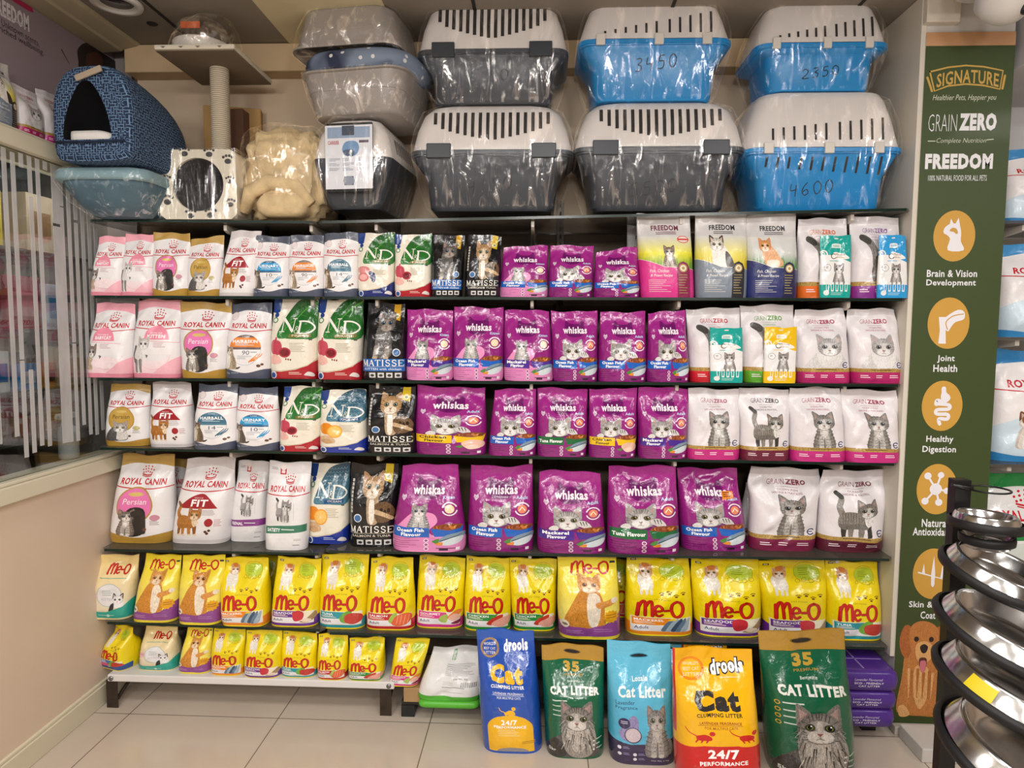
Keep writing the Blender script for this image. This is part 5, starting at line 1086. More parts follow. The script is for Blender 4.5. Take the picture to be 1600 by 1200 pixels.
def carrier(px, Y, dep, style, price, label, ppos=(.35, .5), zfloor=None, wrap=True):
    xl, xr, yt, ys, yb = px; a, b = ony(xl, ys, Y), ony(xr, ys, Y); W = b[0]-a[0]; xc = (a[0]+b[0])/2
    z0 = ony((xl+xr)/2, yb, Y)[2] if zfloor is None else zfloor; zs = ony((xl+xr)/2, ys, Y)[2]-z0; zt = ony((xl+xr)/2, yt, Y+.06)[2]-z0
    t = thing('pet_carrier', label, 'pet carrier', (xc, Y+dep/2, z0), 0, 'pet carriers in clear wrap on the top shelf')
    hx, hy = W/2, dep/2; blue = style != 'dark'
    tub = [(0, .74, .78), (.012, .78, .82), (.12, .82, .85), (zs*.86, .945, .945), (zs*.90, .955, .955), (zs*.905, .985, .985), (zs, 1, 1)]
    hl = zt-zs
    lid = [(zs+.002, .985, .985), (zs+.012, .985, .985), (zs+hl*.45, .935, .93), (zs+hl*.78, .86, .84), (zs+hl*.93, .77, .75), (zt, .62, .62)] if not blue else \
          [(zs+.002, .99, .99), (zs+.014, .985, .98), (zs+hl*.5, .91, .91), (zs+hl*.85, .83, .82), (zs+hl*.96, .78, .77), (zt, .68, .68)]
    def rg(prof, k=1., r=.05): return [rrect(hx*fx*k, hy*fy*k, r, 5, 0, 0, z) for z, fx, fy in prof]
    def fy_at(prof, z):
        return -hy*np.interp(z, [p[0] for p in prof], [p[2] for p in prof])
    mb = MB(); mb.loft(rg(tub, 1, .045))
    if price:   # hand-written price
        cw = W*.055; ch = zs*.26; x = (ppos[0]-.5)*W; zb_ = zs*ppos[1]
        for i, cch in enumerate(price):
            for st in DIG.get(cch, []):
                P = [(x+cw*u+i*.000, zb_+ch*(.8*v)+(x+cw*u)*.12) for u, v in (catmull(st, False, 4) if len(st) > 2 else st)]
                for (xa, za), (xb, zc) in zip(P[:-1], P[1:]):
                    d = math.hypot(xb-xa, zc-za) or 1; nx, nz = -(zc-za)/d*.0016, (xb-xa)/d*.0016
                    q = [(xa+nx, za+nz), (xb+nx, zc+nz), (xb-nx, zc-nz), (xa-nx, za-nz)]
                    mb.add([(u, fy_at(tub, v)-.0012, v) for u, v in q], [(0, 1, 2, 3)], 1, False)
            x += cw*1.35
    if style == 'blue_slots':
        for q in range(11):
            u = (-.36+.072*q)*W; zz0 = zs*.86; ln = zs*(.16+.012*q); mb.add([(u-.004, fy_at(tub, zz0)-.001, zz0), (u+.004, fy_at(tub, zz0)-.001, zz0), (u+.004-.003, fy_at(tub, zz0-ln)-.001, zz0-ln), (u-.004-.003, fy_at(tub, zz0-ln)-.001, zz0-ln)], [(0, 1, 2, 3)], 2, False)
    mb.build('tub', [BLUE if blue else DARK, MARK, SLOT], t, auto=40)
    lb = MB().loft(rg(lid, 1, .06)); L = lb.build('lid', LID, t, auto=50)
    sb = MB()
    if not blue:
        for q in range(16):
            u = (-.345+.046*q)*W; k = 1-abs(q-7.5)/7.5; za = zs+hl*.80; zc = zs+hl*(.54-.34*k**.6)
            zz_ = np.linspace(za, zc, 5)
            for za_, zb2 in zip(zz_[:-1], zz_[1:]):
                sb.add([(u-.006, fy_at(lid, za_)-.0014, za_), (u-.006, fy_at(lid, zb2)-.0014, zb2), (u+.006, fy_at(lid, zb2)-.0014, zb2), (u+.006, fy_at(lid, za_)-.0014, za_)], [(0, 1, 2, 3)], 0, False)
    else:
        for q in range(11):
            u = (-.33+.067*q+(.018 if q > 5 else 0))*W; ln = hl*(.05+.042*q) if style == 'blue' else hl*(.20+.018*q); za = zs+hl*.13
            zz_ = np.linspace(za+ln, za, 4)
            for za_, zb2 in zip(zz_[:-1], zz_[1:]):
                sb.add([(u-.004, fy_at(lid, za_)-.0014, za_), (u-.004, fy_at(lid, zb2)-.0014, zb2), (u+.004, fy_at(lid, zb2)-.0014, zb2), (u+.004, fy_at(lid, za_)-.0014, za_)], [(0, 1, 2, 3)], 0, False)
        for q in range(3):
            u = hx*np.interp(zs+hl*.3, [p[0] for p in lid], [p[1] for p in lid])+.0012; y_ = -hy*.55+.05*q
            sb.add([(u, y_, zs+hl*.15), (u, y_+.007, zs+hl*.15), (u-.02*W, y_+.007, zs+hl*.55), (u-.02*W, y_, zs+hl*.55)], [(0, 1, 2, 3)], 0, False)
    sb.build('vent_slots', SLOT, L)
    MB().loft(rg([(zs-.016, 1.0, 1.0), (zs-.014, 1.012, 1.012), (zs-.002, 1.012, 1.012), (zs, .995, .995)], 1, .05)).build('rim', BLUE if blue else DARK, t, auto=40)
    for u in ((-.32, .32) if not blue else (-.36, .02, .33)):
        cw = W*(.075 if not blue else .03); m = MB()
        m.box(u*W-cw, u*W+cw, -hy*1.012-.008, -hy*.985, zs-(.030 if not blue else .022), zs+(.022 if not blue else .016))
        m.build('clip', CLIPD if not blue else CLIPW, t, bevel=.003)
    MB().loft(rg([(lid[3][0], lid[3][1]*.42, lid[3][2]*.30), (zt+.004, .34, .20), (zt+.007, .30, .16)], 1, .03)).build('carry_handle', LID, t, auto=50)
    if wrap:
        wp = MB().loft([rrect(hx*fx, hy*fy, .05, 6, 0, 0, z) for z, fx, fy in ((.004, .79, .83), (.02, .85, .87), (zs*.55, .955, .945), (zs-.02, 1.014, 1.03), (zs+.03, 1.012, 1.026), (zs+hl*.5, .97, .97), (zs+hl*.85, .88, .88), (zt+.010, .66, .66))])
        wp.build('clear_wrap', FILM, t)
    return t, z0+zt
ZT = 1.891
d1, zA = carrier((640, 896, 165, 234, 320), 2.47, .34, 'dark', '4150', 'dark grey pet carrier priced 4150 with pale slotted lid, on the shelf', (.35, .34), ZT)
d2, zB = carrier((898, 1168, 160, 229, 320), 2.47, .34, 'dark', '5500', 'large dark grey pet carrier priced 5500 with pale slotted lid', (.33, .28), ZT)
d3, zC = carrier((1166, 1416, 145, 230, 320), 2.47, .34, 'blue_slots', '4600', 'blue pet carrier priced 4600 with slots in both lid and tub', (.30, .28), ZT)
carrier((650, 888, 5, 76, 165), 2.48, .32, 'dark', '3 50', 'dark grey pet carrier stacked on the dark carrier priced 4150', (.33, .42), zA+.001)
carrier((905, 1146, -2, 60, 160), 2.48, .32, 'blue', '3450', 'blue pet carrier priced 3450 stacked on a dark grey carrier', (.37, .52), zB+.001)
carrier((1184, 1394, 8, 66, 146), 2.48, .30, 'blue', '2350', 'small blue pet carrier priced 2350 stacked on another blue carrier', (.36, .30), zC+.001)
# end-on carrier with a printed sheet
a, b = ony(484, 250, 2.46), ony(612, 250, 2.46); W = b[0]-a[0]; t = thing('pet_carrier', 'dark carrier seen end on with a white printed sheet on its door', 'pet carrier', ((a[0]+b[0])/2, 2.46, 1.8955), math.radians(-6), 'pet carriers in clear wrap on the top shelf')
hz = ony(560, 183, 2.46)[2]-1.8955; zs = ony(560, 246, 2.46)[2]-1.8955
def endring(z, k, y0=0, y1=.36): return rrect(W/2*k, (y1-y0)/2, .035, 5, 0, (y0+y1)/2, z)
MB().loft([endring(0, .62, .03, .33), endring(.015, .70, .02, .34), endring(zs*.9, .98, .0, .36), endring(zs, 1.0, -.002, .362)]).build('tub', DARK, t, auto=40)
L = MB().loft([endring(zs, .985, 0, .36), endring(zs+.02, .97, .0, .36), endring(zs+(hz-zs)*.6, .86, .01, .35), endring(hz-.01, .66, .02, .34), endring(hz, .5, .04, .32)]).build('lid', LID, t, auto=50)
m = MB()
for q in range(9):
    y_ = .10+.024*q; u0, u1 = W/2*.945, W/2*.86; m.add([(u0+.001, y_, zs+(hz-zs)*.22), (u0+.001, y_+.010, zs+(hz-zs)*.22), (u1+.003, y_+.010, zs+(hz-zs)*.6), (u1+.003, y_, zs+(hz-zs)*.6)], [(0, 1, 2, 3)], 0, False)
m.build('vent_slots', SLOT, L)
m = MB(); m.box(-.085, .085, -.012, .0, zs*.30, hz*.93)
for q in range(7): m.box(-.078+.025*q, -.072+.025*q, -.016, -.012, zs*.32, hz*.91)
m.build('grille_door', mat('black_plastic', '#141414', .3), t, bevel=.003)
A = Art(.62); A.rect(.05, .80, .95, .97, '#8ea3bf'); A.rect(.36, .84, .62, .99, '#3a4658'); A.text('CARRIER', .06, .70, .30, .76, '#b8545a', .03); A.rect(.72, .72, .92, .76, '#5a4a5a')
A.blob([(.36, .62), (.44, .74), (.66, .74), (.72, .62), (.62, .52), (.44, .52)], '#6f95bf'); A.blob([(.38, .60), (.46, .52), (.6, .52), (.6, .62)], '#46566e')
for r in range(3):
    for c_ in range(3): A.bars(.08+.29*c_, .28+.075*r, .32+.29*c_, .335+.075*r, 3, '#8a93a3', r+c_)
A.rect(.40, .06, .60, .2, '#3a4658'); A.disc(.5, .13, .12, '#8a93a3', 0, 12)
flat_art('printed_sheet', A, (-.088, -.0168, zs*.30+.01), (.176, 0, 0), (0, 0, hz*.93-zs*.30-.02), INK_P, t, '#dfe1e8')
MB().loft([endring(.003, .68, -.02, .35), endring(.02, .76, -.025, .36), endring(zs, 1.04, -.03, .37), endring(zs+(hz-zs)*.6, .92, -.028, .36), endring(hz+.006, .56, .0, .34)]).build('clear_wrap', FILM, t)

# ------------------------------------------------------------------ litter trays and the star patterned bed stacked on the end-on carrier
TRAY = mat('taupe_tray_plastic', '#9a938e', .35, var=.03)
zt0 = 1.8955+hz+.008
def tray(xl, xr, yt, yb, Y, z0, label, dep, rz, inv=False):
    a, b = ony(xl, yt, Y), ony(xr, yt, Y); W = b[0]-a[0]; H = ony((xl+xr)/2, yt, Y)[2]-ony((xl+xr)/2, yb, Y)[2]
    t = thing('litter_tray', label, 'litter tray', ((a[0]+b[0])/2+.015, Y+dep/2, z0), rz, 'grey litter trays in clear wrap')
    pr = [(0, .80), (.006, .83), (.012, .845), (H*.55, .90), (H*.56, .915), (H-.008, .97), (H-.006, 1.02), (H, 1.02), (H, .99), (H-.01, .955), (.012, .81), (.012, .6)]
    if inv: pr = [(H-z, k) for z, k in pr]
    MB().loft([rrect(W/2*k, dep/2*k, .07, 7, 0, 0, z) for z, k in pr]).build('tray_body', TRAY, t, auto=50)
    MB().loft([rrect(W/2*k, dep/2*k, .08, 7, 0, 0, z) for z, k in ([(.002, .84), (H*.5, .97), (H+.006, 1.045), (H+.008, .9)] if not inv else [(.0, 1.045), (H*.5, .99), (H+.008, .86), (H+.010, .5)])]).build('clear_wrap', FILM2, t)
    return t, W, H
t1, W1, H1 = tray(462, 640, 118, 186, 2.42, zt0, 'grey litter tray in clear wrap holding a star patterned cushion', .36, math.radians(-10))
zt1 = zt0+H1
t = thing('cat_bed', 'navy and grey star patterned round cushion bed sitting in a grey tray', 'cat bed', (t1.location.x, t1.location.y, zt1-.012), math.radians(-10))
def starfab():
    m, t_, b_ = nt('star_print_fabric'); v = coords(t_); vo = t_.nodes.new('ShaderNodeTexVoronoi'); vo.inputs['Scale'].default_value = 26; t_.links.new(v, vo.inputs['Vector'])
    n = noise(t_, v, 6, 2); r1 = ramp(t_, n, [(.40, '#26304a'), (.55, '#7c8aa0')]); r2 = ramp(t_, vo.outputs['Distance'], [(.16, '#d8d8dc'), (.19, '#000')], 'CONSTANT')
    mx = t_.nodes.new('ShaderNodeMix'); mx.data_type = 'RGBA'; mx.blend_type = 'LIGHTEN'; mx.inputs[0].default_value = 1; t_.links.new(r1, mx.inputs[6]); t_.links.new(r2, mx.inputs[7]); t_.links.new(mx.outputs[2], b_.inputs['Base Color']); b_.inputs['Roughness'].default_value = .8
    return m
mb = MB(); rings = []
for i in range(40):
    a_ = 2*math.pi*i/40; ca, sa = math.cos(a_), math.sin(a_); cx, cy = .185*np.sign(ca)*abs(ca)**.7, .145*np.sign(sa)*abs(sa)**.7; rr = .042+.004*math.sin(5*a_)
    rings.append([(cx+math.cos(q)*rr*ca, cy+math.cos(q)*rr*sa, .045+.045*math.sin(q)) for q in np.linspace(0, 2*math.pi, 12, endpoint=False)])
rings.append(rings[0]); mb.loft(rings, 0, False, False).build('bolster', starfab(), t)
MB().loft([rrect(.19, .15, .08, 6, 0, 0, z) for z in (.01, .03)]).build('base_cushion', mat('grey_fleece', '#8a8f99', .9, bs=120, bstr=.4), t)
tray(446, 626, 16, 84, 2.43, zt1+.080, 'upside down grey litter tray in clear wrap on top of the stack', .36, math.radians(-8), True)

# ------------------------------------------------------------------ cat igloo, wrapped flat bed, cat tree, plush bed
zsh = zrow(0, -1.5)
def weave():
    m, t_, b_ = nt('navy_basket_weave'); 
    def brick(rot, sc):
        v = coords(t_, (1, 1, 1), 'UV', (0, 0, rot)); b = t_.nodes.new('ShaderNodeTexBrick'); b.inputs['Scale'].default_value = sc; b.inputs['Brick Width'].default_value = .9; b.inputs['Row Height'].default_value = .42; b.inputs['Mortar Size'].default_value = .055; b.inputs['Mortar Smooth'].default_value = .2
        b.inputs['Color1'].default_value = b.inputs['Color2'].default_value = (0, 0, 0, 1); b.inputs['Mortar'].default_value = (1, 1, 1, 1); t_.links.new(v, b.inputs['Vector']); return b.outputs[0]
    v = coords(t_, (1, 1, 1), 'UV'); ck = t_.nodes.new('ShaderNodeTexChecker'); ck.inputs['Scale'].default_value = 41; t_.links.new(v, ck.inputs['Vector'])
    mx = t_.nodes.new('ShaderNodeMix'); mx.data_type = 'RGBA'; t_.links.new(ck.outputs['Fac'], mx.inputs[0]); t_.links.new(brick(0, 44), mx.inputs[6]); t_.links.new(brick(math.pi/2, 44), mx.inputs[7])
    n = noise(t_, v, 60, 3); f = math_(t_, 'MULTIPLY', mx.outputs[2], math_(t_, 'ADD', n, .35))
    t_.links.new(ramp(t_, f, [(.1, '#172842'), (.7, '#6685a8')]), b_.inputs['Base Color']); b_.inputs['Roughness'].default_value = .85; bump(t_, b_, f, .3, .002); return m
WEAVE = weave()
def add_uv(o, fn):
    uv = o.data.uv_layers.new(name='weave')
    for p in o.data.polygons:
        for li in p.loop_indices:
            c = o.data.vertices[o.data.loops[li].vertex_index].co; uv.data[li].uv = fn(c, p.normal)
def triuv(c, n): return (c.y, c.z) if abs(n.x) > max(abs(n.y), abs(n.z)) else ((c.x, c.z) if abs(n.y) > abs(n.z) else (c.x, c.y))
# wrapped flat bed under the igloo
a, b = ony(70, 290, 2.30), ony(262, 290, 2.50); zbed = ony(150, 262, 2.30)[2]
bw = 1.0*(ony(215, 290, 2.30)[0]-a[0]); t = thing('flat_pet_bed', 'teal flat pet bed in clear wrap under the navy cat igloo', 'pet bed', (a[0]+bw/2+.03, 2.50, zsh), 0)
hb = zbed-zsh
MB().loft([rrect(bw/2*k, .22*k, .08, 6, 0, 0, z) for z, k in ((0, .5), (.004, .62), (hb*.25, .78), (hb*.6, .94), (hb*.72, .97))]).build('cushion', mat('teal_cushion', '#4f6a78', .8, var=.12, vscale=14, bs=60, bstr=.2), t)
MB().loft([rrect(bw/2*k, .22*k, .06, 6, 0, 0, z) for z, k in ((hb*.72, 1.0), (hb*.78, 1.03), (hb*.96, 1.0), (hb, .94), (hb*.98, .80), (hb*.85, .78))], cap0=True).build('rim_bolster', mat('pale_teal_felt', '#84a0a8', .85, var=.06, bs=80, bstr=.2), t)
MB().loft([rrect(bw/2*k, .22*k, .08, 6, 0, 0, z) for z, k in ((.001, .66), (hb*.3, .92), (hb*.7, 1.08), (hb*.9, 1.06), (hb*1.01, 1.0))]).build('clear_wrap', FILM2, t)
# igloo
a, b = ony(64, 200, 2.22), ony(205, 200, 2.22); iw = b[0]-a[0]; zt = ony(135, 100, 2.24)[2]; ih = zt-zbed-.004
t = thing('cat_igloo', 'navy woven cat igloo bed with an arched dark opening', 'cat bed', ((a[0]+b[0])/2+.012, 2.22, zbed+.004), math.radians(-4))
def arch(k, kz, y, n=40, z0=0., bot=.92):
    out = []; hw = iw/2*k; H = ih*kz
    for i in range(n):
        q = i/n
        if q < .25: u = q/.25; out.append((hw*bot*(2*u-1), y, z0+.010*(abs(2*u-1))**3))
        else:
            a_ = math.pi*(q-.25)/.75; c, s = math.cos(a_), math.sin(a_)
            out.append((hw*np.sign(c)*abs(c)**.62*(bot+(1-bot)*min(1, s*2)), y, z0+.010+(H-.010)*s**.62))
    return out
outer = [arch(.60, .62, -.004, z0=ih*.2)[:0]]
secs = [arch(.93, .95, .004), arch(.985, .985, .016), arch(1.0, 1.0, .05), arch(.995, .96, .16), arch(.95, .88, .27), arch(.85, .76, .35), arch(.7, .6, .40)]
op = []
for i in range(40):
    q = i/40; hw = iw*.285; H = ih*.60
    if q < .25: op.append((hw*(2*q/.25-1)-.012, 0, ih*.22))
    else:
        a_ = math.pi*(q-.25)/.75; c_, s_ = math.cos(a_), math.sin(a_); op.append((hw*np.sign(c_)*abs(c_)**.8*(1-.42*s_**1.6)-.012, 0, ih*.22+H*s_**.9))
mb = MB(); mb.loft([[(p[0], .004, p[2]) for p in op]]+secs, 0, False, True); sh = mb.build('shell', WEAVE, t); add_uv(sh, triuv)
sb = sh.modifiers.new('smooth', 'SUBSURF'); sb.levels = sb.render_levels = 1
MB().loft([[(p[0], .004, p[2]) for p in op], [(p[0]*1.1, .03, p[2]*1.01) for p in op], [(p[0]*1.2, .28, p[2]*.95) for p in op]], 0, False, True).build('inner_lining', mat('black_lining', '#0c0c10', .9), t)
mb = MB(); mb.loft([rrect(iw*.28, .05, .04, 6, -.02, .07, z) for z in (ih*.19, ih*.29)]+[rrect(iw*.22, .04, .03, 6, -.04, .07, ih*.335)]); mb.build('inner_cushion', mat('white_fleece', '#e6e2dc', .95, var=.05, bs=90, bstr=.6), t)
MB().box(-iw*.15, iw*.17, -.012, -.004, 0, .020, M=Matrix.Translation((.01, .0, ih*.84)) @ Matrix.Rotation(math.radians(-18), 4, 'Y')).build('fabric_tag', mat('beige_tag', '#a89884', .6), t, bevel=.003)
MB().tube([(-iw*.40, -.002, .062), (0, -.003, .060), (iw*.40, -.002, .062)], .004).build('front_seam', mat('navy_seam', '#15243c', .9), t)
# cat tree
PAWC = '#3a3634'
PLUSH = mat('cream_plush', '#d8d0be', .95, var=.05, vscale=20, bs=160, bstr=.5)
a, b = ony(249, 285, 2.44), ony(369, 285, 2.44); cw = b[0]-a[0]; zc0 = zrow(0, a[0]); zc1 = ony(310, 234, 2.44)[2]; ch = zc1-zc0
t = thing('cat_tree', 'cream paw print cat tree with round hole box and rope post', 'cat tree', ((a[0]+b[0])/2, 2.44, zc0+.001))
mb = MB(); n = 40; cz = ch*.50; r = cw*.335; sq = []; ci = []
for i in range(n):
    a_ = 2*math.pi*(i+.5)/n; c, s = math.cos(a_), math.sin(a_); k = 1/max(abs(c), abs(s)); sq.append((c*k*cw/2, 0, ch/2+s*k*ch/2)); ci.append((c*r, 0, cz+s*r))
mb.loft([[(p[0], .30, p[2]) for p in sq], sq, ci, [(p[0], .012, p[2]) for p in ci]], 0, True, False, False)
mb.build('box', PLUSH, t)
MB().loft([[(p[0], .012, p[2]) for p in ci], [(p[0], .26, p[2]) for p in ci]], 0, False, True).build('hole_lining', mat('dark_grey_plush', '#4a4648', .95, var=.1, bs=120, bstr=.4), t)
A = Art(cw/ch)
for x, y, r_ in ((.09, .84, .055), (.34, .95, .05), (.66, .94, .05), (.90, .84, .05), (.09, .56, .045), (.10, .26, .055), (.40, .06, .05), (.66, .07, .055), (.92, .22, .045), (.92, .55, .04)): paws(A, [(x, y, r_*.95)], PAWC)
flat_art('paw_print_pattern', A, (-cw/2, -.0006, 0), (cw, 0, 0), (0, 0, ch), INK_P, t, None, .0002)
p = ony(344, 232, 2.56); zp0 = ch; zpl = ony(300, 84, 2.44)[2]-zc0-.001
def rope():
    m, t_, b_ = nt('sisal_rope'); v = coords(t_); w = t_.nodes.new('ShaderNodeTexWave'); w.bands_direction = 'Z'; w.inputs['Scale'].default_value = 42; w.inputs['Distortion'].default_value = .6; t_.links.new(v, w.inputs['Vector'])
    t_.links.new(ramp(t_, w.outputs['Fac'], [(.2, '#a89a84'), (.7, '#d6cab4')]), b_.inputs['Base Color']); b_.inputs['Roughness'].default_value = .8; bump(t_, b_, w.outputs['Fac'], .6, .004); return m
MB().lathe([(.034, zp0), (.034, zpl)], 28, (p[0]-t.location.x, .13, 0)).build('scratching_post', rope(), t)
a2, b2 = ony(240, 84, 2.40), ony(366, 84, 2.40); px0, px1 = a2[0]-t.location.x, b2[0]-t.location.x
MB().box(px0, px1, -.04, .30, zpl, zpl+.018).build('platform', PLUSH, t, bevel=.006)
MB().loft([[(x, y, z) for x, y in ((-cw/2-.004, -.006), (cw/2+.004, -.006), (cw/2+.004, .306), (-cw/2-.004, .306))] for z in (.001, ch+.003)], smooth=False).build('clear_wrap', FILM, t)
A = Art(8)
for x in (.12, .34, .55, .82): paws(A, [(x, .4, .018)], PAWC)
flat_art('paw_print_pattern', A, (px0, -.0406, zpl+.001), (px1-px0, 0, 0), (0, 0, .016), INK_P, t, None, .0002)
MB().box(px0+.004, px1-.004, -.036, .296, zpl-.004, zpl).build('underside_board', mat('brown_felt', '#7d6f5e', .9), t)
# covered food bowl in a bag on the platform
xb, yb_ = (ony(312, 60, 2.52)[0]), 2.54; t2 = thing('covered_pet_bowl', 'clear domed white pet bowl in clear wrap on the cat tree platform', 'pet bowl', (xb, yb_, zc0+.001+zpl+.019))
MB().lathe([(0, 0), (.085, 0), (.098, .01), (.102, .045), (.098, .05), (.09, .045), (.0, .02)], 36).build('bowl', mat('white_bowl_plastic', '#dcd6cc', .35), t2)
MB().lathe([(.098, .05), (.094, .085), (.075, .12), (.045, .137), (0, .142)], 36).build('dome', FILM2, t2)
MB().box(-.035, .035, -.088, -.084, .075, .098).build('orange_sticker', mat('orange_sticker', '#c8643a', .5), t2)
MB().loft([[(x*1.0, y, z) for x, y, z in rrect(.108*k, .108*k, .09, 7, .01*q, 0, z)] for q, (z, k) in enumerate(((.002, .92), (.03, 1.06), (.06, 1.04), (.10, .90), (.135, .62), (.150, .3)))]).build('clear_wrap', FILM2, t2)
# printed cardboard scratcher standing behind the cat tree
a, b = ony(292, 190, 2.60), ony(334, 190, 2.60); z1 = ony(290, 145, 2.6)[2]; t = thing('cardboard_scratcher', 'tan cardboard scratcher box with line drawings behind the cat tree', 'scratcher', ((a[0]+b[0])/2+.05, 2.765, zsh+.001), math.radians(14))
MB().box(-.11, .11, -.0, .05, 0, z1-zsh).build('body', mat('tan_cardboard', '#b08a54', .7), t, bevel=.003); A = Art(.5)
for cx, cy, r_ in ((.40, .84, .26), (.40, .84, .17), (.32, .66, .06)): A.ring(cx, cy, r_, .006, '#4a3620')
A.ell(.42, .86, .08, .05, '#4a3620'); A.blob([(.62, .60), (.72, .62), (.70, .52), (.60, .50)], '#4a3620'); A.stroke([(.5, .48), (.66, .5), (.74, .42), (.6, .40)], .012, '#4a3620'); A.ring(.30, .36, .14, .008, '#4a3620'); A.blob([(.24, .36), (.36, .38), (.34, .32)], '#4a3620')
flat_art('line_drawings', A, (-.11, -.0004, 0), (.22, 0, 0), (0, 0, z1-zsh), INK_P, t, None, .0002)
o = MB().box(-1.275, -1.19, 2.72, 2.80, zsh+.001, ony(375, 172, 2.74)[2]).build('brown_carton', mat('brown_carton', '#6a4a38', .7), None, bevel=.003); tag(o, 'dark brown carton in the shade right behind the rope post', 'carton')
# plush bed in a clear bag
a, b = ony(376, 270, 2.50), ony(502, 270, 2.50); w = (b[0]-a[0])/2; zt = ony(440, 196, 2.52)[2]-zsh
t = thing('plush_pet_bed', 'cream fluffy plush pet bed in a crumpled clear bag', 'pet bed', ((a[0]+b[0])/2, 2.46+.17, zsh+.001))
def lump(kx, kz, ns, am, seed, zc=0.):
    rng = np.random.RandomState(seed); fr = rng.randn(14, 3)*9; ph = rng.rand(14)*6; rings = []
    for i in range(25):
        th = math.pi*(i+.15)/(25+.3); ring = []
        for j in range(40):
            p_ = 2*math.pi*j/40; d = np.array([math.sin(th)*math.cos(p_), math.sin(th)*math.sin(p_), math.cos(th)])
            e = np.sign(d)*abs(d)**.55; q = 1+am*np.sin(fr@d+ph).sum()/4
            ring.append((w*kx*e[0]*q, .17*kx*e[1]*q, max(.0, zt/2*kz*(1+e[2]*q)+zc)))
        rings.append(ring)
    return MB().loft(rings[::-1])
lump(.98, .96, 0, .12, 3).build('plush_body', mat('curly_cream_fleece', '#d2ba90', .95, var=.16, vscale=26, bs=90, bstr=1.), t)
MB().loft([rrect(.085*k, .05*k, .03, 5, .015, -.135, zz_) for zz_, k in ((.012, .8), (.03, 1.05), (.06, 1.1), (.085, .95), (.10, .6))]).tube([(-.13, -.15, .03), (-.10, -.165, .10), (-.03, -.165, .135), (.06, -.16, .125), (.12, -.15, .06)], [.02, .028, .03, .028, .02], 10).build('front_roll', mat('curly_cream_fleece', '#dcc59a'), t)
lump(1.07, 1.03, 0, .03, 5).build('clear_bag', FILM2, t)
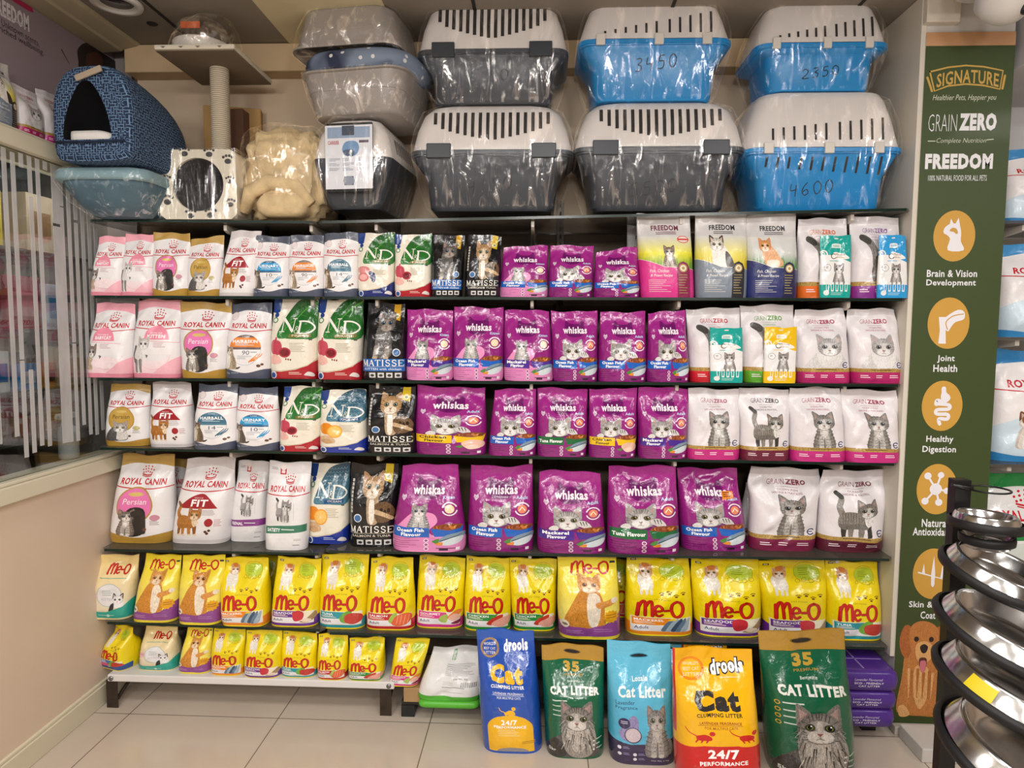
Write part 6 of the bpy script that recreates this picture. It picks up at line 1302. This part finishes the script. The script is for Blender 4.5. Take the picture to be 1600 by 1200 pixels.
# ------------------------------------------------------------------ food bags: row, design, photo corners (base left, base right, base y, top left, top right, top y), description, options
GL = {'wk': 1, 'wa': 1, 'ma': 1, 'me': 1, 'nd': 1, 'tr': 1, 'dr': 1, 'l3': 1, 'lo': 1}
GRP = {'rc': 'white cat food bags with a red crown', 'nd': 'cream cat food bags with a big leaf or scale print', 'ma': 'black cat food bags', 'wk': 'magenta cat food bags', 'wa': 'magenta cat food bags', 'fr': 'stand-up pouches with a meadow picture', 'gz': 'white food bags with black and white cat pictures', 'tr': 'slim treat pouches', 'me': 'yellow cat food bags'}
BAGS = [
 (1, 'rc_baby', 143, 194, 462, 155, 199, 370, 'small pink topped white bag with kitten, beside the left wall on the topmost food row', dict(B=.03)),
 (1, 'rc_kit', 190, 240, 462, 197, 243, 366, 'small pink topped bag with white kitten next to a gold topped bag, topmost food row', dict(B=.03)),
 (1, 'rc_pk', 240, 296, 462, 241, 298, 364, 'small gold topped white bag with pink disc on the topmost food row', dict(B=.03)),
 (1, 'rc_pg', 294, 344, 462, 298, 351, 371, 'small gold topped white bag with gold disc on the topmost food row', dict(B=.03, hi=.012)),
 (1, 'rc_fit', 342, 397, 462, 361, 409, 361, 'small white bag with dark red dome and orange cat on the topmost food row', dict(B=.03)),
 (1, 'rc_uri', 397, 451, 464, 400, 454, 369, 'small slate topped bag with blue dome on the topmost food row', dict(B=.03)),
 (1, 'rc_hair', 451, 506, 464, 454, 507, 368, 'small slate topped bag with orange dome on the topmost food row', dict(B=.03)),
 (1, 'rc_ball', 506, 560, 463, 507, 560, 364, 'small slate topped bag with grey teal dome on the topmost food row', dict(B=.03)),
 (1, 'nd_berry', 560, 615, 462, 560, 617, 364, 'green leaf bag with navy base and berries on the topmost food row', dict(B=.03)),
 (1, 'nd_pome', 617, 673, 462, 618, 675, 366, 'small green leaf bag with red base on the topmost food row', dict(B=.03)),
 (1, 'ma_kit', 674, 722, 463, 676, 727, 368, 'small black bag with blue title band on the topmost food row', dict(B=.03)),
 (1, 'ma_cat', 726, 780, 463, 731, 784, 368, 'small black bag with tan kitten and yellow corner on the topmost food row', dict(B=.03)),
 (1, 'wk_oc', 781, 855, 461, 787, 856, 385, 'small magenta bag with pink swirl and grey kitten on the topmost food row', dict(B=.04)),
 (1, 'wa_oc', 857, 925, 461, 860, 928, 384, 'small magenta bag with silver cat, middle one of three on the topmost food row', dict(B=.04)),
 (1, 'wa_oc', 927, 999, 462, 931, 996, 390, 'shortest magenta bag, leaning beside the pink meadow pouch', dict(B=.04, hi=.02, wr=1.5)),
 (1, 'fr_pink', 1002, 1084, 459, 994, 1077, 335, 'meadow pouch with hot pink lower half', dict(B=.04, wr=.6)),
 (1, 'fr_grey', 1087, 1166, 460, 1086, 1166, 334, 'meadow pouch with grey lower half and long haired cat', dict(B=.04, wr=.6)),
 (1, 'fr_navy', 1166, 1244, 460, 1166, 1243, 336, 'meadow pouch with navy lower half and orange kitten', dict(B=.04, wr=.6)),
 (1, 'gz_or', 1246, 1327, 461, 1246, 1322, 342, 'white bag with orange base band behind a teal treat pouch', dict(B=.04)),
 (1, 'tr_teal', 1281, 1328, 461, 1282, 1330, 368, 'slim teal treat pouch in front of the orange banded bag', dict(B=.007, front=1)),
 (1, 'gz_pu', 1329, 1409, 462, 1328, 1404, 339, 'white bag with purple base band behind a blue treat pouch', dict(B=.04)),
 (1, 'tr_blue', 1370, 1417, 463, 1374, 1416, 368, 'slim blue treat pouch beside the white side panel', dict(B=.007, front=1)),
 (2, 'rc_baby', 138, 208, 586, 152, 213, 474, 'large pink topped bag with pink dome and tiny tabby kitten on the second food row', dict(B=.045)),
 (2, 'rc_kit', 210, 283, 587, 216, 284, 469, 'large pink topped bag with white kitten and pink disc on the second food row', dict(B=.045)),
 (2, 'rc_pk', 286, 355, 588, 283, 363, 472, 'gold topped white bag with pink disc on the second food row', dict(B=.045)),
 (2, 'rc_hair', 354, 424, 591, 362, 425, 474, 'slate topped bag with orange dome on the second food row', dict(B=.045)),
 (2, 'nd_pome', 424, 496, 594, 428, 498, 468, 'green leaf bag with red base next to an orange domed bag', dict(B=.045)),
 (2, 'nd_pome', 497, 565, 595, 498, 568, 468, 'green leaf bag with red base next to a black kitten bag', dict(B=.045)),
 (2, 'ma_kit', 567, 636, 595, 575, 633, 474, 'black bag with grey kitten and blue title band on the second food row', dict(B=.045)),
 (2, 'wk_ma', 635, 708, 596, 637, 708, 484, 'magenta kitten bag with purple flavour band touching the black kitten bag', dict(B=.045, hi=-.01, wr=1.4)),
 (2, 'wk_oc', 708, 786, 596, 710, 787, 480, 'magenta kitten bag with blue flavour band on the second food row', dict(B=.045)),
 (2, 'wk_ma', 788, 864, 596, 788, 858, 485, 'magenta kitten bag with purple flavour band between two blue banded bags', dict(B=.045)),
 (2, 'wa_oc', 864, 933, 596, 861, 933, 486, 'magenta bag with silver cat beside a purple banded kitten bag, second food row', dict(B=.045)),
 (2, 'wa_oc', 934, 1009, 597, 938, 1008, 487, 'magenta bag with silver cat, middle of three alike on the second food row', dict(B=.045)),
 (2, 'wa_oc', 1010, 1076, 597, 1013, 1070, 487, 'magenta bag with silver cat beside the red banded white bag, second food row', dict(B=.045, hi=.012, wr=1.4)),
 (2, 'gz_red', 1078, 1159, 598, 1072, 1155, 482, 'white bag with red base band behind a teal treat pouch', dict(B=.045)),
 (2, 'tr_teal', 1110, 1160, 600, 1109, 1160, 512, 'slim teal treat pouch in front of the red banded bag', dict(B=.007, front=1)),
 (2, 'gz_gr', 1161, 1243, 598, 1156, 1240, 477, 'white bag with green base band behind a yellow treat pouch', dict(B=.045)),
 (2, 'tr_yel', 1193, 1242, 599, 1195, 1245, 511, 'slim yellow treat pouch in front of the green banded bag', dict(B=.007, front=1)),
 (2, 'gz_pers', 1243, 1327, 599, 1242, 1317, 483, 'white bag with white long haired cat beside the yellow treat pouch', dict(B=.045, sh=.008)),
 (2, 'gz_pers', 1329, 1409, 600, 1325, 1396, 483, 'white bag with white long haired cat beside the white side panel', dict(B=.045, sh=.01)),
 (3, 'rc_pg', 168, 236, 697, 173, 234, 600, 'gold based white bag with gold disc on the third food row', dict(B=.045)),
 (3, 'rc_fit', 237, 303, 699, 240, 299, 597, 'white bag with dark red dome and orange cat on the third food row', dict(B=.045)),
 (3, 'rc_ball', 305, 371, 704, 311, 371, 600, 'slate based bag with grey teal dome on the third food row', dict(B=.045)),
 (3, 'rc_uri', 371, 437, 707, 373, 434, 605, 'slate based bag with bright blue dome on the third food row', dict(B=.045)),
 (3, 'nd_pome', 438, 501, 715, 444, 504, 604, 'green leaf bag with red base on the third food row', dict(B=.045)),
 (3, 'nd_ocean', 501, 573, 716, 503, 572, 609, 'blue fish scale bag with oranges on the third food row', dict(B=.045)),
 (3, 'ma_cat', 574, 650, 716, 577, 650, 603, 'black bag with tan cat on the third food row', dict(B=.045)),
 (3, 'wa_ch', 650, 760, 718, 652, 758, 604, 'wide magenta bag with yellow flavour band, biggest of the third food row', dict(B=.055)),
 (3, 'wa_oc', 763, 837, 719, 773, 838, 608, 'magenta bag with blue flavour band on the third food row', dict(B=.045)),
 (3, 'wa_tu', 839, 916, 718, 840, 918, 607, 'magenta bag with green flavour band on the third food row', dict(B=.045)),
 (3, 'wa_ch', 919, 993, 718, 921, 995, 607, 'narrower magenta bag with yellow flavour band on the third food row', dict(B=.045)),
 (3, 'wa_ma', 997, 1072, 718, 997, 1075, 606, 'magenta bag with purple flavour band on the third food row', dict(B=.045)),
 (3, 'gz_kit', 1073, 1154, 722, 1075, 1155, 607, 'pink based white bag with kitten beside a purple banded magenta bag', dict(B=.045, sh=-.003)),
 (3, 'gz_cat', 1156, 1231, 721, 1155, 1232, 607, 'maroon based white bag with standing cat on the third food row', dict(B=.045, sh=.006)),
 (3, 'gz_kit', 1234, 1319, 725, 1233, 1311, 606, 'pink based white bag with kitten next to the maroon based bag, third food row', dict(B=.045, sh=.008)),
 (3, 'gz_kit', 1319, 1403, 728, 1314, 1398, 609, 'pink based white bag with kitten beside the white side panel', dict(B=.045, sh=.01)),
 (4, 'rc_pk', 174, 268, 849, 192, 274, 709, 'large gold topped bag with pink disc on the fourth food row', dict(B=.055)),
 (4, 'rc_fit', 270, 357, 850, 294, 370, 715, 'large white bag with dark red dome on the fourth food row', dict(B=.055)),
 (4, 'rc_ren', 361, 418, 849, 373, 421, 720, 'white bag with purple label strip and drawn tabby, fourth food row', dict(B=.04, back=.02)),
 (4, 'rc_sat', 415, 480, 860, 421, 486, 721, 'white bag with green label strip and drawn tabby, fourth food row', dict(B=.04)),
 (4, 'nd_ocean', 481, 545, 850, 487, 547, 723, 'blue fish scale bag with oranges on the fourth food row', dict(B=.045)),
 (4, 'ma_cat', 548, 620, 855, 549, 623, 724, 'black bag with tan cat on the fourth food row', dict(B=.05)),
 (4, 'wk_oc', 614, 727, 864, 629, 716, 726, 'large magenta kitten bag with blue flavour band on the fourth food row', dict(B=.055, wr=1.2)),
 (4, 'wa_oc', 731, 833, 862, 736, 832, 727, 'large magenta bag with blue band between kitten bag and purple banded bag, fourth row', dict(B=.055)),
 (4, 'wa_ma', 840, 946, 865, 843, 938, 737, 'large magenta bag with purple flavour band on the fourth food row', dict(B=.055)),
 (4, 'wa_tu', 949, 1061, 866, 951, 1055, 728, 'large magenta bag with green flavour band on the fourth food row', dict(B=.055)),
 (4, 'wa_ocb', 1064, 1166, 861, 1057, 1150, 731, 'large magenta bag with blue band and orange sticker on the fourth food row', dict(B=.055, wr=1.3)),
 (4, 'gz_kitm', 1170, 1271, 861, 1175, 1280, 731, 'large maroon based white bag with kitten on the fourth food row', dict(B=.055, sh=.012, wr=1.3)),
 (4, 'gz_catm', 1275, 1375, 863, 1285, 1385, 734, 'large maroon based white bag with standing cat on the fourth food row', dict(B=.055, sh=.008, wr=1.3)),
 (5, 'me_kit', 146, 207, 968, 153, 218, 866, 'cream bag with teal base on the yellow bag row above the bench', dict(B=.045, hi=.0, wave=1.8)),
 (5, 'me_per', 210, 278, 973, 229, 284, 866, 'pale yellow bag with orange cat beside the cream and teal bag', dict(B=.045)),
 (5, 'me_per', 281, 347, 977, 286, 353, 867, 'pale yellow bag with orange cat beside the yellow bag with orange band', dict(B=.045)),
 (5, 'me_mac', 350, 421, 982, 348, 419, 871, 'yellow bag with orange base band, smaller one on the shelf above the bench', dict(B=.055, n=7)),
 (5, 'me_sea', 424, 497, 980, 434, 503, 871, 'yellow bag with purple base band, small one on the shelf above the bench', dict(B=.045)),
 (5, 'me_tun', 499, 571, 983, 504, 577, 865, 'yellow bag with teal base band, between purple and red banded ones', dict(B=.045)),
 (5, 'me_sal', 572, 648, 985, 580, 646, 871, 'yellow bag with red base band on the shelf above the bench', dict(B=.045)),
 (5, 'me_gou', 650, 723, 982, 656, 728, 869, 'yellow bag with pink base band on the shelf, beside the red banded one', dict(B=.045)),
 (5, 'me_chi', 725, 798, 986, 729, 796, 870, 'yellow bag with green base band beside the pink banded one, on the shelf', dict(B=.045)),
 (5, 'me_chi', 801, 868, 986, 795, 870, 872, 'yellow bag with green base band beside the tall pale yellow bag', dict(B=.045, wr=1.5)),
 (5, 'me_per', 873, 969, 1004, 871, 963, 868, 'tallest pale yellow bag with orange cat and purple base, above the light blue sack', dict(B=.055)),
 (5, 'me_mac', 977, 1082, 994, 980, 1076, 870, 'large yellow bag with orange base band above the yellow litter sack', dict(B=.055, sh=.004)),
 (5, 'me_sea', 1086, 1189, 996, 1079, 1184, 872, 'large yellow bag with purple base band next to a big orange banded one', dict(B=.055, sh=.004)),
 (5, 'me_sea', 1193, 1290, 998, 1184, 1288, 873, 'large yellow bag with purple base band behind the gold handled green sack', dict(B=.055, sh=.004)),
 (5, 'me_tun', 1291, 1375, 1001, 1290, 1371, 876, 'large yellow bag with teal base band beside the white side panel', dict(B=.055)),
 (6, 'me_blu', 163, 212, 1047, 180, 216, 976, 'small yellow bag with blue base turned sideways at the bench end by the wall', dict(B=.05, rz=-.35, n=7)),
 (6, 'me_kit', 221, 279, 1048, 228, 277, 976, 'small cream bag with teal base on the white bench', dict(B=.045, n=6)),
 (6, 'me_per', 281, 331, 1053, 294, 333, 978, 'small pale yellow bag with orange cat on the white bench', dict(B=.04)),
 (6, 'me_mac', 332, 383, 1056, 334, 384, 982, 'small yellow bag with orange base band on the white bench', dict(B=.04)),
 (6, 'me_sea', 383, 440, 1060, 386, 441, 984, 'small yellow bag with purple base band on the white bench', dict(B=.04)),
 (6, 'me_tun', 441, 496, 1059, 442, 496, 987, 'small yellow bag with teal base band on the white bench', dict(B=.04)),
 (6, 'me_sal', 497, 543, 1063, 498, 544, 990, 'small yellow bag with red base band on the white bench', dict(B=.04)),
 (6, 'me_chi', 546, 600, 1072, 547, 601, 996, 'small yellow bag with green base band overhanging the bench front', dict(B=.045, n=7)),
 (6, 'me_gou', 608, 655, 1074, 620, 672, 997, 'small yellow bag with pink base band at the bench end by the white sack', dict(B=.04, z=.120)),
]
def place_bag(k, row, key, xlb, xrb, yb, xlt, xrt, yt, desc, o):
    B = o.get('B', .045); xm = (ony(xlb, yb, 2.48)[0]+ony(xrb, yb, 2.48)[0])/2
    z = o.get('z', zrow(row, xm) if row <= 5 else BZ)+.0008
    yf = min(max(onz((xlb+xrb)/2, yb, z)[1], YF-.005 if row < 6 else 2.43), 2.54)
    if abs(zrow(row, xm)-HCAM if row <= 5 else 1) < .25: yf = YF+.012
    if row == 1: yf = YF+.008
    if o.get('front'): yf = YF-.001
    elif key.startswith('gz') and row <= 2: yf = max(yf, YF+.022)
    yf += o.get('back', 0)
    yc = yf+B; yr = yf+B*.8
    a, b = ony(xlb, yb, yr)[0], ony(xrb, yb, yr)[0]; c, d = ony(xlt, yt, yc)[0], ony(xrt, yt, yc)[0]
    H = ony((xlt+xrt)/2, yt, yc)[2]-z
    t = thing('treat_pouch' if key[:2] == 'tr' else 'cat_food_bag', desc, 'treat pouch' if key[:2] == 'tr' else 'cat food bag', ((a+b)/2, yc, z), o.get('rz', 0), GRP[key[:2]])
    g = 1.004
    make_bag(t, key, (b-a)*g, (d-c)*g, (c+d-a-b)/2, H, B, 100+k, INK_G if key[:2] in GL else INK_M, n=o.get('n', 4.5 if key[:2] != 'tr' else 6), m=1.9, wr=o.get('wr', 1.)*(1.35 if key[:2] == 'gz' else 1.), tophi=o.get('hi', 0)*1., shoulder=o.get('sh', 0), wave=o.get('wave', 1.))
    return t
for k, bg in enumerate(BAGS): place_bag(k, *bg)
# bags standing further back, glimpsed in the gaps
BEHIND = [(1, 'fr_navy', 978, 1030, 455, 980, 1030, 352, 'meadow pouch half hidden behind the hot pink meadow pouch'), (4, 'gz_kitm', 1150, 1240, 850, 1165, 1230, 752, 'white bag glimpsed behind the large blue banded magenta bag and maroon based kitten bag'),
 (4, 'rc_pk', 230, 300, 842, 245, 300, 716, 'gold topped bag half hidden between the two large white bags of the fourth row'), (5, 'me_mac', 378, 436, 962, 382, 434, 868, 'yellow bag half hidden behind the orange banded one above the bench'), (5, 'me_sal', 905, 990, 975, 915, 990, 872, 'yellow bag half hidden behind the tallest pale yellow bag')]
for k, (row, key, xlb, xrb, yb, xlt, xrt, yt, desc) in enumerate(BEHIND):
    xm = ony((xlb+xrb)/2, yb, 2.66)[0]; z = zrow(row, xm)+.0008; Y = 2.675
    a, b = ony(xlb, yb, Y)[0], ony(xrb, yb, Y)[0]; c, d = ony(xlt, yt, Y)[0], ony(xrt, yt, Y)[0]
    t = thing('cat_food_bag', desc, 'cat food bag', ((a+b)/2, Y, z), 0, GRP[key[:2]])
    make_bag(t, key, b-a, d-c, (c+d-a-b)/2, ony((xlt+xrt)/2, yt, Y)[2]-z, .035, 400+k, INK_G if key[:2] in GL else INK_M)

# ------------------------------------------------------------------ litter sacks standing on the floor
def sack(k, key, xlb, xrb, yb, xlt, xrt, yt, desc, B, Y=None, rz=0., hi=0., wr=1., n=4.5, z=.0005, **kw):
    yf = onz((xlb+xrb)/2, yb, z)[1] if Y is None else Y; yc = yf+B; yr = yf+B*.7
    a, b = ony(xlb, yb, yr)[0], ony(xrb, yb, yr)[0]; c, d = ony(xlt, yt, yc)[0], ony(xrt, yt, yc)[0]
    H = ony((xlt+xrt)/2, yt, yc)[2]-z
    t = thing('litter_sack', desc, 'cat litter sack', ((a+b)/2, yc, z), rz, 'cat litter sacks on the floor')
    make_bag(t, key, b-a, d-c, (c+d-a-b)/2, H, B, 500+k, INK_G if key not in ('white',) else INK_M, n=n, wr=wr, tophi=hi, **kw); return t
sack(0, 'dr_blue', 754, 848, 1178, 744, 834, 984, 'blue cat litter sack with yellow dome on the tiled floor', .065, wave=1.4)
sack(1, 'l35', 853, 944, 1186, 846, 943, 1008, 'smaller green cat litter sack with gold handle strip on the tiled floor', .065, hi=-.015)
sack(2, 'loz', 952, 1056, 1196, 948, 1048, 1003, 'light blue cat litter sack with purple base on the tiled floor', .065, hi=-.01)
sack(3, 'dr_yel', 1056, 1188, 1300, 1049, 1174, 1012, 'yellow and red cat litter sack, nearest to the front on the tiled floor', .07, Y=2.06, wave=1.4)
sack(4, 'l35b', 1203, 1336, 1212, 1184, 1319, 984, 'bigger green cat litter sack with gold handle strip on the tiled floor', .08, Y=2.13)
sack(5, 'dr_yel', 1068, 1140, 1100, 1066, 1136, 999, 'yellow sack top peeping out behind the yellow litter sack', .05, Y=2.44, z=.0605)
sack(6, 'loz', 1010, 1066, 1100, 1030, 1066, 1001, 'blue sack top peeping out behind the light blue litter sack', .05, Y=2.45, z=.0605)
# white sack with a green foot on the dark platform, a second one under it
for q, (zz_, nm) in enumerate(((.0605, 'white sack lying flat with green end under the leaning white sack'), (.088, 'white sack with green foot and barcode leaning beside the blue litter sack'))):
    a, b = ony(652-3*q, 1105, 2.38)[0], ony(748, 1105, 2.38)[0]; t = thing('litter_sack', nm, 'cat litter sack', ((a+b)/2, 2.425+.008*q+(.02 if q == 0 else 0), zz_), 0, 'white sacks with green ends')
    if q: make_bag(t, 'white', b-a, (b-a)*.84, .03, ony(700, 1000, 2.56)[2]-zz_, .036, 520, INK_M, slump=.075, wr=1.2)
    else:
        mb = MB(); mb.loft([rrect((b-a)/2*k, .055*k, .02, 4, 0, 0.0, z) for z, k in ((0, .9), (.006, .99), (.014, 1.0), (.022, .97), (.0255, .85))]); mb.build('sack_body', mat('lime_green_film', '#5cb83a', .35, bs=40, bstr=.3), t)
# purple flat packs stacked on the platform
zz_ = .0605
for q, nm in enumerate(('lowest', 'middle', 'topmost')):
    a, b = ony(1296, 1120, 2.36)[0], ony(1399, 1120, 2.36)[0]; w = b-a; hh = (.066, .064, .074)[q]; d = .24
    t = thing('litter_pack', nm+' purple cat litter pack of the flat stack beside the bigger green sack', 'cat litter pack', ((a+b)/2+(.0, .003, .006)[q], 2.345+d/2, zz_), 0, 'purple flat litter packs')
    PUR = mat('purple_film', '#4d2c88', .32, var=.06, bs=36, bstr=.35, coat=.2)
    MB().loft([rrect(w/2*k, d/2*k, .03, 5, 0, 0, z) for z, k in ((0, .90), (hh*.12, .97), (hh*.5, 1.0), (hh*.85, .97), (hh*.96, .90), (hh, .78))]).build('pack_body', PUR, t)
    A = DESIGNS['eco']()[0]; A.E = A.E[1:]; flat_art('pack_print', A, (-w*.5, -d/2-.0012, hh*.16), (w, 0, 0), (0, .0, hh*.68), INK_P, t, None, .0002)
    if q == 2: m = MB(); m.box(-w*.36, w*.40, -.02, -.016, hh, hh+.0012); m.box(-.006, .0, -.09, .05, hh, hh+.0012); m.build('printed_lines', mat('lilac_ink', '#8d7cb8', .5), t)
    zz_ += hh+.001

# ------------------------------------------------------------------ shelves beyond the column
for r, (yp, nm) in enumerate(((345, 'highest'), (527, 'middle'), (725, 'lowest'))):
    z = ony(1575, yp, 2.48)[2]
    t = thing('side_shelf', nm+' smoked glass shelf beyond the green banner', 'shelf', (2.1, 2.47, z), 0, 'smoked glass shelves beyond the banner')
    MB().box(-.49, .6, 0, .37, -.010, 0).build('pane', SMOKE, t, bevel=.002)
    MB().loft([[(x, y, zz) for y, zz in ((.03, -.011), (.03, -.03), (.36, -.06), (.36, -.011))] for x in (-.40, -.385)], smooth=False).build('bracket', WB, t)
SIDE = [('mini', 1560, 1680, 340, 1568, 1690, 236, 'blue and white dog food bag on the highest shelf beyond the banner', 0), ('mini2', 1553, 1680, 520, 1562, 1690, 380, 'blue dog food bag with two puppies beyond the green banner', 1), ('mini', 1540, 1672, 720, 1552, 1690, 547, 'large blue dog food bag with one puppy beyond the green banner', 1)]
for k, (key, xlb, xrb, yb, xlt, xrt, yt, desc, im) in enumerate(SIDE):
    Y = 2.52; B = .06; a, b, c, d = ony(xlb, yb, Y+B)[0], ony(xrb, yb, Y+B)[0], ony(xlt, yt, Y+B)[0], ony(xrt, yt, Y+B)[0]; a = max(a, 1.612); c = max(c, 1.612)
    z = ony(1575, (345, 527, 725)[k], 2.48)[2]+.0008; t = thing('dog_food_bag', desc, 'dog food bag', ((a+b)/2, Y+B, z), 0, 'blue dog food bags')
    make_bag(t, key, b-a, d-c, (c+d-a-b)/2, ony(1590, yt, Y+B)[2]-z, B, 600+k, INK_M)
a, b = 1.612, 1.98; Y = 2.50; z0 = .42
t = thing('dog_food_bag', 'big green and white dog food sack behind the steel bowl stand', 'dog food bag', ((a+b)/2, Y+.08, z0)); make_bag(t, 'rcgreen', b-a, b-a-.03, 0, ony(1560, 737, Y+.08)[2]-z0, .08, 640, INK_G)
o = MB().box(1.61, 2.6, 2.48, YB-.001, .0, .419).build('stock_plinth', mat('grey_plinth', '#77746e', .5), None, bevel=.004); tag(o, 'grey plinth under the green dog food sack', 'plinth')
o = MB().box(1.31, 1.60, 2.25, 2.40, .0, .05).build('white_step', mat('white_step_board', '#c9c6c0', .4), None, bevel=.004); tag(o, 'low white step board on the floor in front of the banner', 'step')

# ------------------------------------------------------------------ stand of steel bowls
YS = 1.62
q = ony(1497, 800, YS+.1); px_, py_ = float(q[0]), YS+.1; ptop = float(ony(1497, 748, YS+.1)[2])
BLK = mat('black_powder_coat', '#101011', .35); STEEL = None
m, t_, b_ = nt('polished_steel'); v = coords(t_); b_.inputs['Base Color'].default_value = (.62, .61, .60, 1); b_.inputs['Metallic'].default_value = 1
t_.links.new(ramp(t_, noise(t_, v, 12, 3), [(.3, (.14,)*3), (.7, (.22,)*3)]), b_.inputs['Roughness']); STEEL = m; RUB = mat('black_rubber', '#121113', .55, bs=60, bstr=.1)
st = thing('bowl_stand', 'black post display stand with wire hoops holding the steel bowls', 'stand', (px_, py_, 0))
MB().box(-.020, .020, -.016, .016, 0, ptop).build('post', BLK, st, bevel=.002)
MB().lathe([(0, 0), (.20, 0), (.20, .012), (.03, .02), (0, .02)], 36).build('base_plate', BLK, st)
def hoop(nm, r, cx, cy, z, M=None):
    pts = [(-.0, 0, z)]+[(cx+r*math.cos(a_), cy+r*math.sin(a_), z) for a_ in np.linspace(math.pi*.95, -math.pi*.95, 30)]+[(0, 0, z)]
    return MB().tube(pts, .0025, 6).build(nm, BLK, st)
hoop('wire_hoop', .045, .060, -.02, ptop-.022)
MB().tube([(-.03, -.02, ptop-.012), (.0, -.018, ptop-.018), (.02, -.02, ptop-.02)], .006).build('hook', BLK, st)
def bowl(px, py, R, h, tilt, tx, label, Y=YS, under=False):
    c = ony(px, py, Y); t = thing('steel_bowl', label, 'pet bowl', tuple(float(k) for k in c), 0, 'stainless steel pet bowls'); t.rotation_euler = (math.radians(tx), math.radians(tilt), 0)
    MB().lathe([(R*.97, 0), (R*.95, h*.12), (R*.84, h*.88), (R*.80, h), (R*.77, h*.99), (R*.73, h*.85), (R*.64, h*.30), (R*.56, h*.16), (R*.3, h*.12), (0, h*.12)], 56).build('bowl', STEEL, t)
    MB().lathe([(R*.94, -.004), (R*1.0, -.006), (R*1.03, .004), (R*1.01, .014), (R*.965, .016)], 56).build('rubber_ring', RUB, t)
    return t
bowl(1540, 822, .076, .030, 3, -2, 'smallest steel bowl at the top of the stand with black rubber ring', 1.60)
u = bowl(1542, 838, .056, .026, 3, -2, 'small upside down steel bowl under the topmost bowl of the stand', 1.60); u.rotation_euler = (math.radians(180), 0, 0); u.location.z -= .0
bowl(1560, 906, .125, .040, 15, 12, 'medium steel bowl, second from the top of the stand', 1.56)
bowl(1572, 1000, .150, .046, 17, 12, 'large steel bowl, third from the top of the stand', 1.50)
b4 = bowl(1580, 1085, .158, .05, 17, 10, 'large steel bowl with a yellow sticker on its flank', 1.46)
bowl(1600, 1195, .175, .055, 15, 14, 'largest steel bowl, lowest on the stand', 1.42)
for k, (a_, z) in enumerate(((2.6, .0),)):
    R, h = .158, .05; m = MB()
    for i in range(8):
        t0, t1 = 3.45+.05*i, 3.45+.05*(i+1)
        m.add([(R*.945*math.cos(t0)*1.004, R*.945*math.sin(t0)*1.004, h*.18), (R*.945*math.cos(t1)*1.004, R*.945*math.sin(t1)*1.004, h*.18), (R*.85*math.cos(t1)*1.006, R*.85*math.sin(t1)*1.006, h*.84), (R*.85*math.cos(t0)*1.006, R*.85*math.sin(t0)*1.006, h*.84)], [(0, 1, 2, 3)])
    m.build('yellow_sticker', mat('yellow_sticker', '#d8c21a', .4), b4)
# ledge bags by the poster
for k, (key, xl, xr, yb, yt, desc, c) in enumerate((('fr_grey', -28, 18, 190, 94, 'meadow pouch at the picture edge on the ledge below the poster', 0), ('gz_pers', 20, 60, 215, 140, 'white and magenta cat food bag on the ledge beside the navy igloo', 0), ('gz_kit', 60, 92, 226, 146, 'white bag half hidden behind the navy igloo on the ledge', 0))):
    X = XL-.045; p, q = onx(xl, yb, X), onx(xr, yb, X); zz0 = 2.0928; pt = onx((xl+xr)/2, yt, X); w = abs(q[1]-p[1])
    t = thing('cat_food_bag', desc, 'cat food bag', (X, (p[1]+q[1])/2, zz0), math.pi/2, GRP[key[:2]])
    make_bag(t, key, w*.98, w*.96, 0, max(.12, pt[2]-zz0), .03, 700+k, INK_M, wr=.5)
